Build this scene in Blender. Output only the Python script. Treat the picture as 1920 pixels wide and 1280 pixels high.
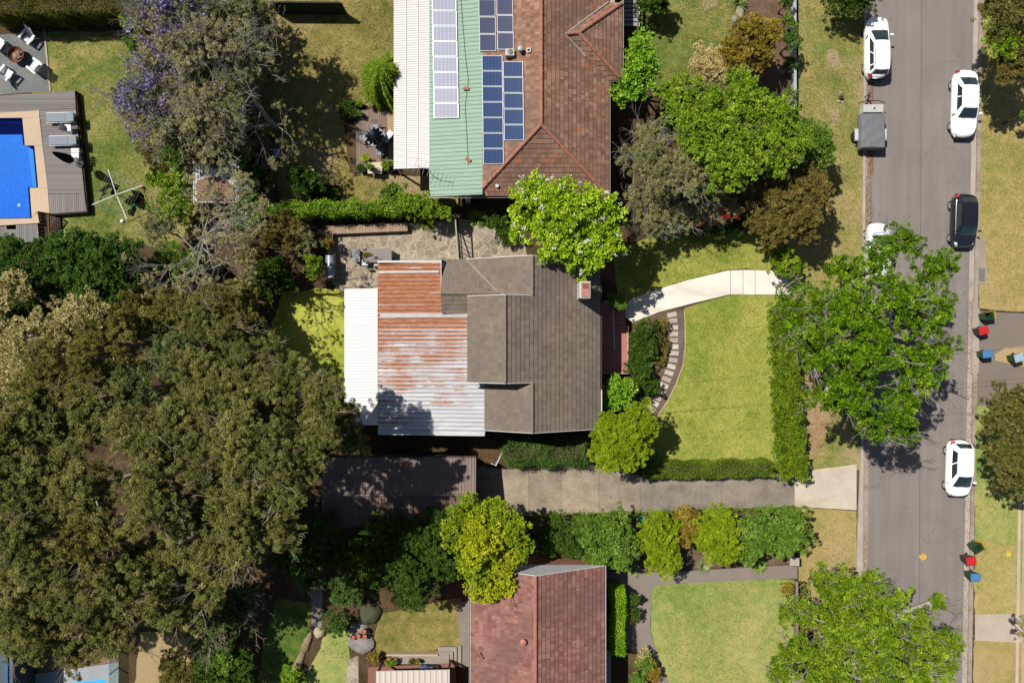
import bpy, bmesh, math, random
import numpy as np
from mathutils import Vector, Matrix
for o in list(bpy.data.objects): bpy.data.objects.remove(o)
SC = bpy.context.scene
COL = SC.collection
R = math.radians
# ------------------------------------------------------------------ camera, sky, sun, exposure
H = 46.0            # drone height in metres
S = 28.0            # photo pixels per metre of ground
cam = bpy.data.objects.new('camera', bpy.data.cameras.new('camera'))
COL.objects.link(cam)
cam.location = (0, 0, H)
cam.rotation_euler = (0, 0, 0)
cam.data.sensor_width = 36.0
cam.data.lens = 36.0 * H / (1920 / S)
cam.data.clip_end = 2000
SC.camera = cam
SUNV = Vector((-0.60, 0.38, 1.0)).normalized()
elev = math.asin(SUNV.z)
azim = math.atan2(SUNV.x, SUNV.y)
W = bpy.data.worlds.new("World"); SC.world = W; W.use_nodes = True
nt = W.node_tree
bg = nt.nodes['Background']; bg.inputs['Strength'].default_value = 0.050
sky = nt.nodes.new('ShaderNodeTexSky'); sky.sky_type = 'NISHITA'; sky.sun_disc = False
sky.sun_elevation = elev; sky.sun_rotation = azim
sky.altitude = 60; sky.dust_density = 1.0
nt.links.new(sky.outputs[0], bg.inputs[0])
sd = bpy.data.lights.new('sun', 'SUN'); sd.energy = 4.8; sd.angle = R(0.5); sd.color = (1.0, 0.95, 0.87)
sun = bpy.data.objects.new('sun', sd); COL.objects.link(sun)
sun.rotation_euler = SUNV.to_track_quat('Z', 'Y').to_euler(); sun.location = (-30, 20, 60)
SC.view_settings.view_transform = 'Standard'; SC.view_settings.look = 'None'
SC.view_settings.exposure = 0.70; SC.view_settings.gamma = 1.0
SC.render.engine = 'CYCLES'
SC.cycles.max_bounces = 6; SC.cycles.diffuse_bounces = 3; SC.cycles.transparent_max_bounces = 8

# ------------------------------------------------------------------ helpers
def P(px, py, z=0.0):
    k = (H - z) / H / S
    return Vector(((px - 960) * k, -(py - 640) * k, z))
def XY(px, py, z=0.0):
    p = P(px, py, z); return (p.x, p.y)
def lin(c):
    c = c / 255.0
    return c / 12.92 if c <= 0.04045 else ((c + 0.055) / 1.055) ** 2.4
K = 2.05
def A(r, g, b, k=1.0):
    "albedo that renders near this photo colour in full sun"
    return tuple(min(0.85, lin(c) / K * k) for c in (r, g, b))
class NB:
    def __init__(s, name):
        s.m = bpy.data.materials.new(name); s.m.use_nodes = True
        s.t = s.m.node_tree; s.b = s.t.nodes['Principled BSDF']; s.out = s.t.nodes['Material Output']
    def n(s, typ, **kw):
        nd = s.t.nodes.new(typ)
        for k, v in kw.items():
            if k.startswith('i_'):
                k2 = k[2:]; key = int(k2) if k2.isdigit() else k2.replace('_', ' ')
                if hasattr(v, 'is_output') or isinstance(v, bpy.types.NodeSocket): s.t.links.new(v, nd.inputs[key])
                else: nd.inputs[key].default_value = v
            else: setattr(nd, k, v)
        return nd
    def link(s, a, b): s.t.links.new(a, b)
    def pos(s, scale=(1, 1, 1)):
        g = s.n('ShaderNodeNewGeometry')
        if scale == (1, 1, 1): return g.outputs['Position']
        return s.n('ShaderNodeMapping', i_Vector=g.outputs['Position'], i_Scale=scale).outputs[0]
    def obj(s, scale=(1, 1, 1)):
        g = s.n('ShaderNodeTexCoord')
        return s.n('ShaderNodeMapping', i_Vector=g.outputs['Object'], i_Scale=scale).outputs[0]
    def uv(s, scale=(1, 1, 1)):
        g = s.n('ShaderNodeTexCoord')
        return s.n('ShaderNodeMapping', i_Vector=g.outputs['UV'], i_Scale=scale).outputs[0]
    def noise(s, vec, scale, detail=4, rough=0.55, dist=0.0):
        return s.n('ShaderNodeTexNoise', i_Vector=vec, i_Scale=scale, i_Detail=detail, i_Roughness=rough, i_Distortion=dist).outputs['Fac']
    def ramp(s, fac, stops):
        r = s.n('ShaderNodeValToRGB', i_Fac=fac); e = r.color_ramp.elements
        while len(e) < len(stops): e.new(0.5)
        for el, (p, c) in zip(e, stops):
            el.position = p; el.color = (c[0], c[1], c[2], 1) if hasattr(c, '__len__') else (c, c, c, 1)
        return r.outputs[0]
    def mix(s, fac, a, b, mode='MIX'):
        m = s.n('ShaderNodeMix', data_type='RGBA', blend_type=mode)
        for i, v in ((0, fac), (6, a), (7, b)):
            if isinstance(v, bpy.types.NodeSocket): s.link(v, m.inputs[i])
            elif not hasattr(v, '__len__'): m.inputs[i].default_value = v if i == 0 else (v, v, v, 1)
            else: m.inputs[i].default_value = (v[0], v[1], v[2], 1)
        return m.outputs[2]
    def math(s, op, a, b=0.0):
        m = s.n('ShaderNodeMath', operation=op)
        for sock, v in ((m.inputs[0], a), (m.inputs[1], b)):
            if isinstance(v, bpy.types.NodeSocket): s.link(v, sock)
            else: sock.default_value = v
        return m.outputs[0]
    def bump(s, h, strength=0.4, dist=0.02):
        b = s.n('ShaderNodeBump', i_Height=h, i_Strength=strength, i_Distance=dist)
        s.link(b.outputs[0], s.b.inputs['Normal'])
    def fin(s, col, rough=0.7, spec=0.3, metal=0.0, coat=0.0):
        if isinstance(col, bpy.types.NodeSocket): s.link(col, s.b.inputs['Base Color'])
        else: s.b.inputs['Base Color'].default_value = (*col, 1)
        if isinstance(rough, bpy.types.NodeSocket): s.link(rough, s.b.inputs['Roughness'])
        else: s.b.inputs['Roughness'].default_value = rough
        s.b.inputs['Specular IOR Level'].default_value = spec
        s.b.inputs['Metallic'].default_value = metal
        s.b.inputs['Coat Weight'].default_value = coat
        return s.m
def plain(name, col, rough=0.6, var=0.18, scale=3.0, spec=0.3, metal=0.0, coat=0.0, fine=0.0, bump=0.0):
    "one colour broken by real wear: two noises"
    b = NB(name); v = b.obj()
    n1 = b.noise(v, scale, 5); n2 = b.noise(v, scale * 9, 3)
    d = tuple(c * (1 - var) for c in col); l = tuple(min(.9, c * (1 + var)) for c in col)
    c = b.ramp(n1, [(0.3, d), (0.7, l)])
    c = b.mix(0.35 + fine, c, b.ramp(n2, [(0.3, d), (0.72, l)]))
    if bump: b.bump(n2, bump, 0.02)
    return b.fin(c, rough, spec, metal, coat)
def grass(name, cols, big=0.22, seed=0.0, worn=None, wornpos=0.62):
    b = NB(name); g = b.n('ShaderNodeNewGeometry').outputs['Position']
    v = b.n('ShaderNodeMapping', i_Vector=g, i_Location=(seed * 13.1, seed * 7.7, seed)).outputs[0]
    n1 = b.noise(v, big, 6, 0.62, 0.6)
    n2 = b.noise(v, 1.7, 5, 0.6)
    n3 = b.noise(v, 9.0, 4, 0.7)
    n4 = b.noise(v, 26.0, 3, 0.75)
    f = b.math('ADD', b.math('MULTIPLY', n1, 0.62), b.math('MULTIPLY', n2, 0.38))
    f = b.math('ADD', f, b.math('MULTIPLY', b.math('SUBTRACT', n3, 0.5), 0.30))
    c = b.ramp(f, [(0.36, cols[0]), (0.50, cols[1]), (0.63, cols[2])])
    c = b.mix(1.0, c, b.ramp(n4, [(0.28, (0.55, 0.6, 0.5)), (0.5, (1, 1, 1)), (0.75, (1.25, 1.22, 1.15))]), 'MULTIPLY')
    if worn:
        w = b.noise(v, 0.16, 4, 0.55, 0.4)
        w = b.math('ADD', w, b.math('MULTIPLY', b.math('SUBTRACT', n3, 0.5), 0.22))
        c = b.mix(b.ramp(w, [(wornpos - .06, 0), (wornpos + .05, 1)]), c, b.mix(n4, tuple(x * .8 for x in worn), tuple(min(.9, x * 1.15) for x in worn)))
    hgt = b.math('ADD', b.math('MULTIPLY', n3, 0.6), n4)
    b.bump(hgt, 0.75, 0.06)
    return b.fin(c, 0.85, 0.15)

ORG = {}
def tag(o, label=None, cat=None, group=None, kind=None):
    for k, v in (('label', label), ('category', cat), ('group', group), ('kind', kind)):
        if v: o[k] = v
    return o
def thing(name, loc, label, cat, group=None, rz=0.0):
    o = bpy.data.objects.new(name, None); COL.objects.link(o)
    o.location = loc; o.rotation_euler = (0, 0, rz); o.empty_display_size = 0.3
    ORG[o.name] = Vector(loc)
    return tag(o, label, cat, group)
def copy_tree(o, parent=None):
    c = o.copy(); COL.objects.link(c)
    if parent is not None: c.parent = parent
    for ch in list(o.children): copy_tree(ch, c)
    return c
def place(proto, used, loc, rz, label, group=None):
    "the prototype itself the first time, a copy with copied parts after that"
    o = copy_tree(proto) if used.get(proto.name) else proto
    used[proto.name] = True
    o.location = loc; o.rotation_euler = (0, 0, rz); o['label'] = label
    if group: o['group'] = group
    return o
USED = {}
class MB:
    def __init__(s): s.v = []; s.f = []; s.uv = {}
    def add(s, pts, faces):
        n = len(s.v); s.v += [tuple(p) for p in pts]; s.f += [tuple(i + n for i in f) for f in faces]; return s
    def poly(s, pts, uvs=None):
        if uvs: s.uv[len(s.f)] = uvs
        return s.add(pts, [tuple(range(len(pts)))])
    def box(s, c, d, rz=0.0, rx=0.0, ry=0.0):
        m = Matrix.Rotation(rz, 3, 'Z') @ Matrix.Rotation(ry, 3, 'Y') @ Matrix.Rotation(rx, 3, 'X')
        c = Vector(c); q = []
        for z in (-.5, .5):
            for x, y in ((-.5, -.5), (.5, -.5), (.5, .5), (-.5, .5)):
                q.append(c + m @ Vector((x * d[0], y * d[1], z * d[2])))
        return s.add(q, [(3, 2, 1, 0), (4, 5, 6, 7), (0, 1, 5, 4), (1, 2, 6, 5), (2, 3, 7, 6), (3, 0, 4, 7)])
    def prism(s, pts, z0, z1, top=None):
        "pts: (x, y) ring, extruded"
        n = len(pts)
        a = sum(pts[i][0] * pts[(i + 1) % n][1] - pts[(i + 1) % n][0] * pts[i][1] for i in range(n))
        if a < 0: pts = pts[::-1]; top = top[::-1] if top else None
        top = top or pts
        q = [(p[0], p[1], z0) for p in pts] + [(p[0], p[1], z1) for p in top]
        return s.add(q, [tuple(range(n - 1, -1, -1)), tuple(range(n, 2 * n))] + [(i, (i + 1) % n, n + (i + 1) % n, n + i) for i in range(n)])
    def tube(s, pts, rad, n=6, cap=True):
        pts = [Vector(p) for p in pts]
        if not hasattr(rad, '__len__'): rad = [rad] * len(pts)
        q = []
        for i, p in enumerate(pts):
            t = (pts[min(i + 1, len(pts) - 1)] - pts[max(i - 1, 0)])
            t = t.normalized() if t.length > 1e-6 else Vector((0, 0, 1))
            a = t.cross(Vector((0, 0, 1)) if abs(t.z) < 0.9 else Vector((1, 0, 0))).normalized(); b = t.cross(a)
            for k in range(n):
                an = 2 * math.pi * k / n
                q.append(p + (a * math.cos(an) + b * math.sin(an)) * rad[i])
        f = [(i * n + k, i * n + (k + 1) % n, (i + 1) * n + (k + 1) % n, (i + 1) * n + k) for i in range(len(pts) - 1) for k in range(n)]
        if cap: f += [tuple(range(n - 1, -1, -1)), tuple(range((len(pts) - 1) * n, len(pts) * n))]
        return s.add(q, f)
    def lathe(s, prof, c=(0, 0, 0), n=20, sx=1.0, sy=1.0):
        q = []
        for r, z in prof:
            for k in range(n):
                an = 2 * math.pi * k / n
                q.append((c[0] + r * math.cos(an) * sx, c[1] + r * math.sin(an) * sy, c[2] + z))
        m = len(prof)
        f = [(i * n + k, i * n + (k + 1) % n, (i + 1) * n + (k + 1) % n, (i + 1) * n + k) for i in range(m - 1) for k in range(n)]
        f += [tuple(range(n - 1, -1, -1)), tuple(range((m - 1) * n, m * n))]
        return s.add(q, f)
    def grid(s, fn, nu, nv, uv=False):
        n = len(s.v)
        for j in range(nv + 1):
            for i in range(nu + 1): s.v.append(tuple(fn(i / nu, j / nv)))
        for j in range(nv):
            for i in range(nu):
                a = n + j * (nu + 1) + i
                if uv: s.uv[len(s.f)] = [(i / nu, j / nv), ((i + 1) / nu, j / nv), ((i + 1) / nu, (j + 1) / nv), (i / nu, (j + 1) / nv)]
                s.f.append((a, a + 1, a + nu + 2, a + nu + 1))
        return s
    def build(s, name, mat, parent=None, smooth=False, bevel=0.0, label=None, org=None):
        me = bpy.data.meshes.new(name)
        o0 = Vector((0, 0, 0)) if parent is None else ORG.get(parent.name, Vector((0, 0, 0)))
        if org is not None: o0 = Vector(org)
        me.from_pydata([(v[0] - o0.x, v[1] - o0.y, v[2] - o0.z) for v in s.v], [], s.f)
        if s.uv:
            ul = me.uv_layers.new(name='UVMap')
            for fi, uvs in s.uv.items():
                p = me.polygons[fi]
                for k, li in enumerate(p.loop_indices): ul.data[li].uv = uvs[k % len(uvs)]
        me.materials.append(mat)
        if smooth: me.polygons.foreach_set('use_smooth', [True] * len(me.polygons))
        me.update()
        o = bpy.data.objects.new(name, me); COL.objects.link(o)
        if parent is not None:
            o.parent = parent; ORG[o.name] = o0
        else: ORG[o.name] = Vector((0, 0, 0))
        if org is not None and parent is None:
            o.location = org
        if bevel:
            m = o.modifiers.new('bevel', 'BEVEL'); m.width = bevel; m.segments = 2; m.limit_method = 'ANGLE'
        if label: o['label'] = label
        return o
rng = random.Random(5)
def ring(pts, z=0.0, jit=0.0, step=0.35, seed=1):
    "photo-pixel polygon -> world ring, edges roughened like a real lawn or bed edge"
    r = random.Random(seed); w = [Vector(XY(x, y, z)).to_2d() for x, y in pts]; out = []
    for i, a in enumerate(w):
        b = w[(i + 1) % len(w)]
        if not jit: out.append((a.x, a.y)); continue
        L = (b - a).length; n = max(1, int(L / step)); nn = Vector((-(b - a).y, (b - a).x)) / max(L, 1e-6)
        for k in range(n):
            p = a.lerp(b, k / n) + nn * r.uniform(-jit, jit)
            out.append((p.x, p.y))
    return out
def sheet(name, pts, z, mat, jit=0.0, seed=1, world=False, kind='structure', thick=0.0, step=0.35):
    w = pts if world else ring(pts, z, jit, step, seed)
    mb = MB()
    n = len(w); a = sum(w[i][0] * w[(i + 1) % n][1] - w[(i + 1) % n][0] * w[i][1] for i in range(n))
    if a < 0: w = w[::-1]
    if thick: mb.prism(w, z - thick, z)
    else: mb.poly([(x, y, z) for x, y in w])
    o = mb.build(name, mat)
    if kind: o['kind'] = kind
    return o
def strip(name, pts, width, z, mat, thick=0.0, kind='structure', taper=None):
    "a band along a pixel polyline (width in px)"
    L = []; Rr = []
    for i, (x, y) in enumerate(pts):
        a = pts[max(i - 1, 0)]; b = pts[min(i + 1, len(pts) - 1)]
        d = Vector((b[0] - a[0], b[1] - a[1])).normalized(); n = Vector((-d.y, d.x)) * width / 2
        L.append((x + n.x, y + n.y)); Rr.append((x - n.x, y - n.y))
    return sheet(name, L + Rr[::-1], z, mat, thick=thick, kind=kind)
# ------------------------------------------------------------------ ground materials
G1 = dict(
 lush=grass('lawn_lush', [A(128, 150, 52), A(182, 186, 88), A(208, 202, 112)], 0.2, 1, A(208, 190, 116), .63),
 lime=grass('lawn_lime', [A(150, 166, 48), A(194, 202, 80), A(214, 214, 104)], 0.3, 2),
 dry=grass('lawn_dry', [A(112, 120, 50), A(168, 154, 88), A(202, 178, 118)], 0.14, 3, A(196, 172, 130), 0.60),
 green=grass('lawn_green', [A(78, 116, 34), A(142, 150, 74), A(196, 178, 114)], 0.13, 4),
 verge=grass('lawn_verge', [A(116, 138, 60), A(178, 168, 100), A(212, 186, 126)], 0.12, 5, A(204, 176, 136), 0.60),
 tan=grass('lawn_tan', [A(148, 152, 74), A(196, 176, 110), A(218, 192, 132)], 0.12, 6, A(208, 180, 134), 0.58),
 pale=grass('lawn_pale', [A(126, 156, 72), A(178, 186, 106), A(210, 198, 124)], 0.15, 7))
def litter(name, c):
    b = NB(name); v = b.pos()
    n1 = b.noise(v, 0.5, 6, 0.65, 0.5); n2 = b.noise(v, 7.0, 5, 0.75); n3 = b.noise(v, 22.0, 3, 0.8)
    col = b.mix(0.5, b.ramp(n1, [(0.35, c[0]), (0.5, c[1]), (0.66, c[2])]), b.ramp(n2, [(0.32, c[0]), (0.7, c[2])]))
    col = b.mix(1.0, col, b.ramp(n3, [(0.3, 0.5), (0.5, 1.0), (0.72, 1.4)]), 'MULTIPLY')
    b.bump(b.math('ADD', n2, n3), 0.9, 0.06)
    return b.fin(col, 0.95, 0.1)
LIT = litter('leaf_litter', [A(60, 48, 32), A(98, 80, 56), A(138, 116, 86)])
MULCH = litter('bark_mulch', [A(96, 74, 58), A(134, 108, 86), A(164, 140, 116)])
GRAVEL = litter('grey_gravel', [A(120, 126, 124), A(146, 150, 147), A(170, 172, 168)])
def concrete(name, c, var=0.14, stain=None, sc=0.7, blot=None):
    b = NB(name); v = b.pos()
    n1 = b.noise(v, sc, 6, 0.62, 0.3); n2 = b.noise(v, 9.0, 4, 0.7); n3 = b.noise(v, 40.0, 2, 0.7)
    d = tuple(x * (1 - var) for x in c); l = tuple(min(.9, x * (1 + var)) for x in c)
    col = b.ramp(n1, [(0.34, d), (0.5, c), (0.66, l)])
    if stain: col = b.mix(b.ramp(b.noise(b.pos((.35, 1.0, 1)), 0.7, 5, 0.6, 0.5), [(0.5, 0), (0.66, .75)]), col, stain)
    col = b.mix(1.0, col, b.ramp(n2, [(0.3, 1 - var), (0.7, 1 + var)]), 'MULTIPLY')
    col = b.mix(1.0, col, b.ramp(n3, [(0.3, 1 - var), (0.7, 1 + var * .7)]), 'MULTIPLY')
    b.bump(n3, 0.25, 0.01)
    return b.fin(col, 0.85, 0.2)
PATHW = concrete('path_concrete', A(242, 236, 222, 1.14), 0.06, A(226, 216, 198), sc=.8)
DRIVE = concrete('drive_concrete', A(160, 147, 129), 0.22, A(190, 174, 148), 1.1)
DRIVE2 = concrete('drive_concrete_grey', A(150, 140, 128), 0.20, A(172, 160, 144), 1.1)
DRIVEP = concrete('drive_concrete_pale', A(174, 158, 137), 0.20, A(196, 178, 152), 1.1)
CROSS = concrete('crossover_concrete', A(220, 208, 190), 0.08, A(205, 172, 128))
KERB = concrete('kerb_concrete', A(178, 164, 150), 0.16, A(150, 128, 112), 1.6)
KERBP = concrete('kerb_concrete_pale', A(196, 184, 170), 0.12)
PINKC = concrete('worn_crossover_concrete', A(204, 186, 168), 0.10, A(186, 176, 164))
GREYC = concrete('grey_concrete', A(140, 130, 118), 0.14)
def asphalt(name, c, lanes=True):
    b = NB(name); v = b.pos()
    n1 = b.noise(v, 0.35, 5, 0.6, 0.4); n2 = b.noise(v, 60.0, 2, 0.8); n3 = b.noise(b.pos((2.2, 0.12, 1)), 1.0, 3, 0.5)
    col = b.ramp(n1, [(0.35, tuple(x * .93 for x in c)), (0.66, tuple(x * 1.06 for x in c))])
    if lanes: col = b.mix(1.0, col, b.ramp(n3, [(0.35, 0.93), (0.65, 1.06)]), 'MULTIPLY')
    col = b.mix(1.0, col, b.ramp(n2, [(0.3, 0.82), (0.7, 1.18)]), 'MULTIPLY')
    sp = b.n('ShaderNodeTexVoronoi', i_Vector=v, i_Scale=1.6).outputs['Distance']
    col = b.mix(b.ramp(sp, [(0.0, .55), (0.035, .55), (0.05, 0)]), col, A(196, 188, 176))
    # hairline cracks in broken runs, oil drips
    e = b.n('ShaderNodeTexVoronoi', feature='DISTANCE_TO_EDGE', i_Vector=b.n('ShaderNodeVectorMath', operation='ADD', i_0=v, i_1=b.n('ShaderNodeTexNoise', i_Vector=v, i_Scale=1.1, i_Detail=5).outputs['Color']).outputs[0], i_Scale=.42).outputs['Distance']
    cr = b.math('MULTIPLY', b.ramp(e, [(0.0, 1), (0.012, .8), (0.022, 0)]), b.ramp(b.noise(v, .3, 2), [(.52, 0), (.62, .28)]))
    col = b.mix(cr, col, tuple(x * .5 for x in c))
    oil = b.n('ShaderNodeTexVoronoi', i_Vector=v, i_Scale=.55).outputs['Distance']
    col = b.mix(b.ramp(b.math('ADD', oil, b.math('MULTIPLY', n1, .12)), [(.09, .4), (.16, 0)]), col, tuple(x * .6 for x in c))
    b.bump(n2, 0.3, 0.008)
    return b.fin(col, 0.82, 0.25)
ASPH = asphalt('road_asphalt', A(147, 138, 132))
ASPHD = asphalt('seam_asphalt', A(120, 112, 107), False)
ASPHP = asphalt('path_asphalt', A(150, 138, 128), False)
ASPHR = asphalt('driveway_asphalt', A(140, 128, 118), False)
def flagstone(name):
    b = NB(name); v = b.pos()
    d = b.noise(v, 0.9, 2); 
    vv = b.n('ShaderNodeVectorMath', operation='ADD', i_0=v, i_1=b.n('ShaderNodeVectorMath', operation='SCALE', i_0=b.n('ShaderNodeTexNoise', i_Vector=v, i_Scale=1.3).outputs['Color'], i_Scale=0.55).outputs[0]).outputs[0]
    e = b.n('ShaderNodeTexVoronoi', feature='DISTANCE_TO_EDGE', i_Vector=vv, i_Scale=2.0).outputs['Distance']
    c = b.n('ShaderNodeTexVoronoi', feature='F1', i_Vector=vv, i_Scale=2.0).outputs['Color']
    s = b.n('ShaderNodeSeparateColor', i_Color=c).outputs[0]
    n2 = b.noise(v, 6.0, 5, 0.7); n3 = b.noise(v, 30.0, 3, 0.8); n0 = b.noise(v, 0.35, 3)
    st = b.ramp(s, [(0.0, A(140, 128, 112)), (0.5, A(164, 150, 130)), (1.0, A(186, 170, 148))])
    st = b.mix(b.ramp(n0, [(.45, 0), (.62, .5)]), st, A(206, 192, 172))
    st = b.mix(1.0, st, b.ramp(n2, [(0.3, .78), (0.7, 1.18)]), 'MULTIPLY')
    g = b.mix(n2, A(200, 184, 156), A(226, 212, 184))
    col = b.mix(b.ramp(b.math('ADD', e, b.math('MULTIPLY', b.math('SUBTRACT', n3, .5), .03)), [(0.018, 0), (0.042, 1)]), g, st)
    b.bump(b.ramp(e, [(0.0, 0), (0.05, 1)]), 0.5, 0.02)
    return b.fin(col, 0.8, 0.25)
FLAG = flagstone('crazy_paving')
def timber(name, c, along='X', board=0.14, gap=0.08, var=0.2, wet=0.75):
    "boards running along an axis, with dark joints"
    b = NB(name); p = b.pos()
    sx = b.n('ShaderNodeSeparateXYZ', i_Vector=p)
    u, w = (sx.outputs[1], sx.outputs[0]) if along == 'X' else (sx.outputs[0], sx.outputs[1])
    k = b.math('DIVIDE', u, board); fl = b.math('FLOOR', k); fr = b.math('FRACT', k)
    wn = b.n('ShaderNodeTexWhiteNoise', noise_dimensions='1D', i_W=fl).outputs[0]
    sc = (0.7, 14, 1) if along == 'X' else (14, 0.7, 1)
    n = b.noise(b.pos(sc), 1.2, 4, 0.7)
    col = b.ramp(b.math('ADD', b.math('MULTIPLY', wn, .5), b.math('MULTIPLY', n, .5)), [(.25, tuple(x * (1 - var) for x in c)), (.75, tuple(x * (1 + var) for x in c))])
    j = b.ramp(fr, [(0.0, 0), (gap, 1), (1 - gap, 1), (1.0, 0)])
    col = b.mix(j, tuple(x * .3 for x in c), col)
    b.bump(j, 0.6, 0.015)
    return b.fin(col, wet, 0.25)

# ------------------------------------------------------------------ the setting
hx0, hx1, hy0, hy1 = -36.5, -31.65, 8.0, 14.75      # hole for the pool
g = MB()
xs = [-150, hx0, hx1, 150]; ys = [-150, hy0, hy1, 150]
for i in range(3):
    for j in range(3):
        if (i, j) == (1, 1): continue
        g.poly([(xs[i], ys[j], 0), (xs[i + 1], ys[j], 0), (xs[i + 1], ys[j + 1], 0), (xs[i], ys[j + 1], 0)])
tag(g.build('ground', LIT), kind='structure')
Z = 0.006
for x0_, x1_, y0_, y1_ in ((-600, -60, -400, 1700), (1960, 2600, -500, 1800), (-60, 1500, -600, -40), (-60, 1500, 1330, 1800)):   # neighbouring grass beyond the photo
    sheet('field', [(x0_, y0_), (x1_, y0_), (x1_, y1_), (x0_, y1_)], .003, G1['dry'])
sheet('lawn', [(60, 60), (270, 60), (330, 150), (400, 300), (370, 400), (330, 470), (255, 455), (150, 440), (90, 445), (60, 300)], Z, G1['green'], 0.08, 2)
sheet('lawn', [(505, -20), (742, -20), (745, 190), (640, 200), (655, 325), (860, 335), (870, 385), (535, 388), (480, 250), (440, 60)], Z, G1['dry'], 0.06, 3)
sheet('lawn', [(530, 545), (650, 540), (650, 725), (560, 735), (500, 640)], Z, G1['lime'], 0.1, 4)
sheet('lawn', [(1185, -20), (1400, -20), (1385, 60), (1350, 120), (1360, 170), (1300, 190), (1220, 170), (1190, 100)], Z, G1['green'], 0.12, 5)
sheet('soil', [(1395, -20), (1488, -20), (1488, 205), (1360, 230), (1300, 160), (1360, 100)], Z + .004, MULCH, 0.08, 6)
sheet('lawn', [(1496, -30), (1624, -30), (1622, 330), (1618, 640), (1612, 880), (1500, 900), (1480, 600), (1470, 480), (1540, 260), (1496, 210)], Z, G1['verge'], 0.03, 7)
sheet('lawn', [(1492, 950), (1606, 958), (1606, 1300), (1497, 1300), (1497, 1060)], Z, G1['tan'], 0.03, 8)
sheet('lawn', [(1150, 470), (1260, 430), (1420, 430), (1450, 470), (1445, 512), (1400, 503), (1360, 506), (1290, 524), (1225, 545), (1160, 580)], Z + .004, G1['lush'], 0.03, 9)
LAWN = [(1283, 578), (1310, 569), (1370, 553), (1460, 552), (1462, 860), (1450, 880), (1200, 880), (1215, 810), (1235, 776), (1252, 752), (1268, 718), (1280, 685), (1284, 650), (1283, 610)]
sheet('lawn', LAWN, Z + .004, G1['lush'], 0.02, 10)
sheet('lawn', [(1222, 1110), (1226, 1098), (1240, 1095), (1465, 1084), (1520, 1090), (1530, 1300), (1262, 1300), (1248, 1262), (1232, 1225), (1220, 1180)], Z, G1['pale'], 0.02, 11)
sheet('lawn', [(1838, -30), (2100, -30), (2100, 585), (1900, 584), (1836, 578)], Z, G1['tan'], 0.03, 12)
sheet('lawn', [(1828, 700), (2100, 700), (2100, 1160), (1828, 1155)], Z, G1['pale'], 0.03, 13)
sheet('lawn', [(1826, 1198), (2100, 1204), (2100, 1330), (1824, 1330)], Z, G1['tan'], 0.03, 14)
sheet('lawn', [(1828, 1010), (1905, 1020), (1905, 1156), (1828, 1152)], Z + .004, G1['tan'], 0.09, 15)
sheet('lawn', [(520, 1120), (585, 1130), (580, 1180), (545, 1260), (520, 1300), (480, 1300), (500, 1180)], Z, G1['green'], 0.06, 16)
sheet('lawn', [(606, 1190), (655, 1180), (655, 1300), (560, 1300), (572, 1255)], Z, G1['pale'], 0.05, 17)
sheet('lawn', [(712, 1150), (862, 1120), (862, 1212), (724, 1228), (708, 1240), (700, 1200)], Z, G1['dry'], 0.04, 18)
sheet('lawn', [(262, 1185), (380, 1180), (365, 1230), (330, 1300), (252, 1300)], Z, G1['dry'], 0.06, 19)
# dry worn soil at the edges of the verge and the beds
sheet('soil', [(1502, 700), (1520, 690), (1560, 770), (1545, 830), (1520, 860), (1508, 780)], Z + .005, litter('sandy_soil', [A(176, 142, 100), A(200, 168, 122), A(216, 188, 146)]), 0.1, 20)
sheet('soil', [(1552, 92), (1570, 95), (1575, 120), (1562, 128), (1550, 110)], Z + .005, litter('bare_soil', [A(186, 160, 128), A(204, 180, 146), A(214, 192, 160)]), 0.05, 21)
sheet('soil', [(1556, 208), (1574, 205), (1574, 226), (1560, 232)], Z + .005, bpy.data.materials['bare_soil'], 0.04, 22)
sheet('soil', [(1310, -20), (1352, -20), (1345, 12), (1320, 20)], Z + .009, bpy.data.materials['bare_soil'], 0.05, 23)
# front garden bed and gravel edge beside the curved lawn
sheet('garden_bed', [(1180, 600), (1262, 580), (1278, 580), (1282, 650), (1266, 718), (1232, 776), (1200, 790), (1130, 760), (1130, 700), (1175, 700)], Z + .008, MULCH, 0.03, 24)
sheet('gravel_edge', [(1268, 585), (1280, 584), (1284, 615), (1284, 650), (1280, 683), (1267, 718), (1250, 752), (1233, 776), (1222, 770), (1240, 742), (1256, 708), (1266, 680), (1270, 650)], Z + .013, litter('brown_gravel', [A(110, 90, 80), A(136, 116, 106), A(160, 140, 130)]), 0.0)
strip('lawn_edging', [(1283, 582), (1285, 615), (1285, 650), (1281, 684), (1268, 719), (1251, 753), (1234, 778)], 2.2, 0.04, concrete('edging', A(206, 186, 140), .1), 0.03)
# paving
sheet('patio', [(622, 430), (700, 424), (862, 412), (940, 414), (985, 450), (990, 500), (880, 510), (712, 500), (712, 545), (640, 548), (622, 530)], Z + .008, FLAG, 0.03, 25)
sheet('paving', [(654, 1235), (672, 1228), (672, 1300), (645, 1300)], Z + .008, FLAG, 0.0)
PATHPX = [(1160, 585), (1185, 560), (1225, 545), (1290, 525), (1365, 507), (1400, 506), (1480, 509), (1480, 552), (1368, 552), (1300, 568), (1235, 585), (1186, 604)]
sheet('path', PATHPX, 0.055, PATHW, thick=0.06)
JOINT = plain('joint_filler', A(110, 100, 88), .9)
for x0, y0, x1, y1 in ((1369.5, 507, 1369.5, 552), (1393, 507, 1393, 552), (1416, 507, 1416, 552)):
    strip('path_joint', [(x0, y0), (x1, y1)], 0.8, 0.059, JOINT)
sheet('driveway', [(880, 868), (940, 880), (1110, 872), (1122, 878), (1122, 962), (1000, 968), (925, 962), (880, 962)], 0.020, DRIVE)
sheet('driveway', [(1052, 874), (1122, 872), (1122, 962), (1052, 966)], 0.024, DRIVEP)
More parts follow.
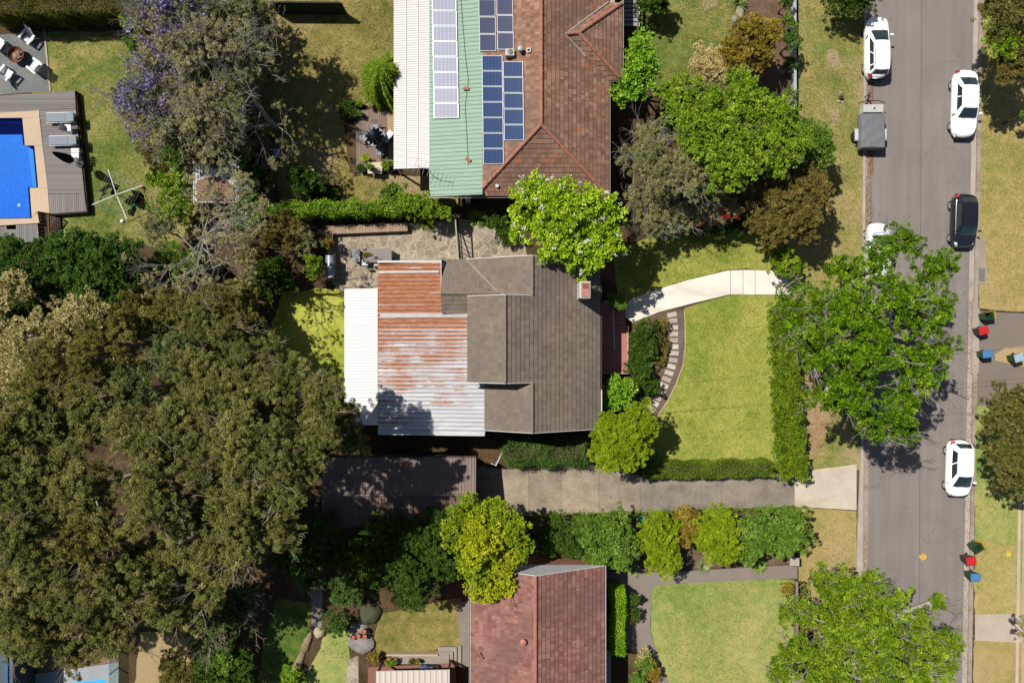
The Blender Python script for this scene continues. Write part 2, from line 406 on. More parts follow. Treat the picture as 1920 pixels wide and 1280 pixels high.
sheet('driveway', [(1122, 872), (1200, 892), (1490, 888), (1490, 949), (1122, 963)], 0.020, DRIVE)
sheet('driveway', [(1200, 892), (1490, 888), (1490, 949), (1200, 960)], 0.024, DRIVE2)
sheet('driveway', [(930, 893), (991, 890), (991, 945), (975, 950), (938, 935)], 0.024, DRIVEP, 0.04, 31)
DJOINT = plain('drive_joint', A(112, 102, 90), .9)
for x, y0, y1 in ((991, 876, 965), (1052.3, 874, 965), (1122, 874, 962), (1200, 892, 960), (1352, 891, 954)):
    strip('driveway_joint', [(x, y0), (x + 1, y1)], 0.5, 0.029, DJOINT)
sheet('crossover', [(1490, 890), (1530, 880), (1606, 870), (1606, 956), (1490, 949)], 0.030, CROSS)
sheet('path', [(1120, 1070), (1172, 1072), (1240, 1072), (1300, 1069), (1495, 1058), (1495, 1084), (1465, 1084), (1240, 1095), (1226, 1099), (1222, 1112), (1219, 1180), (1232, 1225), (1248, 1262), (1262, 1300), (1238, 1300), (1225, 1240), (1195, 1222), (1172, 1215), (1120, 1200)], 0.020, ASPHP)
sheet('path', [(855, 1128), (884, 1126), (884, 1252), (864, 1252), (862, 1200)], 0.020, concrete('side_path', A(150, 140, 128), .12))
sheet('path', [(1030, 1050), (1113, 1044), (1113, 1056), (1030, 1062)], 0.020, concrete('cream_path', A(214, 190, 150), .08))
# street
def rl(y): return 1634 - y * 0.0065
def rr(y): return 1826 - y * 0.0172
ysr = [-500, 0, 320, 640, 960, 1280, 1800]
sheet('road', [(rl(y), y) for y in ysr] + [(rr(y), y) for y in ysr[::-1]], 0.008, ASPH)
strip('road_seam', [(1728 - y * 0.004, y) for y in ysr], 1.3, 0.012, ASPHD)
def band(name, fn0, fn1, z, mat, thick=0.0, y0=-500, y1=1800):
    yy = [y0 + (y1 - y0) * i / 12 for i in range(13)]
    return sheet(name, [(fn0(y), y) for y in yy] + [(fn1(y), y) for y in yy[::-1]], z, mat, thick=thick)
band('gutter', lambda y: rl(y) - 9, lambda y: rl(y) + .0, 0.014, KERB)
band('kerb', lambda y: rl(y) - 13.5 - (7 if y > 900 else 0), lambda y: rl(y) - 9, 0.13, KERBP, 0.2)
band('gutter', lambda y: rr(y), lambda y: rr(y) + 11, 0.014, KERBP)
band('kerb', lambda y: rr(y) + 11, lambda y: rr(y) + 18, 0.13, KERB, 0.2)
sheet('driveway', [(1836, 583), (1880, 586), (1930, 588), (2100, 590), (2100, 760), (1832, 760), (1834, 640)], 0.016, ASPHR)
sheet('lawn', [(1866, 664), (1885, 652), (1940, 648), (1940, 690), (1915, 687), (1866, 676)], 0.024, G1['tan'], 0.04, 33)
sheet('kerb', [(1824, 566), (1829, 566), (1837, 580), (1835, 700), (1822, 700)], 0.135, concrete('layback_concrete', A(186, 174, 160), .1), thick=0.13)
sheet('concrete_pad', [(1831, 446), (1849, 446), (1849, 532), (1831, 532)], 0.05, concrete('pad_concrete', A(176, 162, 146), .12), thick=0.05)
sheet('drain_grate', [(1832.5, 503), (1847, 503), (1847, 528), (1832.5, 528)], 0.056, plain('grate_metal', A(132, 128, 126), .6, .15, 20))
sheet('crossover', [(1828, 1151), (1905, 1150), (2000, 1152), (2000, 1206), (1905, 1204), (1828, 1200)], 0.020, PINKC)
sheet('footpath', [(1909, 930), (1915, 930), (1909, 1330), (1903, 1330)], 0.026, concrete('footpath_pale', A(214, 192, 172), .08))
sheet('footpath', [(1918, 930), (1990, 930), (1990, 1330), (1914, 1330)], 0.026, concrete('footpath_worn', A(202, 176, 148), .1))
# leaf litter lying along the gutters and over the ground: nobody could count it
def scatter(name, regions, n, L, cols, seed, z=0.02):
    r = np.random.RandomState(seed); mats = plain(name + '_mat', cols, .9, .45, 9)
    pts = []
    for (x0, y0, x1, y1, wt) in regions:
        m = int(n * wt)
        px = r.uniform(x0, x1, m); py = r.uniform(y0, y1, m)
        pts.append(np.stack([(px - 960) / S, -(py - 640) / S, np.full(m, z) + r.uniform(0, .015, m)], 1))
    C = np.concatenate(pts); n = len(C)
    an = r.uniform(0, 6.28, n); AX = np.stack([np.cos(an), np.sin(an), r.uniform(-.2, .2, n)], 1); NO = np.stack([r.uniform(-.4, .4, n), r.uniform(-.4, .4, n), np.ones(n)], 1)
    mb = leaf_mesh(name, C, AX, NO, L * r.uniform(.6, 1.3, n), L * .5 * r.uniform(.6, 1.3, n), r.uniform(0, 1, n), mats, None)
    mb['kind'] = 'stuff'
    return mb
# ------------------------------------------------------------------ vegetation
def leaf_mesh(name, C, AX, NO, L, Wd, tint, mat, parent, org=(0, 0, 0)):
    n = len(C)
    AX = AX / np.maximum(np.linalg.norm(AX, axis=1, keepdims=True), 1e-6)
    SD = np.cross(NO, AX); SD /= np.maximum(np.linalg.norm(SD, axis=1, keepdims=True), 1e-6)
    L = np.broadcast_to(np.asarray(L, float).reshape(-1, 1), (n, 1)); Wd = np.broadcast_to(np.asarray(Wd, float).reshape(-1, 1), (n, 1))
    V = np.empty((n, 4, 3)); mid = C + AX * L * 0.05
    V[:, 0] = C - AX * L * .5; V[:, 1] = mid - SD * Wd * .5; V[:, 2] = C + AX * L * .5; V[:, 3] = mid + SD * Wd * .5
    V -= np.array(org)
    me = bpy.data.meshes.new(name)
    me.vertices.add(4 * n); me.vertices.foreach_set('co', V.astype(np.float32).ravel())
    me.loops.add(4 * n); me.loops.foreach_set('vertex_index', np.arange(4 * n, dtype=np.int32))
    me.polygons.add(n); me.polygons.foreach_set('loop_start', np.arange(0, 4 * n, 4, dtype=np.int32))
    at = me.attributes.new('tint', 'FLOAT', 'FACE'); at.data.foreach_set('value', np.clip(tint, 0, 1).astype(np.float32))
    me.materials.append(mat); me.update(calc_edges=True)
    o = bpy.data.objects.new(name, me); COL.objects.link(o)
    if parent is not None: o.parent = parent; ORG[o.name] = Vector(org)
    return o
def leafmat(name, cols, rough=0.6, trans=0.3, boost=1.5, spec=0.16):
    b = NB(name)
    t = b.n('ShaderNodeAttribute', attribute_name='tint').outputs['Fac']
    m = len(cols)
    col = b.ramp(t, [(i / (m - 1), tuple(min(.8, x * boost) for x in A(*c))) for i, c in enumerate(cols)])
    b.fin(col, rough, spec)
    tr = b.n('ShaderNodeBsdfTranslucent'); b.link(b.mix(0.5, col, b.mix(1.0, col, (1.1, 1.15, .35), 'MULTIPLY')), tr.inputs[0])
    mx = b.n('ShaderNodeMixShader', i_0=trans * .8)
    b.link(b.b.outputs[0], mx.inputs[1]); b.link(tr.outputs[0], mx.inputs[2]); b.link(mx.outputs[0], b.out.inputs[0])
    return b.m
def bark(name, c, v=0.3):
    b = NB(name); n = b.noise(b.obj((3, 3, .8)), 2.5, 5, .7)
    b.bump(n, .6, .03)
    return b.fin(b.ramp(n, [(.3, tuple(x * (1 - v) for x in c)), (.7, tuple(x * (1 + v) for x in c))]), .85, .2)
BK = dict(grey=bark('bark_grey', A(128, 118, 104)), dark=bark('bark_dark', A(84, 70, 56)), pale=bark('bark_pale', A(186, 168, 150)), gum=bark('bark_gum', A(150, 126, 106)), silver=bark('bark_silver', A(176, 170, 158)))
# species: leaf length, width, clump radius, cover, colours, leaf droop, openness of the outline
SP = {}
LS = 0.74
def species(k, L, Wd, cr, cover, cols, droop=0.0, lump=0.22, bk='dark', trans=.3, boost=1.5, rough=.62, up=0.5, dens=1.0, tuft=.17, spec=.16):
    SP[k] = dict(L=L * LS, W=Wd * LS, cr=cr, cover=cover, tuft=tuft, mat=leafmat('leaf_' + k, cols, rough, trans, boost * 1.22, spec), droop=droop, lump=lump, bk=bk, up=up, dens=dens)
species('gum', .135, .04, .56, 1.0, [(54, 60, 22), (86, 90, 38), (114, 112, 54), (156, 150, 92)], .45, .36, 'gum', .22, 1.6, dens=1.1, tuft=.165)
species('wattle', .14, .045, .52, .95, [(60, 64, 18), (90, 90, 32), (116, 111, 46), (146, 138, 74)], .3, .30, 'gum', .25, 1.55)
species('gumgreen', .18, .06, .55, .9, [(48, 62, 30), (70, 86, 40), (96, 110, 56), (130, 140, 88)], .4, .28, 'gum', .22, 1.4)
species('cream', .22, .07, .45, 1.1, [(104, 102, 50), (146, 138, 82), (186, 174, 120), (218, 204, 158)], .1, .2, 'gum', .25, 1.4)
species('evergreen', .14, .07, .5, 1.6, [(36, 58, 14), (56, 84, 22), (78, 108, 34), (110, 138, 58)], .0, .16, 'dark', .2, 1.5)
species('bright', .20, .12, .42, 1.25, [(70, 108, 12), (104, 148, 20), (136, 178, 30), (174, 206, 74)], .0, .2, 'dark', .3, 1.4, .42, tuft=.17, spec=.4)
species('street', .14, .08, .46, 1.15, [(38, 62, 4), (70, 104, 6), (108, 144, 12), (156, 184, 44)], .0, .36, 'silver', .3, 1.35, .5, tuft=.19, spec=.14)
species('street2', .14, .08, .46, 1.0, [(56, 78, 8), (90, 118, 14), (126, 152, 26), (168, 188, 66)], .0, .36, 'silver', .3, 1.35, .5, tuft=.19, spec=.14)
species('lime', .18, .12, .42, 1.0, [(84, 116, 8), (128, 162, 14), (166, 196, 30), (204, 222, 78)], .0, .28, 'grey', .25, 1.38, .5, tuft=.2, spec=.25)
species('yellow', .17, .10, .42, 1.4, [(104, 118, 12), (144, 156, 18), (178, 184, 30), (206, 204, 60)], .0, .24, 'grey', .3, 1.45)
species('yellowgreen', .17, .10, .42, 1.4, [(76, 100, 10), (112, 136, 16), (146, 164, 26), (182, 192, 56)], .0, .24, 'grey', .3, 1.45)
species('olivegreen', .14, .06, .46, 1.4, [(58, 60, 20), (90, 90, 36), (120, 116, 56), (154, 148, 92)], .0, .26, 'dark', .25, 1.35)
species('hedgeclump', .13, .075, .3, 1.5, [(50, 70, 8), (80, 104, 14), (110, 134, 22), (146, 162, 48)], .0, .22, 'dark', .22, 1.4, tuft=.15)
species('leafy', .17, .085, .45, 1.2, [(64, 92, 12), (102, 134, 18), (138, 166, 32), (172, 194, 64)], .0, .3, 'dark', .3, 1.35, .5, tuft=.18, spec=.25)
species('mid', .15, .085, .4, 1.5, [(58, 84, 22), (84, 114, 32), (110, 140, 46), (142, 166, 80)], .0, .18, 'dark', .25, 1.45)
species('fine', .10, .05, .42, 1.7, [(82, 104, 8), (114, 138, 14), (144, 164, 24), (174, 186, 50)], .0, .12, 'dark', .25, 1.45)
species('olive', .13, .06, .5, 1.5, [(70, 62, 24), (98, 88, 38), (122, 110, 52), (146, 134, 78)], .1, .22, 'dark', .22, 1.45)
species('gold', .13, .07, .42, 1.5, [(84, 72, 18), (120, 104, 30), (148, 130, 46), (172, 154, 70)], .0, .16, 'dark', .22, 1.45)
species('greygreen', .15, .05, .42, .62, [(88, 94, 50), (116, 118, 68), (140, 136, 88), (164, 160, 114)], .3, .34, 'grey', .25, 1.4, tuft=.15)
species('sparse', .15, .05, .38, .5, [(98, 98, 58), (128, 124, 80), (154, 147, 106), (180, 172, 136)], .3, .34, 'grey', .3, 1.6, tuft=.15)
species('dry', .14, .06, .4, .9, [(150, 134, 80), (182, 164, 106), (204, 186, 130), (220, 204, 154)], .1, .22, 'grey', .25, 1.4)
species('shade', .15, .08, .5, 1.45, [(38, 58, 14), (56, 80, 20), (76, 102, 28), (104, 128, 48)], .0, .24, 'dark', .25, 1.4)
species('hedge', .09, .055, .3, 1.3, [(58, 78, 14), (82, 106, 20), (108, 130, 30), (136, 152, 54)], .0, .05, 'dark', .25, 1.4)
species('hedgeolive', .10, .06, .3, 1.3, [(62, 66, 18), (90, 92, 28), (116, 114, 42), (144, 138, 64)], .0, .08, 'dark', .2, 1.3)
species('hedgelime', .09, .055, .3, 1.3, [(84, 124, 8), (116, 162, 14), (146, 188, 26), (172, 206, 52)], .0, .05, 'dark', .3, 1.4)
species('hedgebright', .12, .08, .3, 1.25, [(72, 104, 16), (104, 142, 24), (136, 172, 40), (166, 194, 70)], .0, .1, 'dark', .3, 1.4)
species('hedgedark', .10, .06, .3, 1.3, [(46, 70, 26), (66, 94, 34), (86, 114, 44), (116, 140, 70)], .0, .08, 'dark', .22, 1.4)
species('hedgewild', .12, .07, .35, 1.25, [(62, 82, 10), (90, 114, 16), (118, 142, 24), (150, 166, 50)], .0, .14, 'dark', .25, 1.4)
BLOS = dict(purple=leafmat('blossom_purple', [(116, 100, 154), (140, 124, 178), (166, 152, 200)], .6, .3, 1.4),
            white=leafmat('blossom_white', [(240, 238, 226), (252, 250, 244), (255, 255, 250)], .6, .1, 1.7),
            red=leafmat('blossom_red', [(190, 40, 36), (224, 66, 58), (240, 100, 90)], .6, .25, 1.4),
            orange=leafmat('blossom_orange', [(170, 60, 20), (206, 80, 40), (226, 110, 60)], .6, .25, 1.4))
DENS = 1.0
def clump_leaves(r, C, cr, sp, flat=.75):
    """leaves of many clumps at once: C (m,3), cr (m,). Each clump is a set of small tufts,
    each tuft a rosette of leaves round a twig end"""
    m = len(C); L, Wd = sp['L'], sp['W']; tr = min(sp['tuft'], float(np.min(cr)) * .8)
    nt_ = np.maximum(2, (1.15 * sp['dens'] * (cr / tr) ** 2)).astype(int)
    ci = np.repeat(np.arange(m), nt_); k = len(ci)
    d = r.normal(size=(k, 3)); d /= np.linalg.norm(d, axis=1, keepdims=True)
    d[:, 2] = np.where(d[:, 2] < -.2, -d[:, 2], d[:, 2])
    T = C[ci] + d * (cr[ci] * (.5 + .5 * r.uniform(0, 1, k) ** .5) * (1 + .2 * r.normal(size=k).clip(-1.5, 1.8)))[:, None] * np.array([1, 1, flat])
    trs = tr * r.uniform(.7, 1.3, k)
    nl = np.maximum(4, (DENS * 1.0 * math.pi * trs ** 2 / (.42 * L * Wd))).astype(int)
    idx = np.repeat(np.arange(k), nl); n = len(idx)
    e = r.normal(size=(n, 3)); e[:, 2] = np.abs(e[:, 2]) * .8; e += d[idx] * .7; e /= np.linalg.norm(e, axis=1, keepdims=True)
    P0 = T[idx] + e * (trs[idx] * (.25 + .75 * r.uniform(0, 1, n) ** .6))[:, None] * np.array([1, 1, .8])
    AX = e + r.normal(size=(n, 3)) * .45; AX[:, 2] -= sp['droop'] * 1.4
    NO = r.normal(size=(n, 3)) * .4 + e * .35; NO[:, 2] += sp['up'] * (1.2 - sp['droop'])
    t = .48 + (r.normal(size=m) * .09)[ci][idx] + (r.normal(size=k) * .13)[idx] + r.normal(size=n) * .14
    s = r.uniform(.7, 1.3, n)
    return P0, AX, NO, L * s, Wd * s, t
def lobe_clumps(r, c, rad, rz, sp, cover=None):
    k = cover or sp['cover']; cr = min(sp['cr'], rad * .5)
    n = max(5, int(3.0 * k * (rad / cr) ** 2))
    d = r.normal(size=(n, 3)); d /= np.linalg.norm(d, axis=1, keepdims=True)
    d[:, 2] = np.where(d[:, 2] < -.3, -d[:, 2] * .8, d[:, 2])
    ph = r.uniform(0, 6.28, 4); an = np.arctan2(d[:, 1], d[:, 0])
    lump = 1 + sp['lump'] * (np.sin(2 * an + ph[0]) * .35 + np.sin(3 * an + ph[1]) * .45 + np.sin(5 * an + ph[2]) * .4 + np.sin(4 * d[:, 2] + ph[3]) * .3)
    f = (.35 + .65 * r.uniform(0, 1, n) ** .45) * lump
    f *= (1 - .35 * sp['lump'] * np.abs(r.normal(size=n)))
    crs = cr * r.uniform(.65, 1.25, n)
    C = np.array(c) + d * f[:, None] * np.array([rad - cr * .55, rad - cr * .55, max(.1, rz - cr * .4)])
    C[:, 2] = np.maximum(C[:, 2], .15)
    return C, crs
def limb(mb, r, a, b, ra, rb, n=5, sag=.12, sides=5):
    a = Vector(a); b = Vector(b); L = (b - a).length
    pts = []; rad = []
    off = Vector((r.uniform(-1, 1), r.uniform(-1, 1), r.uniform(.2, 1))) * L * sag
    for i in range(n):
        t = i / (n - 1)
        w = Vector((r.uniform(-1, 1), r.uniform(-1, 1), r.uniform(-1, 1))) * L * .03 * (0 < i < n - 1)
        pts.append(a.lerp(b, t) + off * 4 * t * (1 - t) * .5 + w); rad.append(ra + (rb - ra) * t)
    mb.tube(pts, rad, sides)
    return pts
def twigs(mb, r, p, d, L, rad, depth, sides=4, spread=.75, lift=.15, tips=None):
    "recursive fine branching"
    p = Vector(p); d = Vector(d).normalized()
    pts = [p]; q = p; dd = d; n = 3
    for i in range(n):
        dd = (dd + Vector((r.uniform(-1, 1), r.uniform(-1, 1), r.uniform(-.8, .8) + lift * .5)) * .22).normalized()
        q = q + dd * L / n; pts.append(q)
    mb.tube(pts, [rad * (1 - .4 * i / n) for i in range(n + 1)], sides, cap=False)
    if depth <= 0:
        if tips is not None: tips.append(tuple(q))
        return
    for k in range(2 if r.uniform(0, 1) < .45 else 3):
        nd = (dd + Vector((r.uniform(-1, 1), r.uniform(-1, 1), r.uniform(-.7, .7) + lift)) * spread).normalized()
        st = pts[-1] if k < 2 else pts[2]
        twigs(mb, r, st, nd, L * r.uniform(.58, .82), rad * .58, depth - 1, sides, spread, lift, tips)
NSEED = [100]
def tree(name, base, lobes, sp, label, cat='tree', group=None, trunk=.16, squash=.75, blossom=None, twig=0, twigmat=None, limbs=7, cover=None, bk=None):
    """base: photo pixel of the foot on the ground (None: under the first lobe).
    lobes: (px, py, radius px, top z[, species]) of each part of the crown as it shows in the photo"""
    NSEED[0] += 1
    r = np.random.RandomState(NSEED[0]); s0 = SP[sp]
    LB = []
    for lb in lobes:
        px, py, rp, zt = lb[:4]
        k = lb[4] if len(lb) > 4 else sp
        rad = rp / S * (H - zt * .8) / H; rz = min(rad * squash, zt * .48)
        c = P(px, py, zt - rz * .75); LB.append((c, rad, rz, zt, SP[k]))
    b = P(base[0], base[1], 0) if base else Vector((LB[0][0].x, LB[0][0].y, 0))
    root = thing(name, b, label, cat, group)
    parts = {}; allC = []
    for c, rad, rz, zt, s in LB:
        C, crs = lobe_clumps(r, c, rad, rz, s, cover)
        allC.append((C, c, rad, rz, s))
        parts.setdefault(s['mat'].name, [s, []])[1].append(clump_leaves(r, C, crs, s))
    for s, arrs in parts.values():
        a = [np.concatenate([q[i] for q in arrs]) for i in range(6)]
        leaf_mesh('crown', *a[:3], a[3], a[4], a[5], s['mat'], root, b)
    mb = MB()
    zc = min(l[0].z - l[2] * .5 for l in LB); fork = Vector((b.x, b.y, 0)).lerp(Vector(np.mean([tuple(l[0]) for l in LB], axis=0)), .45)
    fork.z = max(.25, zc * .7)
    mid = Vector((b.x, b.y, 0)).lerp(fork, .5) + Vector((r.uniform(-.1, .1), r.uniform(-.1, .1), 0))
    mb.tube([(b.x, b.y, -.05), mid, fork], [trunk * 1.35, trunk, trunk * .85], 8)
    for C, c, rad, rz, s in allC:
        hub = Vector(c) - Vector((0, 0, rz * .45)); hub.z = max(hub.z, fork.z + .05)
        limb(mb, r, fork, hub, trunk * .75, trunk * .4)
        for i in r.permutation(len(C))[:limbs]: limb(mb, r, hub, C[i], trunk * .38, trunk * .08, 4)
    # bare twigs spring from the limbs and reach out past the leaves
    for q in range(twig):
        C, c, rad, rz, s = allC[r.randint(len(allC))]
        p = Vector(C[r.randint(len(C))]); o = (p - Vector(c)); o.z = abs(o.z) * .5 + .3
        st = p - o.normalized() * .3; hub = Vector(c) - Vector((0, 0, rz * .45)); hub.z = max(hub.z, fork.z + .05)
        tw_ = min(.024, trunk * .12); limb(mb, r, hub, st, trunk * .14, tw_, 4, .08, 4)
        twigs(mb, r, st, o, r.uniform(.5, 1.0), tw_, 2, 4, .7, .2)
    mb.build('trunk', BK[bk or (twigmat if twig else None) or s0['bk']], root, smooth=True)
    if blossom:
        kind, n, fl, z0 = blossom[:4]
        pts = []
        for q in range(n):
            C, c, rad, rz, s = allC[r.choice(blossom[4]) if len(blossom) > 4 else r.randint(len(allC))]
            d = r.normal(size=3); d[2] = abs(d[2]) + z0; d /= np.linalg.norm(d)
            pts.append(np.array(c) + d * np.array([rad, rad, rz]) * r.uniform(.75, 1.06))
        C = np.array(pts); m = 26
        idx = np.repeat(np.arange(n), m); k = len(idx)
        Cc = C[idx] + r.normal(size=(k, 3)) * fl * np.array([1, 1, .7])
        leaf_mesh('blossom', Cc, r.normal(size=(k, 3)), r.normal(size=(k, 3)) + np.array([0, 0, .8]), fl * r.uniform(.6, 1.1, k), fl * .6, r.uniform(0, 1, k), BLOS[kind], root, b)
    return root
def hedge(name, pts, width, z1, sp, label, group=None, cat='hedge', rough=.05, z0=0.0, seed=1, at=0.0, dens=1.0, round_=.12):
    """clipped hedge along a polyline of photo pixels given at the hedge's top; width in metres there"""
    r = np.random.RandomState(seed + 700); s = SP[sp]
    w = [P(x, y, z1) for x, y in pts]; root = thing(name, (w[0].x, w[0].y, 0), label, cat, group)
    CC = []; NN = []; core = MB()
    L, Wd = s['L'], s['W']
    for i in range(len(w) - 1):
        a, b = Vector((w[i].x, w[i].y, 0)), Vector((w[i + 1].x, w[i + 1].y, 0)); d = (b - a); ln = d.length; d /= ln; n = Vector((-d.y, d.x, 0))
        hw = width / 2
        ext0 = hw if i > 0 else 0.0
        for (area, fn) in ((ln * width, 'top'), (ln * (z1 - z0), 'l'), (ln * (z1 - z0), 'r'), (width * (z1 - z0), 'e0'), (width * (z1 - z0), 'e1')):
            m = int(DENS * dens * 2.3 * area / (.5 * L * Wd) * .62)
            u = r.uniform(-ext0, ln, m); v = r.uniform(-hw, hw, m); z = z0 + (z1 - z0) * r.uniform(0, 1, m) ** .8
            N = np.zeros((m, 3))
            if fn == 'top': z = np.full(m, z1) - np.maximum(0, np.abs(v) - hw + round_) * .7; N[:, 2] = 1
            elif fn == 'l': v = np.full(m, hw) - np.maximum(0, z - z1 + round_) * .7; N += np.array(n)
            elif fn == 'r': v = np.full(m, -hw) + np.maximum(0, z - z1 + round_) * .7; N -= np.array(n)
            elif fn == 'e0': u = np.zeros(m); N -= np.array(d)
            else: u = np.full(m, ln); N += np.array(d)
            C = np.array(a) + u[:, None] * np.array(d) + v[:, None] * np.array(n); C[:, 2] = z
            wob = rough * 2.2 * (np.sin(C[:, 0] * 3.1 + C[:, 1] * 2.3) + np.sin(C[:, 0] * 6.7 - C[:, 1] * 5.1 + C[:, 2] * 4) * .6)
            C += N * (wob * .5 + rough * .8 * np.sin(C[:, 0] * 15 + 3 * np.sin(C[:, 1] * 7)) * np.sin(C[:, 1] * 16 + 3 * np.sin(C[:, 0] * 8)) + np.abs(r.normal(size=m)) * -.06 + r.normal(size=m) * rough)[:, None]
            CC.append(C); NN.append(N)
        cw = max(.05, hw - .16 - rough)
        q = [a + n * cw + d * (.12 - ext0), a - n * cw + d * (.12 - ext0), b - n * cw - d * .12, b + n * cw - d * .12]
        core.prism([(p.x, p.y) for p in q], z0 - .02 - .011 * i, z1 - .16 - rough - .013 * i)
    C = np.concatenate(CC); N = np.concatenate(NN); m = len(C)
    t = .48 + .18 * np.sin(C[:, 0] * 2.1 + seed) * np.sin(C[:, 1] * 2.7 + 1) + r.normal(size=m) * .2
    leaf_mesh('foliage', C, N * .5 + r.normal(size=(m, 3)) * .8, N * .9 + r.normal(size=(m, 3)) * .7, L * r.uniform(.7, 1.3, m), Wd * r.uniform(.7, 1.3, m), t, s['mat'], root, root.location)
    core.build('stems', BK['dark'], root)
    return root
def tuft(name, base, h, spread, n, cols, label, cat='plant', group=None, wid=.05, droop=.5, r0=.06, seed=3):
    "arching strap leaves from one foot (grass tree, cordyline, lomandra)"
    r = np.random.RandomState(seed); b = Vector((base[0], base[1], base[2] if len(base) > 2 else 0)); root = thing(name, b, label, cat, group)
    mb = MB()
    for i in range(n):
        an = r.uniform(0, 6.28); e = r.uniform(.15, 1.0); L = spread * r.uniform(.7, 1.1)
        d = Vector((math.cos(an), math.sin(an), 0)); sd_ = Vector((-d.y, d.x, 0))
        prev = None
        for k in range(5):
            t = k / 4
            p = b + d * (r0 + L * t * (.35 + .65 * e)) + Vector((0, 0, h * (math.sin(min(1.0, t * (1.1 - droop * .3)) * 2.0) * (1.15 - .8 * e) + .02)))
            ww = wid * (1 - t) * .5 + .004
            c = (p - sd_ * ww, p + sd_ * ww)
            if prev: mb.poly([prev[0], prev[1], c[1], c[0]])
            prev = c
    mb.build('leaves', plain(name + '_leaf', tuple(x * 1.4 for x in A(*cols)), .5, .35, 4), root)
    return root

def blades(name, px_pts, n, cols, seed, z=.01, L=.10):
    "short grass tufts standing on a lawn: nobody could count them"
    r = np.random.RandomState(seed); w = np.array(ring(px_pts)); lo, hi = w.min(0), w.max(0)
    q = r.uniform(lo, hi, (int(n * 2.2), 2)); ins = np.zeros(len(q), bool); j = len(w) - 1
    for i in range(len(w)):
        a, b = w[i], w[j]; c = ((a[1] > q[:, 1]) != (b[1] > q[:, 1])) & (q[:, 0] < (b[0] - a[0]) * (q[:, 1] - a[1]) / (b[1] - a[1] + 1e-9) + a[0]); ins ^= c; j = i
    q = q[ins][:n]; m = len(q)
    dens = np.sin(q[:, 0] * .9 + 2 * np.sin(q[:, 1] * .6)) * np.sin(q[:, 1] * .8 + seed) + r.normal(size=m) * .8
    q = q[dens > -.55]; m = len(q)
    C = np.concatenate([q, np.full((m, 1), z + L * .22)], 1); an = r.uniform(0, 6.28, m)
    AX = np.stack([np.cos(an), np.sin(an), r.uniform(.2, .9, m)], 1); NO = np.stack([r.normal(size=m) * .5, r.normal(size=m) * .5, np.ones(m)], 1)
    o = leaf_mesh(name, C, AX, NO, L * r.uniform(.5, 1.5, m), L * .32, .5 + r.normal(size=m) * .25, leafmat('blade_%d' % seed, cols, .7, .2, 1.15, .1), None)
    o['kind'] = 'stuff'
# ------------------------------------------------------------------ roof builders
def clip(poly, k, v0, keep_above):
    out = []
    for i, p in enumerate(poly):
        q = poly[(i + 1) % len(poly)]
        a = (p[1] - v0) * (1 if keep_above else -1); b = (q[1] - v0) * (1 if keep_above else -1)
        if a >= 0: out.append(p)
        if (a >= 0) != (b >= 0):
            t = a / (a - b); out.append((p[0] + (q[0] - p[0]) * t, p[1] + (q[1] - p[1]) * t))
    return out
def tile_plane(mb, pts, course=.29, lift=.032, r=None, slab=.07):
    "courses of overlapping tiles over one planar roof slope; pts counter-clockwise seen from above"
    pts = [Vector(p) for p in pts]; o = pts[0]; n = Vector((0, 0, 0))
    for i in range(len(pts)):
        a, b = pts[i], pts[(i + 1) % len(pts)]; n += a.cross(b)
    n.normalize()
    if n.z < 0: n = -n; pts = pts[::-1]
    v = (Vector((0, 0, 1)) - n * n.z).normalized(); u = v.cross(n).normalized()
    uv = [((p - o).dot(u), (p - o).dot(v)) for p in pts]
    v0 = min(q[1] for q in uv); v1 = max(q[1] for q in uv); k = 0; c = v0
    to3 = lambda q, h: o + u * q[0] + v * q[1] + n * h
    uoff = o.dot(u)
    while c < v1 - .02:
        e = min(c + course, v1)
        pg = clip(clip(uv, 0, c, True), 0, e + .001, False)
        if len(pg) >= 3:
            hh = lambda q: lift * (1 - (q[1] - c) / course) + .006
            mb.poly([to3(q, hh(q)) for q in pg], [(q[0] + uoff, (q[1] - c) / course * .98 + k + .01) for q in pg])
            low = [q for q in pg if abs(q[1] - c) < 1e-4]
            if len(low) >= 2:
                a = min(low); b = max(low)
                mb.poly([to3(a, 0), to3(b, 0), to3(b, lift + .006), to3(a, lift + .006)], [(a[0] + uoff, k), (b[0] + uoff, k), (b[0] + uoff, k + .04), (a[0] + uoff, k + .04)])
        c += course; k += 1
    mb.poly([to3(q, -slab) for q in uv][::-1])
    for i in range(len(uv)):
        a, b = uv[i], uv[(i + 1) % len(uv)]
        mb.poly([to3(a, -slab), to3(b, -slab), to3(b, .004), to3(a, .004)])
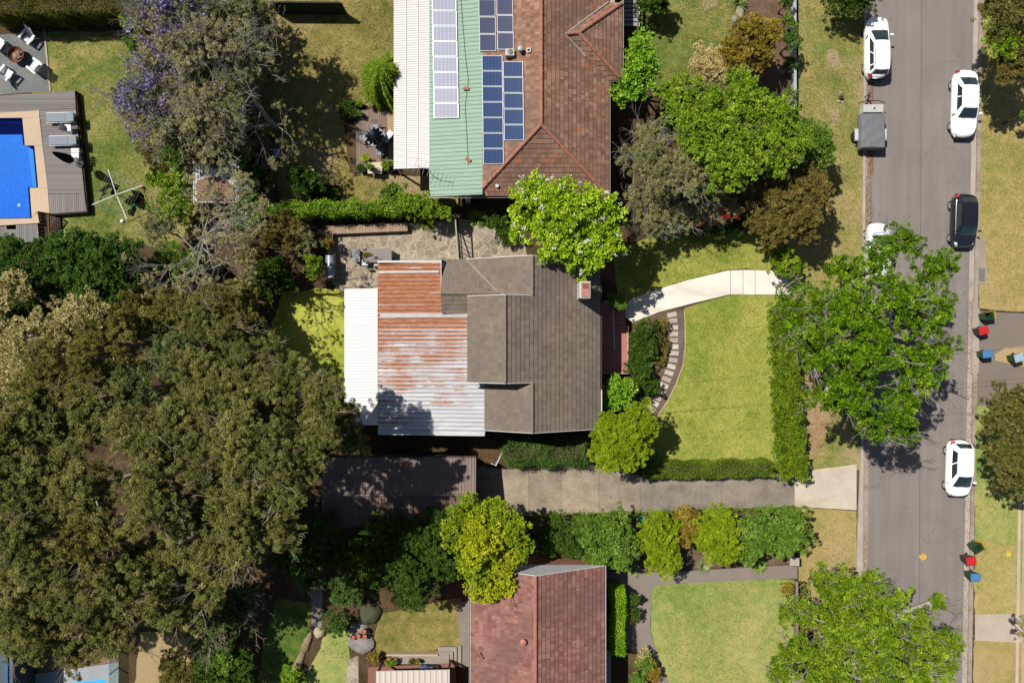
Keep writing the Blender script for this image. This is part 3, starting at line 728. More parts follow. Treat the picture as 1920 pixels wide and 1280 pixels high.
def tilemat(name, c1, c2, c3, dirt, tw=.21, amt=.45, lich=None, joint=.35, odd=None):
    b = NB(name)
    uv = b.n('ShaderNodeTexCoord').outputs['UV']
    sx = b.n('ShaderNodeSeparateXYZ', i_Vector=uv)
    row = b.math('FLOOR', sx.outputs[1]); off = 0.0
    cu = b.math('ADD', b.math('DIVIDE', sx.outputs[0], tw), off)
    cell = b.n('ShaderNodeCombineXYZ', i_X=b.math('FLOOR', cu), i_Y=row)
    wn = b.n('ShaderNodeTexWhiteNoise', noise_dimensions='3D', i_Vector=cell.outputs[0]).outputs[0]
    cell2 = b.n('ShaderNodeCombineXYZ', i_X=b.math('FLOOR', b.math('MULTIPLY', cu, .5)), i_Y=row)
    wn2 = b.n('ShaderNodeTexWhiteNoise', noise_dimensions='3D', i_Vector=cell2.outputs[0]).outputs[0]
    wn = b.math('ADD', b.math('MULTIPLY', wn, .3), b.math('MULTIPLY', wn2, .7))
    p = b.pos(); n1 = b.noise(p, .35, 5, .6, .3); n2 = b.noise(p, 5.0, 5, .7)
    col = b.ramp(b.math('ADD', b.math('MULTIPLY', wn, .55), b.math('MULTIPLY', n2, .45)), [(.2, c1), (.48, c2), (.78, c3)])
    col = b.mix(b.ramp(n1, [(.42, 0), (.64, amt)]), col, dirt)
    if lich: col = b.mix(b.ramp(b.noise(p, 7.0, 5, .8), [(.62, 0), (.72, .8)]), col, lich)
    if odd: col = b.mix(b.ramp(wn2, [(.988, 0), (.992, .8)]), col, odd)
    fr = b.math('FRACT', cu)
    j = b.ramp(fr, [(0.0, 0), (.16, 1), (.84, 1), (1.0, 0)])
    col = b.mix(b.math('MULTIPLY', b.math('SUBTRACT', 1.0, j), joint), col, tuple(x * .25 for x in c1))
    b.bump(b.math('ADD', b.math('MULTIPLY', j, .5), b.math('MULTIPLY', n2, .4)), .6, .03)
    return b.fin(col, .85, .2)
T_BROWN = tilemat('brown_tiles', A(128, 114, 101), A(144, 130, 116), A(158, 144, 129), A(124, 114, 106), .125, .6, A(172, 160, 142), .42)
T_TERRA = tilemat('terracotta_tiles', A(130, 96, 78), A(166, 122, 101), A(194, 156, 132), A(130, 106, 91), .125, .75, A(200, 172, 146), .5, A(206, 112, 74))
T_RED = tilemat('dark_red_tiles', A(134, 90, 82), A(164, 114, 103), A(188, 144, 131), A(132, 100, 93), .125, .7, A(206, 178, 166), .5)
RIDGE_T = plain('terracotta_ridge', A(176, 122, 100), .8, .3, 2.5)
RIDGE_R = plain('red_ridge', A(186, 122, 108), .8, .25, 2.5)
RIDGE_B = plain('brown_ridge', A(140, 126, 112), .8, .2, 2.5)
def ridge(parent, mat, a, b, rad=.11, seg=.38):
    "half-round ridge caps end to end"
    mb = MB()
    a = Vector(a); b = Vector(b); L = (b - a).length; d = (b - a) / L; n = max(1, int(L / seg))
    side = d.cross(Vector((0, 0, 1))).normalized(); up = side.cross(d)
    for i in range(n):
        p = a + d * (L * i / n); q = a + d * (L * (i + 1) / n)
        pr = [];
        for e, rr_ in ((p, rad * 1.08), (q, rad * .95)):
            for k in range(7):
                t = math.pi * k / 6
                pr.append(e + side * math.cos(t) * rr_ + up * (math.sin(t) * rr_ * .75 - .015))
        m = len(mb.v); mb.v += [tuple(x) for x in pr]
        for k in range(6): mb.f.append((m + k, m + k + 1, m + 8 + k, m + 7 + k))
        mb.f.append(tuple(m + k for k in range(6, -1, -1))); mb.f.append(tuple(m + 7 + k for k in range(7)))
    mb.build('ridge_caps', mat, parent)
def corr(mb, p00, p10, p11, p01, per=.19, amp=.022, seg=6, nlong=3, box=False, ph=0.0):
    "corrugated sheet: ribs run p00->p10, profile across p00->p01"
    p00, p10, p11, p01 = map(Vector, (p00, p10, p11, p01)); L = (p01 - p00).length; nv = max(2, int(L / per * seg))
    def fn(u, v):
        p = p00.lerp(p10, u).lerp(p01.lerp(p11, u), v); x = v * L / per + ph
        if box:
            f = x % 1.0; hgt = amp * max(0, min(1, (0.22 - abs(f - .5)) / .08))
        else: hgt = amp * math.sin(2 * math.pi * x)
        p.z += hgt; return p
    mb.grid(fn, nlong, nv)
    dz = Vector((0, 0, -.06))
    mb.poly([p00 + dz, p01 + dz, p11 + dz, p10 + dz])
def metal(name, c, rough=.45, var=.12, streak=None, amt=.5, metalv=0.0, stretch=(.5, 5, 1), spec=.5, blot=None):
    b = NB(name); v = b.pos(stretch)
    n = b.noise(v, 1.1, 6, .7, .3); n2 = b.noise(b.pos(), 12.0, 4, .75)
    col = b.ramp(n, [(.3, tuple(x * (1 - var) for x in c)), (.7, tuple(min(.9, x * (1 + var)) for x in c))])
    if streak: col = b.mix(b.ramp(b.math('ADD', b.math('MULTIPLY', n, .6), b.math('MULTIPLY', n2, .4)), [(.54, 0), (.66, amt)]), col, streak)
    col = b.mix(1.0, col, b.ramp(n2, [(.3, 1 - var), (.7, 1 + var)]), 'MULTIPLY')
    return b.fin(col, rough, spec, metalv)
def rustmat():
    b = NB('rusted_iron'); p = b.n('ShaderNodeNewGeometry').outputs['Position']
    sx = b.n('ShaderNodeSeparateXYZ', i_Vector=p); X, Y = sx.outputs[0], sx.outputs[1]
    band = b.math('FLOOR', b.math('DIVIDE', Y, .38))
    wn = b.n('ShaderNodeTexWhiteNoise', noise_dimensions='1D', i_W=band).outputs[0]
    n1 = b.noise(b.pos((.30, 5.2, 1)), 1.0, 6, .72, .25); n2 = b.noise(b.pos((1.4, 10, 1)), 1.6, 6, .8); n3 = b.noise(b.pos(), .45, 4, .6)
    # heaviest at the north-west, fading to bare zinc sheets in the south-east
    g = b.math('ADD', b.math('MULTIPLY', b.math('ADD', Y, 1.2), .115), b.math('MULTIPLY', b.math('ADD', X, 5.0), -.05))
    g = b.math('ADD', g, b.math('MULTIPLY', b.math('SUBTRACT', wn, .5), .22))
    n4 = b.noise(b.pos((.12, 11.5, 1)), 1.0, 3, .6)
    g = b.math('ADD', g, b.math('MULTIPLY', b.math('SUBTRACT', n4, .5), 1.5))
    g = b.math('ADD', g, b.math('MULTIPLY', b.math('SUBTRACT', n1, .5), .8))
    g = b.math('ADD', g, b.math('MULTIPLY', b.math('SUBTRACT', n2, .5), .75))
    g = b.math('ADD', g, b.math('MULTIPLY', b.math('SUBTRACT', n3, .5), 1.5))
    # rain keeps the crests of the corrugations bright while rust sits in the flanks and valleys
    sn = b.math('SINE', b.math('MULTIPLY', b.math('SUBTRACT', 4.86, Y), 2 * math.pi / .255))
    g = b.math('SUBTRACT', g, b.math('MULTIPLY', b.math('POWER', b.math('MAXIMUM', sn, 0.0), 2.5), .45))
    m = b.ramp(b.math('ADD', g, .15), [(-.0, 0), (.08, .6), (.2, 1)])
    rc = b.ramp(n2, [(.3, A(140, 82, 54)), (.5, A(180, 114, 76)), (.70, A(212, 168, 136))])
    zc = b.ramp(b.noise(b.pos((.3, 4, 1)), 1.3, 5, .7), [(.32, A(182, 182, 186)), (.5, A(206, 206, 210)), (.7, A(230, 230, 232))])
    col = b.mix(m, zc, rc)
    ro = b.ramp(m, [(0, .5), (1, .85)])
    return b.fin(col, ro, .45)
RUST = rustmat()
WHITEFIB = metal('white_corrugated', A(244, 244, 242, 1.04), .55, .06, A(190, 186, 180), .35)
OLDFIB = metal('weathered_white_sheet', A(246, 242, 238), .6, .08, A(140, 122, 106), .6, stretch=(1.6, 7, 1))
GREENM = metal('pale_green_metal', A(140, 176, 152), .6, .08, A(176, 200, 184), .5, stretch=(.5, 4, 1))
DARKM = metal('dark_brown_metal', A(128, 106, 96), .6, .16, A(158, 134, 120), .4, stretch=(5, .5, 1))
CREAMM = metal('cream_metal', A(224, 212, 200), .5, .07, A(190, 170, 156), .4, stretch=(4, .6, 1))
GUTW = plain('gutter_white', A(226, 224, 220), .5, .1)
GUTB = plain('gutter_brown', A(120, 82, 66), .5, .2)
WALLW = plain('weatherboard_cream', A(200, 194, 182), .8, .08)
BRICK = NB('red_brick'); _v = BRICK.n('ShaderNodeTexCoord').outputs['Object']
_br = BRICK.n('ShaderNodeTexBrick', i_Vector=BRICK.n('ShaderNodeMapping', i_Vector=_v, i_Rotation=(R(90), 0, 0)).outputs[0], i_Color1=(*A(150, 84, 62), 1), i_Color2=(*A(186, 116, 88), 1), i_Mortar=(*A(196, 180, 160), 1), i_Scale=1.0)
_br.inputs['Brick Width'].default_value = .24; _br.inputs['Row Height'].default_value = .086; _br.inputs['Mortar Size'].default_value = .008
BRICK = BRICK.fin(_br.outputs[0], .85, .2)
GLASS = NB('window_glass').fin(A(40, 52, 60), .08, .6)
FRAME = plain('white_frame', A(232, 230, 226), .5, .06)
DARKT = timber('dark_timber', A(74, 56, 44), 'Y', .15)
TIMB = timber('weathered_timber', A(176, 150, 126), 'Y', .22, .04, .12)
def windows(parent, specs):
    "(x, y, z, w, h, facing) with the wall plane at x or y"
    for x, y, z, w, h, f in specs:
        dx, dy = {'e': (1, 0), 'w': (-1, 0), 'n': (0, 1), 's': (0, -1)}[f]
        fr = MB(); d = .06
        def bx(mb, du, dz, su, sz, t, out):
            c = (x + dx * out + (0 if dx else du), y + dy * out + (du if dx else 0), z + dz)
            mb.box(c, (t if dx else su, su if dx else t, sz))
        bx(fr, 0, h / 2 - .03, w, .06, .06, .03); bx(fr, 0, -h / 2 + .03, w, .06, .06, .03)
        for q in (-w / 2 + .03, 0, w / 2 - .03): bx(fr, q, 0, .05, h - .12, .06, .03)
        o = fr.build('window', FRAME, parent)
        g = MB(); bx(g, 0, 0, w - .1, h - .12, .02, .012); g.build('pane', GLASS, o, org=ORG[parent.name])
        s = MB(); bx(s, 0, -h / 2 - .035, w + .12, .05, .14, .07); s.build('sill', FRAME, o, org=ORG[parent.name])
def gutter(mb, a, b, s=.10):
    a = Vector(a); b = Vector(b); d = (b - a).normalized(); n = d.cross(Vector((0, 0, 1)))
    q = []
    for e in (a, b):
        for (o, z) in ((0, 0), (0, -s), (s, -s), (s, .0), (s - .015, .0), (s - .015, -s + .015), (.015, -s + .015), (.015, 0)): q.append(e + n * o + Vector((0, 0, z)))
    m = len(mb.v); mb.v += [tuple(x) for x in q]
    for k in range(8): mb.f.append((m + k, m + (k + 1) % 8, m + 8 + (k + 1) % 8, m + 8 + k))
    mb.f.append((m, m + 1, m + 2, m + 3, m + 4, m + 5, m + 6, m + 7)[::-1]); mb.f.append(tuple(m + 8 + k for k in range(8)))

# ------------------------------------------------------------------ the house in the middle
Hc = thing('house', (0, 0, 0), 'brown tiled house in the middle with a rusty corrugated iron roof and white lean-to behind', 'house')
YN, YS, Y1, Y2 = 5.07, -5.40, 2.70, -2.42
XE, ZE, XM, ZM, XS, ZS = 5.47, 3.3, -.40, 6.0, 1.2, 5.264
Xw = -4.32
def wy(px, py, z): return P(px, py, z)
mb = MB()
tile_plane(mb, [(XE, Y1, ZE), (XE, YN, ZE), (XS, YN, ZS), (XS, Y1, ZS)])
tile_plane(mb, [(XE, Y2, ZE), (XE, Y1, ZE), (XM, Y1, ZM), (XM, Y2, ZM)])
tile_plane(mb, [(XE, YS, ZE), (XE, Y2, ZE), (XS, Y2, ZS), (XS, YS, ZS)])
tile_plane(mb, [(XM, Y2, ZM), (XM, Y1, ZM), (-2.66, Y1, 4.96), (-2.66, Y2, 4.96)])
tile_plane(mb, [(XS, YS, ZS), (XS, Y2, ZS), (-1.67, Y2, 3.944), (-1.67, YS, 3.944)])
tile_plane(mb, [(XS, Y1, ZS), (XS, YN, ZS), (-2.84, YN, 3.406), (-.78, 2.93, 4.353), (-.78, Y1, 4.353)])
tile_plane(mb, [(-2.84, YN, 3.4), (Xw, YN, 3.4), (Xw, 2.93, 4.35), (-.78, 2.93, 4.35)])
tile_plane(mb, [(Xw, 2.93, 4.35), (Xw, 1.73, 3.8), (-1.6, 1.73, 3.8), (-1.6, 2.93, 4.35)])
mb.build('tile_roof', T_BROWN, Hc)
for q in (((XM, Y2, ZM + .05), (XM, Y1, ZM + .05)), ((XS, YS, ZS + .05), (XS, Y2 - .05, ZS + .05)), ((XS, Y1 + .05, ZS + .05), (XS, YN, ZS + .05)), ((Xw, 2.93, 4.4), (-.85, 2.93, 4.4))): ridge(Hc, RIDGE_B, *q, rad=.09)
mb = MB(); mb.tube([(-2.84, YN, 3.43), (-.78, 2.93, 4.37)], .05, 6)
mb.build('valley_flashing', plain('valley_beige', A(168, 154, 140), .6, .15), Hc)
def board(mb, a, b, y, t=.04, h=.2):
    mb.add([(a[0], y - t / 2, a[1] - h), (b[0], y - t / 2, b[1] - h), (b[0], y - t / 2, b[1] + .055), (a[0], y - t / 2, a[1] + .055),
            (a[0], y + t / 2, a[1] - h), (b[0], y + t / 2, b[1] - h), (b[0], y + t / 2, b[1] + .055), (a[0], y + t / 2, a[1] + .055)],
           [(0, 1, 2, 3), (7, 6, 5, 4), (0, 4, 5, 1), (1, 5, 6, 2), (2, 6, 7, 3), (3, 7, 4, 0)])
    return mb
for y, runs in ((Y1 + .025, ((-2.66, 4.96), (XM, ZM), (XS + .02, ZS))), (Y2 - .025, ((-2.66, 4.96), (XM, ZM), (XS + .02, ZS))), (YN + .03, ((-2.84, 3.406), (XS, ZS), (XE, ZE))), (YS - .03, ((-1.67, 3.944), (XS, ZS), (XE, ZE)))):
    mb = MB()
    for a, b in zip(runs, runs[1:]): board(mb, a, b, y)
    mb.build('barge_board', GUTW, Hc)
mb = MB(); mb.box((Xw - .02, 4.0, 3.72), (.04, 2.14, .5)); mb.build('barge_board', GUTW, Hc)
mb = MB()
mb.box((1.6, -.2, 1.6), (6.6, 9.7, 3.2)); mb.box((-4.85, -.35, 1.62), (6.3, 9.9, 3.2))
for y in (Y1 - .12, Y2 + .12): mb.add([(-2.5, y, 3.2), (4.8, y, 3.2), (4.8, y, 3.5), (XM, y, ZM - .14), (-2.5, y, 4.96)], [(4, 3, 2, 1, 0)])
for y in (YN - .33, YS + .33): mb.add([(-1.6, y, 3.19), (4.9, y, 3.19), (4.9, y, 3.45), (XS, y, ZS - .14), (-1.6, y, 3.85)], [(4, 3, 2, 1, 0)])
mb.add([(-2.45, Y1 - .2, 3.3), (-2.45, Y2 + .2, 3.3), (-2.45, Y2 + .2, 5.0), (-2.45, Y1 - .2, 5.0)], [(0, 1, 2, 3)])
mb.build('wall', WALLW, Hc)
# low-pitched corrugated roof, three widths on one slope
zt = lambda x: 3.30 + (x + 8.3) * .085
mb = MB(); x0 = -8.33; RP = .255
for (xa, ya, yb) in ((-4.30, 4.86, 1.70), (-2.60, 1.70, -2.47), (-1.66, -2.47, -5.66)):
    corr(mb, (x0, ya, zt(x0)), (xa, ya, zt(xa)), (xa, yb, zt(xa)), (x0, yb, zt(x0)), RP, .03, ph=(4.86 - ya) / RP)
mb.build('corrugated_roof', RUST, Hc)
mb = MB()
gutter(mb, (x0, -5.7, 3.28), (x0, 4.9, 3.28), .11)
mb.build('gutter', plain('gutter_rusty', A(140, 96, 84), .7, .3), Hc)
for c_, d_, r_ in ((((x0 - 4.3) / 2, 4.93, 3.50), (4.0, .13, .12), 0), ((-4.26, 4.46, 3.62), (.12, .8, .12), 0), (((x0 - 1.66) / 2, -5.73, 3.56), (6.66, .12, .1), -.085)):
    mb = MB(); mb.box(c_, d_, ry=r_); mb.build('fascia', GUTW, Hc)
FLS = plain('lead_flashing', A(176, 172, 170), .5, .2, metal=.3)
for x_, y_, l_, w_ in ((-5.0, 1.60, 6.4, .22), (-6.4, 4.30, 3.8, .14)):
    mb = MB(); mb.box((x_, y_, zt(x_) + .045), (l_, w_, .02), ry=-.085); mb.build('flashing', FLS, Hc)
mb = MB(); gutter(mb, (XE + .01, YS, ZE), (XE + .01, YN, ZE), .10); mb.build('gutter', GUTB, Hc)
mb = MB(); mb.box((XE + .09, -4.2, ZE - .03), (.07, 2.4, .13)); mb.build('fascia', GUTW, Hc)
# white lean-to on posts
mb = MB(); corr(mb, (-10.58, 3.32, 2.62), (-8.42, 3.32, 2.95), (-8.42, -5.24, 2.95), (-10.58, -5.24, 2.62), .17, .018)
mb.build('white_roof', WHITEFIB, Hc)
for y in (3.1, -1.0, -5.0):
    mb = MB(); mb.box((-10.4, y, 1.29), (.1, .1, 2.58)); mb.build('post', FRAME, Hc)
mb = MB(); gutter(mb, (-10.6, -5.24, 2.62), (-10.6, 3.32, 2.62), .09); mb.build('gutter', FRAME, Hc)
# chimney
cx, cy = 4.28, 3.03
mb = MB(); mb.box((cx, cy, 4.65), (.62, .98, 2.3)); ch = mb.build('chimney', plain('chimney_render', A(226, 222, 214), .7, .06), Hc, bevel=.01)
mb = MB(); mb.box((cx, cy, 5.83), (.46, .84, .09)); mb.build('chimney_cap', plain('chimney_brick', A(196, 138, 120), .85, .3, 4), ch, bevel=.01)
mb = MB(); mb.box((cx, cy + .2, 5.90), (.28, .26, .05)); mb.build('chimney_pot', plain('pot_brick', A(150, 96, 82), .85, .3, 4), ch)
windows(Hc, [(4.90, -3.6, 1.7, 1.8, 1.4, 'e'), (4.90, 1.9, 1.7, 1.5, 1.4, 'e'), (2.6, -5.05, 1.7, 1.6, 1.3, 's'), (-5.5, -5.3, 1.7, 1.4, 1.2, 's'), (-6.0, 4.6, 1.7, 1.8, 1.3, 'n')])
mb = MB(); mb.box((4.93, .3, 1.55), (.06, .95, 2.05)); dr = mb.build('door', plain('door_paint', A(70, 40, 34), .4, .1), Hc)
# front porch with steps
PORCH = plain('red_porch_tiles', A(196, 128, 116), .7, .12, 5)
mb = MB(); mb.prism([(4.9, 2.6), (6.6, 2.6), (6.6, 1.0), (7.55, 1.0), (7.55, -2.0), (4.9, -2.0)], 0, .5); mb.build('porch', PORCH, Hc, bevel=.015)
for i in range(4):
    mb = MB(); y = 1.01 + .33 * (i + .5); z1 = .41 - .09 * i; mb.box((7.08, y, z1 / 2), (.93, .325, z1)); mb.build('step', PORCH, Hc, bevel=.01)
mb = MB()
for i in range(8):
    t = i / 7; mb.tube([(6.65 - .12 * t, -.5 + 3.0 * t, .5 - .02 * t), (6.65 - .12 * t, -.5 + 3.0 * t, 1.45)], .014, 5)
mb.tube([(6.65, -.5, 1.45), (6.53, 2.5, 1.45), (6.0, 2.62, 1.45)], .03, 6)
mb.build('handrail', FRAME, Hc)
mb = MB(); mb.prism([(7.56, 1.0), (7.70, 1.0), (7.70, -2.0), (7.56, -2.0)], 0, .62); mb.prism([(5.0, -2.02), (7.70, -2.02), (7.70, -2.14), (5.0, -2.14)], 0, .62)
mb.build('porch_kerb', plain('porch_edge', A(206, 160, 146), .7, .1), Hc)

# ------------------------------------------------------------------ the house at the top with the solar panels
Ht = thing('house', (0, 16, 0), 'terracotta tiled house with blue solar panels and a pale green metal side roof', 'house')
XR, ZR, XT = 1.74, 5.26, 6.0
YSt, YHp, YTOP = 9.05, 12.87, 30.0
mb = MB()
Ax, Ay, Az = 3.21, 18.5, 4.583
Bx, By, XWg, YWg, YWn = 4.02, 18.6, 6.83, 16.24, 21.0
tile_plane(mb, [(XT, YSt, 3.3), (XT, YWg, 3.3), (Ax, Ay, Az), (Ax, YTOP, Az), (XR, YTOP, ZR), (XR, YHp, ZR)])
tile_plane(mb, [(XR, YHp, ZR), (XR, YTOP, ZR), (-1.80, YTOP, 3.632), (-1.80, YSt + .35, 3.632)])
tile_plane(mb, [(-2.30, YSt, 3.30), (XT, YSt, 3.30), (XR, YHp, ZR)])
tile_plane(mb, [(Bx, By, Az), (XWg, YWg, 3.3), (XWg, YWn, 3.3)])
tile_plane(mb, [(Ax, Ay + .05, Az), (XT, YWg, 3.3), (XWg, YWg, 3.3), (Bx, By, Az)])
tile_plane(mb, [(Ax, Ay + .05, Az + .01), (Bx, By, Az + .01), (XWg, YWn, 3.31), (XT, YWn + .05, 3.31)])
tile_plane(mb, [(XT, YWn, 3.3), (XT, YTOP, 3.3), (Ax, YTOP, Az), (Ax, Ay, Az)])
mb.build('tile_roof', T_TERRA, Ht)
for q in (((XR, YHp, ZR + .05), (XR, YTOP, ZR + .05)), ((XT, YSt, 3.36), (XR, YHp, ZR + .05)), ((-2.2, YSt + .05, 3.38), (XR, YHp, ZR + .05)), ((XWg, YWg, 3.36), (Bx, By, Az + .05)), ((XWg, YWn, 3.36), (Bx, By, Az + .05)), ((Ax + .1, Ay + .05, Az + .05), (Bx, By, Az + .05))): ridge(Ht, RIDGE_T, *q)
mb = MB()
mb.tube([(4.5, 17.4, 4.02), (Ax, Ay, Az + .05), (XT, YWn + .05, 3.37)], .055, 6)
mb.build('valley_flashing', plain('valley_grey', A(196, 188, 180), .6, .15), Ht)
mb = MB(); corr(mb, (-5.12, YSt + .02, 2.98), (-1.82, YSt + .02, 3.61), (-1.82, YTOP, 3.61), (-5.12, YTOP, 2.98), .26, .03, 10, 2, True); mb.build('green_roof', GREENM, Ht)
mb = MB(); corr(mb, (-7.52, 10.95, 2.35), (-5.18, 10.95, 2.62), (-5.18, YTOP, 2.62), (-7.52, YTOP, 2.35), .15, .02, 6, 2); mb.build('white_roof', OLDFIB, Ht)
mb = MB(); mb.box((-5.16, 20, 2.75), (.08, 21, .16)); mb.build('fascia', plain('fascia_green', A(176, 190, 180), .6, .1), Ht)
for k in (.34, .66):
    mb = MB(); mb.box((-7.52 + 2.34 * k, 20.5, 2.375 + .27 * k), (.06, 19, .025), ry=-.115); mb.build('batten', FRAME, Ht)
mb = MB(); gutter(mb, (XT + .01, YSt, 3.3), (XT + .01, YWg - .1, 3.3)); gutter(mb, (XWg + .01, YWg, 3.3), (XWg + .01, 27, 3.3)); gutter(mb, (-5.2, YSt, 3.1), (XT, YSt, 3.28)); gutter(mb, (XT, YWg, 3.3), (XWg, YWg, 3.3))
mb.build('gutter', plain('gutter_pale', A(196, 186, 172), .5, .15), Ht)
mb = MB(); mb.box((1.2, 19.5, 1.6), (8.6, 19.6, 3.2)); mb.box((5.9, 23.5, 1.59), (1.0, 13.6, 3.18)); mb.box((-4.0, 20.5, 1.4), (1.8, 18.6, 2.8)); mb.build('wall', BRICK, Ht)
for y in (11.2, 16, 21): 
    mb = MB(); mb.box((-7.4, y, 1.15), (.1, .1, 2.3)); mb.build('post', FRAME, Ht)
windows(Ht, [(-.5, 9.7, 1.6, 1.6, 1.2, 's'), (3.2, 9.7, 1.6, 1.8, 1.2, 's'), (5.5, 13, 1.6, 1.8, 1.3, 'e')])
mb = MB(); mb.box((-2.9, 9.4, 1.5), (.3, .3, 3.0)); mb.build('post', FRAME, Ht)
# solar panels bedded on their slopes
def cellmat(name, c, line, nx, ny, rough, frame=.0, lw=.05):
    b = NB(name); uv = b.n('ShaderNodeTexCoord').outputs['UV']; s = b.n('ShaderNodeSeparateXYZ', i_Vector=uv)
    m = None
    for o, k in ((s.outputs[0], nx), (s.outputs[1], ny)):
        f = b.math('FRACT', b.math('MULTIPLY', o, k)); q = b.ramp(f, [(0, 0), (lw, 1), (1 - lw, 1), (1, 0)])
        m = q if m is None else b.math('MULTIPLY', m, q)
    col = b.mix(m, line, b.mix(b.noise(b.obj(), .6, 3), tuple(x * .85 for x in c), tuple(x * 1.2 for x in c)))
    return b.fin(col, rough, .55)
CELL_B = cellmat('cells_blue', A(16, 54, 104), A(90, 124, 170), 6, 10, .18, lw=.035)
CELL_D = cellmat('cells_indigo', A(36, 44, 84), A(92, 98, 138), 6, 10, .22, lw=.035)
CELL_P = cellmat('cells_glare_tint', A(60, 74, 122), A(176, 180, 200), 6, 9, .50, lw=.07)  # sun glare on this column partly put into the colour: paler cells, lighter lines
ALU = plain('aluminium', A(206, 210, 216), .4, .06, metal=.2)
def panel(plane, px0, py0, px1, py1, cellm):
    "a framed panel between two photo corners, on plane z = f(x)"
    pts = []
    for px, py in ((px0, py1), (px1, py1), (px1, py0), (px0, py0)):
        z = 3.5
        for _ in range(12): x, y = XY(px, py, z); z = plane(x) + .11
        pts.append(Vector((x, y, z)))
    n = (pts[1] - pts[0]).cross(pts[3] - pts[0]).normalized(); c = sum(pts, Vector()) / 4
    mb = MB(); dn = n * .045
    mb.add([p for p in pts] + [p - dn for p in pts], [(0, 1, 2, 3), (7, 6, 5, 4), (0, 4, 5, 1), (1, 5, 6, 2), (2, 6, 7, 3), (3, 7, 4, 0)])
    pn = mb.build('solar_panel', ALU, Ht)
    mb = MB(); k = .03
    q = [p + (c - p).normalized() * .045 + n * .004 for p in pts]
    mb.poly(q, [(0, 0), (1, 0), (1, 1), (0, 1)]); mb.build('solar_cells', cellm, pn, org=ORG[Ht.name])
fg = lambda x: 2.98 + (x + 5.12) * .191 + .02
ft = lambda x: ZR - (XR - x) * .46 + .02
yb = [-8, 20.5, 49, 78, 107, 136, 165, 194, 222]
for i in range(8): panel(fg, 810 + i * .5 + .0, yb[i], 855.5 + i * .6, yb[i + 1] - 1.2, CELL_P)
for i in range(4):
    y0 = -33 + i * 32.5; y1 = y0 + 31.6
    if i == 0: y0 = -30
    panel(ft, 897 + i * .7, y0, 928 + i * .7, y1, CELL_D); panel(ft, 930.5 + i * .7, y0 - 3, 961 + i * .7, y1 - 3, CELL_D)
for i in range(7): y0 = 104.5 + i * 29.1; panel(ft, 903.5 + i * .4, y0, 942 + i * .4, y0 + 28.2, CELL_B)
for i in range(5): y0 = 115.5 + i * 29.7; panel(ft, 943.2 + i * .5, y0, 980.5 + i * .5, y0 + 28.8, CELL_B)
def on_roof(px, py, f):
    z = 4.0
    for _ in range(12): x, y = XY(px, py, z); z = f(x)
    return Vector((x, y, z))
p = on_roof(956, 103, ft); mb = MB(); mb.box((p.x, p.y, p.z + .2), (.55, .42, .42)); ac = mb.build('cooling_unit', plain('unit_white', A(214, 208, 198), .5, .08), Ht, bevel=.02)
mb = MB(); mb.lathe([(.16, .42), (.16, .44), (.05, .45)], (p.x + .04, p.y, p.z), 16); mb.build('fan_grille', plain('grille', A(120, 118, 116), .5), ac, org=ORG[Ht.name])
p = on_roof(976, 97, ft); mb = MB(); mb.lathe([(.1, 0), (.1, .35), (.17, .38), (.15, .5), (.02, .56)], p, 14); mb.build('roof_vent', ALU, Ht, smooth=False)
p = on_roof(992, 96, ft); mb = MB(); mb.box((p.x, p.y, p.z + .06), (.26, .24, .16), ry=-.43); sk = mb.build('skylight', FRAME, Ht)
mb = MB(); mb.box((p.x - .03, p.y, p.z + .142), (.17, .15, .02), ry=-.43); mb.build('pane', GLASS, sk, org=ORG[Ht.name])
p = on_roof(932, 349, lambda x: 3.65); mb = MB(); mb.box((p.x, p.y, p.z + .06), (.2, .16, .06)); mb.build('roof_plate', FRAME, Ht)
# cable snaking over the green roof, held by two bricks
mb = MB(); cp = [(864, 0), (868, 50), (872, 100), (878, 150), (872, 200), (875, 250), (878, 310)]
mb.tube([on_roof(x, y, lambda q: fg(q) + .035) for x, y in cp], .012, 4); mb.build('cable', plain('cable_black', A(60, 70, 62), .6), Ht)
for x, y, rz in ((874, 167, .1), (878, 300, .6)):
    p = on_roof(x, y, fg); mb = MB(); mb.box((p.x, p.y, p.z + .07), (.34, .18, .1), rz=-rz); tag(mb.build('brick', plain('loose_brick%d' % x, A(196, 120, 96), .85, .2)), 'orange brick on the green roof, %s' % ('halfway up the black cable' if x == 874 else 'tilted near the lower cable end'), 'brick', 'bricks on the green roof')
# television aerial over the corner of the white roof
p = P(800, 330, 3.2)
mb = MB(); mb.tube([(-5.0, 10.4, 2.5), (-5.0, 10.4, 4.2)], .022, 6); mb.tube([(-5.9, 10.75, 4.15), (-4.2, 10.2, 4.2)], .016, 5)
for i in range(7):
    t = i / 6; c = Vector((-5.9, 10.75, 4.15)).lerp(Vector((-4.2, 10.2, 4.2)), t); mb.tube([c + Vector((.16, .48, 0)) * (1 - .3 * t), c - Vector((.16, .48, 0)) * (1 - .3 * t)], .01, 4)
mb.build('aerial', ALU, Ht)

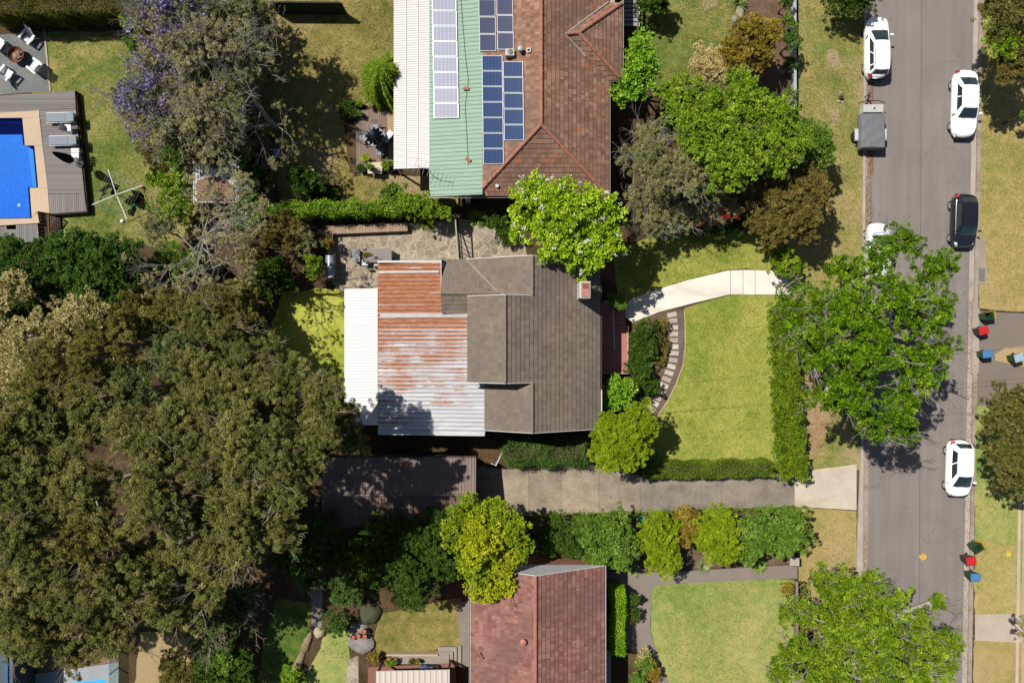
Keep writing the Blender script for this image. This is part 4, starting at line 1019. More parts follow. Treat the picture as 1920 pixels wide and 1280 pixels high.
# ------------------------------------------------------------------ the red house at the bottom
Hb = thing('house', (1.5, -20, 0), 'dark red tiled house with a round vent, at the bottom edge beside the yellow tree', 'house')
XEb, XRb, XWb, YNb, YBb = 5.75, 1.40, -2.56, -13.98, -34.0
ZEb, ZRb, ZWb = 3.2, 5.03, 3.366
mb = MB()
tile_plane(mb, [(XEb, YBb, ZEb), (XEb, YNb, ZEb), (XRb, YNb, ZRb), (XRb, YBb, ZRb)])
tile_plane(mb, [(XRb, YBb, ZRb), (XRb, YNb, ZRb), (XWb, YNb, ZWb), (XWb, YBb, ZWb)])
mb.build('tile_roof', T_RED, Hb)
ridge(Hb, RIDGE_R, (XRb, YNb, ZRb + .05), (XRb, YBb, ZRb + .05))
mb = MB(); board(mb, (XRb, ZRb), (XEb, ZEb), YNb + .03, .04, .10); board(mb, (XWb, ZWb), (XRb, ZRb), YNb + .03, .04, .10); mb.build('barge_board', FRAME, Hb)
mb = MB(); mb.add([(-2.3, YNb - .02, 2.9), (5.5, YNb - .02, 2.9), (5.5, YNb - .02, 3.24), (XRb, YNb - .02, ZRb - .08), (-2.3, YNb - .02, 3.4)], [(4, 3, 2, 1, 0)]); mb.build('gable', plain('gable_white', A(224, 224, 226), .7, .05), Hb)
mb = MB(); mb.prism([(-2.0, YNb - .12), (5.2, YNb - .12), (5.2, YBb), (-2.0, YBb)], 0, 3.15); mb.build('wall', BRICK, Hb)
mb = MB(); gutter(mb, (XEb + .01, YBb, ZEb), (XEb + .01, YNb, ZEb)); gutter(mb, (XWb - .01, YNb, ZWb), (XWb - .01, YBb, ZWb)); mb.build('gutter', GUTW, Hb)
fw = lambda x: ZRb - (XRb - x) * .42 + .03
p = on_roof(981, 1200, fw); mb = MB(); mb.lathe([(.12, -.05), (.12, .22), (.20, .24), (.19, .31), (.10, .36), (.02, .37)], p, 18); mb.build('roof_vent', plain('vent_terracotta', A(206, 128, 112), .6, .1), Hb, smooth=False)
p = on_roof(901, 1221, fw); q = p + Vector((-.10, -.16, .55)); mb = MB(); mb.tube([p - Vector((0, 0, .1)), q], .035, 8); mb.lathe([(.06, 0), (.06, .07)], q, 10); mb.build('vent_pipe', plain('pipe_pink', A(210, 150, 138), .6, .1), Hb)
windows(Hb, [(5.2, -18, 1.6, 2.0, 1.4, 'e'), (5.2, -23, 1.6, 1.8, 1.4, 'e')])
mb = MB()
for i in range(14): mb.box((5.95 + .0, -20.4 - i * .36, .9), (1.0, .3, .05), rz=0, ry=.0)
mb.box((6.42, -22.9, .92), (.09, 5.4, .12)); mb.box((5.48, -22.9, .92), (.05, 5.4, .1))
for y in (-20.3, -22.9, -25.3): mb.box((6.42, y, .45), (.09, .09, .9))
tag(mb.build('slatted_screen', plain('screen_grey', A(196, 198, 204), .5, .08)), 'pale grey slatted screen beside the clipped lime hedge and red house', 'screen')

# ------------------------------------------------------------------ dark garage, far shed, small roofs
Gr = thing('garage', (-7, -9.6, 0), 'dark brown ribbed metal garage roof lying in tree shade beside the driveway', 'garage')
gx0, gx1 = -11.9, -2.27
mb = MB()
zr, ze = 3.05, 2.62
yn, yr, ysb = P(0, 858, ze).y, P(0, 928, zr).y, P(0, 987, ze).y
corr(mb, (gx0, yn, ze), (gx0, yr, zr), (gx1, yr, zr), (gx1, yn, ze), .2, .03, 10, 2, True)
corr(mb, (gx0, yr, zr), (gx0, ysb, ze), (gx1, ysb, ze), (gx1, yr, zr), .2, .03, 10, 2, True)
mb.build('metal_roof', DARKM, Gr)
mb = MB(); mb.tube([(gx0, yr, zr + .02), (gx1, yr, zr + .02)], .09, 8); mb.build('ridge_cap', plain('ridge_dark', A(126, 108, 104), .5), Gr)
mb = MB(); mb.prism([(gx0 + .25, yn - .25), (gx1 - .3, yn - .25), (gx1 - .3, ysb + .25), (gx0 + .25, ysb + .25)], 0, 2.6); mb.build('wall', plain('garage_wall', A(128, 110, 98), .8, .1), Gr)
mb = MB(); mb.box((gx1 - .27, yr, 1.1), (.06, 2.6, 2.2)); mb.build('roller_door', plain('roller_door', A(90, 78, 74), .5, .1), Gr)
mb = MB(); gutter(mb, (gx1, yn + .02, ze), (gx0, yn + .02, ze)); mb.build('gutter', plain('gutter_dark', A(96, 78, 72), .5), Gr)
Sh = thing('shed', (-18, 9, 0), 'old shed with a rusty patched pale roof, half hidden by bare branches', 'shed')
mb = MB(); a = [P(362, 306, 2.5), P(447, 308, 2.4), P(447, 380, 2.4), P(362, 380, 2.5)]
corr(mb, a[0], a[3], a[2], a[1], .19, .025); mb.build('metal_roof', metal('shed_sheet', A(216, 212, 206), .55, .1, A(150, 110, 84), .7, stretch=(1, 1, 1)), Sh)
mb = MB(); q = [P(366, 346, 2.535), P(372, 338, 2.53), P(388, 332, 2.52), P(402, 331, 2.51), P(420, 336, 2.49), P(438, 350, 2.47), P(441, 376, 2.47), P(372, 376, 2.53)]; mb.prism([(v.x, v.y) for v in q], 2.50, 2.545); mb.build('rusted_sheet', plain('old_rust', A(150, 120, 96), .9, .25, 3), Sh)
mb = MB(); mb.prism([(v.x * .99, v.y * .985 + (.1 if i < 2 else .2)) for i, v in enumerate(a)], 0, 2.3); mb.build('wall', plain('shed_wall', A(150, 144, 134), .8, .15), Sh)
mb = MB(); mb.box((a[1].x + .03, (a[1].y + a[2].y) / 2, 2.36), (.06, a[1].y - a[2].y, .18)); mb.build('barge_board', FRAME, Sh)
Pg = thing('pergola', (-6.5, -21, 0), 'small porch roof of cream metal sheets beside the bottom steps', 'porch')
mb = MB(); a = [P(705, 1258, 2.2), P(843, 1255, 2.2), P(843, 1340, 2.4), P(705, 1340, 2.4)]
corr(mb, a[0], a[3], a[2], a[1], .36, .03, 10, 2, True); mb.build('metal_roof', CREAMM, Pg)
for x in (a[0].x + .1, a[1].x - .1):
    mb = MB(); mb.box((x, a[0].y - .15, 1.1), (.12, .12, 2.2)); mb.build('post', DARKT, Pg)
Tr = thing('terrace', (-7, -20.5, 0), 'red brown brick terrace with grey steps at its corner, at the bottom beside the lawn', 'terrace')
q = [P(690, 1250, .45), P(852, 1243, .45), P(856, 1300, .45), P(690, 1300, .45)]
mb = MB(); mb.prism([(v.x, v.y) for v in q], 0, .45); mb.build('terrace_floor', plain('terrace_brick', A(150, 104, 90), .8, .15, 6), Tr)
STN = concrete('step_stone', A(168, 158, 148), .1)
mb = MB(); v0, v1 = P(734, 1226, .42), P(842, 1246, .42); mb.prism([(v0.x, v0.y), (v1.x, v0.y), (v1.x, v1.y + .06), (v0.x, v1.y + .06)], 0, .40); mb.build('landing', STN, Tr, bevel=.015)
for i, (px, py) in enumerate(((850, 1219), (857, 1211), (865, 1209))):
    v0, v1 = P(822 if i < 2 else 857, py, .1), P(px, 1246, .1); z1 = .33 - .10 * i
    mb = MB(); mb.prism([(v0.x, v0.y), (v1.x, v0.y), (v1.x, v1.y), (v0.x, v1.y)], 0, z1); mb.build('step', STN, Tr, bevel=.012)
mb = MB(); a, b = P(725, 1225, .3), P(822, 1226, .3); mb.box(((a.x + b.x) / 2, a.y, .25), (b.x - a.x, .12, .5)); mb.build('edge_wall', plain('cream_capping', A(206, 186, 156), .8, .1), Tr)
# building edge at the bottom left corner
Bl = thing('outbuilding', (-33, -21, 0), 'blue grey metal building edge in the bottom left corner', 'outbuilding')
q = [P(-160, 1205, 2.6), P(23, 1203, 2.6), P(26, 1400, 2.6), P(-160, 1400, 2.6)]
mb = MB(); mb.prism([(v.x, v.y) for v in q], 2.5, 2.6); mb.build('metal_roof', metal('blue_grey_metal', A(86, 100, 112), .45, .1, stretch=(1, .4, 1)), Bl)
mb = MB(); mb.prism([(v.x * 1.015, v.y + (-.2 if i < 2 else .2)) for i, v in enumerate(q)], 0, 2.5); mb.build('wall', plain('wall_slate', A(70, 84, 96), .7), Bl)
q = [P(8, 1208, 2.68), P(14, 1208, 2.68), P(16, 1400, 2.68), P(10, 1400, 2.68)]
mb = MB(); mb.prism([(v.x, v.y) for v in q], 2.6, 2.68); mb.build('roof_trim', plain('trim_blue', A(60, 110, 150), .5), Bl)
# ------------------------------------------------------------------ vehicles
def paint(name, c, rough=.22, coat=.6, metal=0.0):
    b = NB(name); n = b.noise(b.obj(), 1.2, 3); n2 = b.noise(b.obj(), 30, 2)
    col = b.mix(1.0, b.mix(n, tuple(x * .95 for x in c), tuple(min(.9, x * 1.04) for x in c)), b.ramp(n2, [(.3, .96), (.7, 1.03)]), 'MULTIPLY')
    return b.fin(col, rough, .5, metal, coat)
PW = paint('paint_white', (.80, .80, .80)); PS = paint('paint_silver', (.62, .63, .65), .25, .6, .3); PB = paint('paint_black', (.008, .009, .013), .2, .5)
CGL = NB('car_glass').fin((.012, .022, .024), .04, .8)
TYRE = plain('tyre_rubber', (.018, .018, .019), .8, .2); RIM = plain('wheel_rim', (.42, .42, .43), .35, .15, 6, metal=.6)
LAMPW = NB('lamp_clear').fin((.55, .58, .6), .08, .7); LAMPR = NB('lamp_red').fin((.45, .012, .015), .12, .6)
BLK = plain('black_plastic', (.016, .016, .017), .5, .2)
def car(name, label, L, Wd, Ht, body, kind, group, **ov):
    "front towards +y; kind sets the bonnet, tail and glass lines"
    root = thing(name, (0, 0, 0), label, 'car', group)
    hL = L / 2; hw = Wd / 2
    K_ = dict(sedan=dict(belt=.84, hood=.68, boot=.84, wb=.58, wt=.06, rt=-.50, rb=-.74, taper=.80),
              hatch=dict(belt=.88, hood=.70, boot=.86, wb=.56, wt=.10, rt=-.72, rb=-.93, taper=.78),
              suv=dict(belt=.95, hood=.82, boot=.93, wb=.52, wt=.22, rt=-.78, rb=-.93, taper=.82))[kind]
    K_.update(ov)
    def w_at(t):
        a = abs(t); e = 2.9 if t > 0 else 3.6
        return hw * (1 - .30 * max(0, (a - .62) / .38) ** e * 1.0 - .03 * max(0, (a - .3)) )
    def top(t):
        if t > K_['wb']: q = (t - K_['wb']) / (1 - K_['wb']); return K_['belt'] - .02 - (K_['belt'] - K_['hood'] - .02) * q ** 1.5 - .10 * max(0, (q - .8) / .2) ** 2
        if t < K_['rb']: q = (K_['rb'] - t) / (1 + K_['rb']); return K_['belt'] + (K_['boot'] - K_['belt']) * q - .10 * q ** 3
        return K_['belt']
    ts = [-1, -.985, -.95, -.9, -.84, -.76, -.68, -.55, -.4, -.2, 0, .2, .35, .5, .58, .66, .74, .82, .88, .93, .97, .99, 1.0]
    mb = MB(); n = 0; rows = []
    for t in ts:
        q = max(0, (abs(t) - .93) / .07); sh = 1 - .16 * q ** 2
        w = w_at(t) * (1 - .06 * q ** 2); zt_ = top(t); y = t * hL
        zb = .24 + .06 * q ** 2
        hz = zt_ - (.16 * q ** 2)
        prof = [(w * .86 * sh, zb), (w * .97 * sh, zb + .10), (w * sh, .50), (w * .995 * sh, hz - .20), (w * .965 * sh, hz - .07), (w * .90 * sh, hz - .005), (w * .74 * sh, hz + .022), (w * .4 * sh, hz + .038), (0, hz + .042)]
        yo = lambda x: y - math.copysign(.20 * (abs(x) / hw) ** 2.2 * max(0, (abs(t) - .45) / .55) ** 1.5, t)
        row = [(x, yo(x), z) for x, z in prof] + [(-x, yo(x), z) for x, z in prof[-2::-1]]
        rows.append(row)
    m = len(rows[0])
    for r_ in rows: mb.v += r_
    for i in range(len(rows) - 1):
        for k in range(m - 1): mb.f.append((i * m + k, i * m + k + 1, (i + 1) * m + k + 1, (i + 1) * m + k))
        mb.f.append((i * m + m - 1, i * m, (i + 1) * m, (i + 1) * m + m - 1))
    mb.f.append(tuple(range(m))); mb.f.append(tuple((len(rows) - 1) * m + k for k in range(m - 1, -1, -1)))
    bo = mb.build('body', body, root, smooth=True)
    # cabin: four bulged panes round a roof
    yb, yt, zt2, zb2 = K_['wb'] * hL, K_['wt'] * hL, K_['rt'] * hL, K_['rb'] * hL
    wb = hw * .90; wr = hw * K_['taper'] * .86; zb_ = K_['belt'] - .0; zr_ = Ht - .03
    FLb, FRb, FLt, FRt = Vector((-wb * .97, yb, zb_)), Vector((wb * .97, yb, zb_)), Vector((-wr * .93, yt, zr_ - .01)), Vector((wr * .93, yt, zr_ - .01))
    RLb, RRb, RLt, RRt = Vector((-wb * .93, zb2, zb_)), Vector((wb * .93, zb2, zb_)), Vector((-wr * .94, zt2, zr_ - .02)), Vector((wr * .94, zt2, zr_ - .02))
    def patch(a, b, c, d, out, bl, u0=0, u1=1, v0=0, v1=1, off=0.0, nu=8, nv=6):
        nn = (b - a).cross(d - a).normalized()
        if nn.dot(Vector(out)) < 0: nn = -nn
        def fn(u, v):
            u = u0 + (u1 - u0) * u; v = v0 + (v1 - v0) * v
            p = a.lerp(b, u).lerp(d.lerp(c, u), v)
            return p + nn * (bl * 4 * u * (1 - u) * (.4 + .6 * (4 * v * (1 - v))) + off)
        return fn, nu, nv
    FR_, RE_, LF_, RI_, RO_ = ((FLb, FRb, FRt, FLt, (0, 1, .3), .10), (RRb, RLb, RLt, RRt, (0, -1, .3), .07), (FLb, RLb, RLt, FLt, (-1, 0, .3), .015), (RRb, FRb, FRt, RRt, (1, 0, .3), .015), (FLt, FRt, RRt, RLt, (0, 0, 1), .03))
    mb = MB()
    for q in (FR_, RE_, LF_, RI_): mb.grid(*patch(*q))
    def roof(u, v):
        p = FLt.lerp(FRt, u).lerp(RLt.lerp(RRt, u), v)
        nF = .10 * 4 * u * (1 - u) * .4 * (1 - v) ** 3
        p.y += nF * .9 - .07 * 4 * u * (1 - u) * .4 * v ** 3 * .9
        p.z += .055 * (4 * v * (1 - v)) ** .7 * (.6 + .4 * 4 * u * (1 - u)) + .012 * 4 * u * (1 - u)
        return p
    mb.grid(roof, 10, 12)
    mb.build('cabin', body, root, smooth=True)
    def glass(nm, q, u0, u1, v0, v1):
        g_ = MB(); g_.grid(*patch(*q, u0=u0, u1=u1, v0=v0, v1=v1, off=.010)); g_.build(nm, CGL, root, smooth=True)
    glass('windscreen', FR_, .055, .945, .05, .95); glass('rear_window', RE_, .08, .92, .12 if kind != 'sedan' else .06, .90)
    cuts = ((.12, .46), (.49, .80), (.83, .95)) if kind == 'suv' else ((.14, .50), (.53, .86))
    for u0, u1 in cuts:
        glass('side_window', LF_, u0, u1, .08, .86); glass('side_window', RI_, 1 - u1, 1 - u0, .08, .86)
    for y in (hL * .63, -hL * .60):
        for s in (-1, 1):
            x = s * (hw - .155); r = .30 if kind != 'suv' else .34
            mb = MB(); pr = [(r * .55, -.11), (r * .96, -.11), (r, -.07), (r, .07), (r * .96, .115), (r * .62, .12), (r * .60, .10)]
            M = Matrix.Translation((x, y, r)) @ Matrix.Rotation(R(90) * s, 4, 'Y')
            def rot(prof):
                t_ = MB().lathe(prof, (0, 0, 0), 22); return MB().add([M @ Vector(v) for v in t_.v], t_.f)
            ty = rot(pr).build('wheel', TYRE, root, smooth=False)
            rm = rot([(r * .62, .05), (r * .60, .118), (r * .5, .108), (r * .2, .10), (r * .16, .125), (.02, .128)]); 
            rm.build('rim', RIM, ty, smooth=False)
    for s in (-1, 1):
        mb = MB(); mb.box((s * (hw + .09), yb - .32, zb_ + .06), (.2, .12, .13), rz=-s * .25); mb.build('mirror', body if body is not PB else BLK, root, bevel=.03)
        # lamps wrap the corners: patches lifted off the body surface
        def lamp(nm, t0, t1, k0, k1, mat_):
            g_ = MB(); i0 = 0
            tt = [t0 + (t1 - t0) * i / 5 for i in range(6)]; q = []
            for t in tt:
                j = max(0, min(len(ts) - 2, max(i for i in range(len(ts)) if ts[i] <= t + 1e-6))); f = (t - ts[j]) / (ts[j + 1] - ts[j])
                for k in range(k0, k1 + 1):
                    a_ = Vector(rows[j][k]).lerp(Vector(rows[j + 1][k]), f); a_.x *= s
                    q.append(a_ + Vector((s * .010, .012 * (1 if t > 0 else -1), .012)))
            mm = k1 - k0 + 1; g_.v = [tuple(v) for v in q]
            g_.f = [(i * mm + k, i * mm + k + 1, (i + 1) * mm + k + 1, (i + 1) * mm + k) for i in range(5) for k in range(mm - 1)]
            g_.build(nm, mat_, root, smooth=True)
        lamp('headlight', .86, .985, 4, 6, LAMPW); lamp('tail_light', -.99, -.90, 3, 6, LAMPR)
    mb = MB()
    yy = hL * .985
    mb.box((0, yy - .01, .42), (Wd * .66, .10, .20)); mb.build('grille', BLK, root, bevel=.02)
    mb = MB(); mb.box((0, -hL * .99, .40), (Wd * .62, .10, .16)); mb.build('bumper_trim', BLK, root, bevel=.02)
    SHUT = bpy.data.materials.get('shut_line') or plain('shut_line', (.05, .05, .055) if body is not PB else (.004, .004, .005), .6)
    mb = MB(); mb.tube([(-wb * .86, yb + .10, zb_ + .035), (-wb * .4, yb + .15, zb_ + .048), (0, yb + .17, zb_ + .05), (wb * .4, yb + .15, zb_ + .048), (wb * .86, yb + .10, zb_ + .035)], .007, 4); mb.build('bonnet_line', SHUT, root)
    for s in (-1, 1):
        for u in (wt_ for wt_ in (yb - .42, (yb - .42 + zb2 + .5) / 2, zb2 + .45)):
            mb = MB(); mb.tube([(s * (hw * 1.0 - .002), u, .42), (s * (hw * .985), u, zb_ - .14), (s * hw * .93, u, zb_ - .02)], .006, 4); mb.build('door_line', SHUT, root)
    mb = MB(); a = Vector((-.55, yb + .015, zb_ + .055))
    for x in (-.5, .12): mb.tube([(x, yb + .06, zb_ + .05), (x + .45, yb - .06, zb_ + .10)], .009, 4)
    mb.build('wiper', BLK, root)
    if kind == 'suv':
        for s in (-1, 1):
            mb = MB(); mb.tube([(s * wr * .93, yt - .15, zr_ + .06), (s * wr * .93, 0, zr_ + .11), (s * wr * .93, zt2 + .15, zr_ + .05)], .022, 6); mb.build('roof_rail', ALU, root)
    for s in (-1, 1):
        for u in ((.30, -.12) if kind != 'suv' else (.28, -.2)):
            mb = MB(); mb.box((s * (hw - .012), u * hL - .25, zb_ - .13), (.03, .17, .03)); mb.build('door_handle', body, root)
    return root
def park(c, px, py, z, deg):
    p = P(px, py, z); c.location = (p.x, p.y, 0.012); c.rotation_euler = (0, 0, R(deg)); return c
GC = 'cars parked along the kerb'
park(car('parked_car', 'white estate car with roof rails parked in front of the covered grey trailer', 4.10, 1.46, 1.40, PW, 'suv', GC, wb=.50, wt=.07, rt=-.80, rb=-.90), 1647, 87, .9, 0)
park(car('parked_car', 'white saloon car parked on the right kerb across from the covered grey trailer', 4.45, 1.58, 1.30, PW, 'sedan', GC, wb=.46, wt=.19, rt=-.42, rb=-.75), 1812, 193, .8, 180 - 1.5)
park(car('parked_car', 'black hatchback parked on the right kerb beside the concrete pad', 3.55, 1.52, 1.36, PB, 'hatch', GC, wb=.58, wt=.26, rt=-.58, rb=-.84), 1810, 413, .8, 180 - 1.5)
park(car('parked_car', 'small white hatchback parked on the right kerb beside the olive green trees', 3.75, 1.53, 1.38, PW, 'hatch', GC, wb=.62, wt=.18, rt=-.73, rb=-.90), 1801, 879, .8, 180 - 2)
park(car('parked_car', 'silver white car almost hidden under the big street tree', 4.1, 1.58, 1.38, PS, 'hatch', GC), 1650, 474, .8, 0)
# covered trailer
t = thing('box_trailer', (0, 0, 0), 'box trailer under a creased grey tarpaulin with a white front box, on the left kerb', 'trailer')
def tarp(u, v):
    x = (u - .5) * 2; y = (v - .5) * 2; e = max(abs(x), abs(y))
    z = 1.02 + .02 * math.sin(4 * u + 9 * v) * math.sin(5 * v) + .008 * math.sin(9 * u - 17 * v) + .03 * (1 - x * x) - (max(0, e - .93) / .07) ** 2 * .42
    return (x * .80 * (1 + .02 * math.sin(9 * v)), y * 1.17, z)
mb = MB(); mb.grid(tarp, 44, 56); tp = NB('tarpaulin'); _n = tp.noise(tp.obj((1.5, 1, 1)), 2.2, 6, .65, 1.2); tp.bump(_n, .5, .05)
mb.build('tarpaulin', tp.fin(tp.ramp(_n, [(.3, A(116, 118, 122)), (.7, A(138, 140, 144))]), .7, .3), t, smooth=True)
mb = MB(); mb.box((0, 0, .55), (1.5, 2.25, .40)); mb.build('tray', plain('trailer_steel', A(120, 122, 126), .5, .15), t, bevel=.01)
mb = MB(); mb.box((0, 1.45, .72), (1.30, .52, .62)); fb = mb.build('front_box', plain('box_white', A(212, 210, 204), .5, .08), t, bevel=.02)
mb = MB(); mb.box((.05, 1.45, 1.045), (.10, .12, .02)); mb.build('latch', BLK, fb)
mb = MB(); mb.tube([(-.5, 1.7, .42), (-.08, 2.45, .42), (-.05, 2.9, .44)], .04, 6); mb.tube([(.4, 1.7, .42), (0, 2.45, .42)], .04, 6); mb.tube([(-.14, 2.5, .1), (-.14, 2.5, .85)], .035, 6); mb.box((-.05, 2.95, .47), (.12, .2, .1)); mb.build('drawbar', plain('drawbar_steel', A(150, 146, 140), .5, .2), t)
mb = MB(); mb.tube([(-.95, 1.82, .9), (-.4, 1.98, .95), (.4, 1.98, .95), (.85, 1.84, .9)], .03, 6); mb.build('rack_bar', BLK, t)
for s in (-1, 1):
    m_ = MB(); M = Matrix.Translation((s * .93, -.15, .30)) @ Matrix.Rotation(R(90) * s, 4, 'Y'); l_ = MB().lathe([(.16, -.09), (.29, -.09), (.30, 0), (.29, .09), (.16, .10)], (0, 0, 0), 20); m_.add([M @ Vector(v) for v in l_.v], l_.f); wh = m_.build('wheel', TYRE, t)
    mb = MB(); mb.box((s * .93, -.15, .655), (.24, .72, .03)); mb.box((s * .93, .24, .56), (.24, .03, .2)); mb.box((s * .93, -.54, .56), (.24, .03, .2)); mb.build('mudguard', plain('mudguard_white', A(220, 222, 226), .5, .1), t, bevel=.01)
park(t, 1636, 246, .9, 0)
# wheelie bins
GB = plain('bin_green', A(46, 84, 50), .45, .15); BD = plain('bin_charcoal', A(78, 66, 64), .45, .15)
LR = plain('lid_red', A(216, 44, 48), .5, .25); LB_ = plain('lid_blue', A(84, 140, 196), .5, .22); LY = plain('lid_yellow', A(236, 186, 20), .4, .1); LPB = plain('lid_pale_blue', A(176, 200, 220), .4, .1)
def bin_(label, px, py, deg, body, lidm, open_=False, lying=False):
    r = thing('wheelie_bin', (0, 0, 0), label, 'bin', 'wheelie bins put out along the right side of the street')
    mb = MB(); a = [(-.21, -.24), (.21, -.24), (.21, .24), (-.21, .24)]; b = [(-.28, -.33), (.28, -.33), (.28, .33), (-.28, .33)]; c = [(-.25, -.30), (.25, -.30), (.25, .30), (-.25, .30)]
    q = [(x, y, .06) for x, y in a] + [(x, y, .98) for x, y in b] + [(x, y, .98) for x, y in c] + [(x * .95, y * .95, .16) for x, y in a]
    mb.add(q, [(3, 2, 1, 0)] + [(i, (i + 1) % 4, 4 + (i + 1) % 4, 4 + i) for i in range(4)] + [(4 + i, 4 + (i + 1) % 4, 8 + (i + 1) % 4, 8 + i) for i in range(4)] + [(8 + i, 8 + (i + 1) % 4, 12 + (i + 1) % 4, 12 + i) for i in range(4)] + [(12, 13, 14, 15)])
    mb.build('bin_body', body, r, bevel=.008)
    mb = MB()
    if open_: mb.box((0, .40, .72), (.58, .05, .62), rx=-.10); mb.box((0, .44, .72), (.5, .03, .5), rx=-.10)
    else: mb.box((0, -.01, 1.01), (.60, .72, .05)); mb.box((0, -.03, 1.05), (.48, .54, .05))
    mb.build('lid', lidm, r, bevel=.015)
    mb = MB(); mb.tube([(-.24, .40, .95), (.24, .40, .95)], .02, 6); mb.tube([(-.22, .32, .95), (-.22, .40, .95)], .018, 5); mb.tube([(.22, .32, .95), (.22, .40, .95)], .018, 5); mb.build('handle', body, r)
    for s in (-1, 1):
        l_ = MB().lathe([(.03, -.03), (.10, -.03), (.10, .03), (.03, .03)], (0, 0, 0), 14); M = Matrix.Translation((s * .26, .28, .10)) @ Matrix.Rotation(R(90), 4, 'Y'); MB().add([M @ Vector(v) for v in l_.v], l_.f).build('wheel', TYRE, r)
    p = P(px, py, 0); r.location = (p.x, p.y, .02)
    r.scale = (.86, .86, .9)
    r.rotation_euler = (R(90) if lying else 0, 0, R(deg))
    if lying: r.location.z = .33
    return r
bin_('green bin with yellow lid hanging open on the dark asphalt driveway', 1838, 593, -80, GB, LY, True)
bin_('charcoal bin with a red lid on the edge of the dark driveway', 1827, 620, -75, BD, LR)
bin_('green bin with a blue lid beside the dry grass patch in the dark driveway', 1834, 663, -85, GB, LB_)
bin_('green bin with its yellow lid hanging open on the grass verge by the kerb', 1818, 1020, -60, GB, LY, True)
bin_('charcoal bin with a red lid standing on the kerb by the grass verge', 1804, 1043, -80, BD, LR)
bin_('green bin with a blue lid on the verge near the worn concrete crossover', 1812, 1073, -85, GB, LB_)
bin_('green bin with a pale blue lid on the dry grass at the right edge', 1892, 670, -75, GB, LPB)
# small litter
def scrap(name, px, py, col, label, s=.3, cat='litter'):
    p = P(px, py, 0); r = random.Random(px); mb = MB()
    for i in range(5):
        an = r.uniform(0, 6.28); q = [(p.x + r.uniform(-.2, .2) * s + math.cos(an + k * 1.257) * s * r.uniform(.3, .6), p.y + r.uniform(-.2, .2) * s + math.sin(an + k * 1.257) * s * r.uniform(.2, .5), .03 + .02 * i + r.uniform(0, .05)) for k in range(5)]
        mb.prism([(x, y) for x, y, z in q], .02 + .012 * i, .032 + .014 * i)
    return tag(mb.build(name, plain(name + '_c%d' % px, col, .7, .2)), label, cat)
scrap('crumpled_paper', 1729, 1043, A(232, 186, 90), 'crumpled yellow scrap lying in the middle of the road', .42)
p = P(1890, 1038, 0); mb = MB(); mb.box((p.x, p.y, .04), (.24, .24, .05)); tag(mb.build('yellow_marker', plain('marker_yellow', A(250, 206, 40), .6)), 'small yellow square lying on the grass right of the open bin', 'marker')
t = thing('tree_stump', P(1577, 184, 0), 'small dark stump ringed by pale stones on the grass verge', 'stump')
mb = MB(); p = P(1577, 184, 0); mb.lathe([(.17, 0), (.14, .12), (.12, .2), (.03, .17)], (p.x, p.y, 0), 9); mb.build('stump', BK['dark'], t)
for px, py, s in ((1577, 174, .1), (1572, 191, .12), (1580, 192, .1), (1583, 186, .08), (1574, 178, .06)):
    p = P(px, py, 0); mb = MB(); mb.lathe([(s, 0), (s * 1.1, s * .4), (s * .5, s * .8), (.01, s * .85)], (p.x, p.y, 0), 8, 1, .7); mb.build('stone', KERBP, t, smooth=True)
# ------------------------------------------------------------------ pool terrace, top left
zd = .50
GREYD = timber('grey_deck', A(140, 134, 130), 'X', .14, .10, .16)
GREYD2 = timber('grey_deck_across', A(140, 134, 130), 'Y', .14, .10, .16)
def slab(name, pts, z0, z1, mat, parent=None, bevel=0):
    q = [P(x, y, z1) for x, y in pts]; mb = MB(); mb.prism([(v.x, v.y) for v in q], z0, z1); return mb.build(name, mat, parent, bevel=bevel)
Dk = thing('pool_deck', P(150, 300, 0), 'raised grey timber deck wrapped round the blue swimming pool', 'deck')
slab('boards', [(-90, 186), (140, 170), (141.8, 203), (74, 207), (-90, 216)], zd - .08, zd, GREYD, Dk)
slab('boards', [(74, 207.6), (141.8, 203.6), (158, 362), (90, 364)], zd - .08, zd, GREYD, Dk)
slab('boards', [(90, 364.6), (158, 362.6), (162.5, 396), (93, 401)], zd - .08, zd, GREYD2, Dk)
slab('boards', [(-90, 430), (12, 424), (12, 430), (30, 430), (30, 422), (70, 419.5), (74, 453), (-90, 460)], zd - .08, zd, GREYD2, Dk)
q = [P(x, y, zd) for x, y in [(-90, 216), (-90, 186), (140, 170), (163, 397), (93, 402)]]
mb = MB()
for a, b in zip(q[1:], q[2:]):
    d = (b - a).normalized(); n = Vector((-d.y, d.x, 0)) * .025; m = (a + b) / 2 + n * .6
    mb.box((m.x, m.y, zd / 2 - .05), ((b - a).length, .04, zd - .06), rz=math.atan2(d.y, d.x))
mb.build('skirting', DARKT, Dk)
COP = concrete('pool_coping', A(220, 194, 166), .06, sc=.5)
mb = MB()
def cop(pts): 
    q = [P(x, y, zd) for x, y in pts]; mb.prism([(v.x, v.y) for v in q], zd - .12, zd + .015)
cop([(-90, 216.4), (73.6, 207.4), (74, 220), (42, 221), (-90, 222)]); cop([(42, 221.3), (74, 220.3), (80, 273), (47, 273)]); cop([(64.6, 273.3), (80, 273.3), (89.5, 352), (72, 352)])
cop([(56, 352.3), (89.5, 352.3), (93, 401), (72, 396), (60, 409)]); cop([(-90, 412), (59, 409.4), (70, 396.4), (74, 418), (-90, 429)])
o = mb.build('pool_coping', COP); o['kind'] = 'structure'
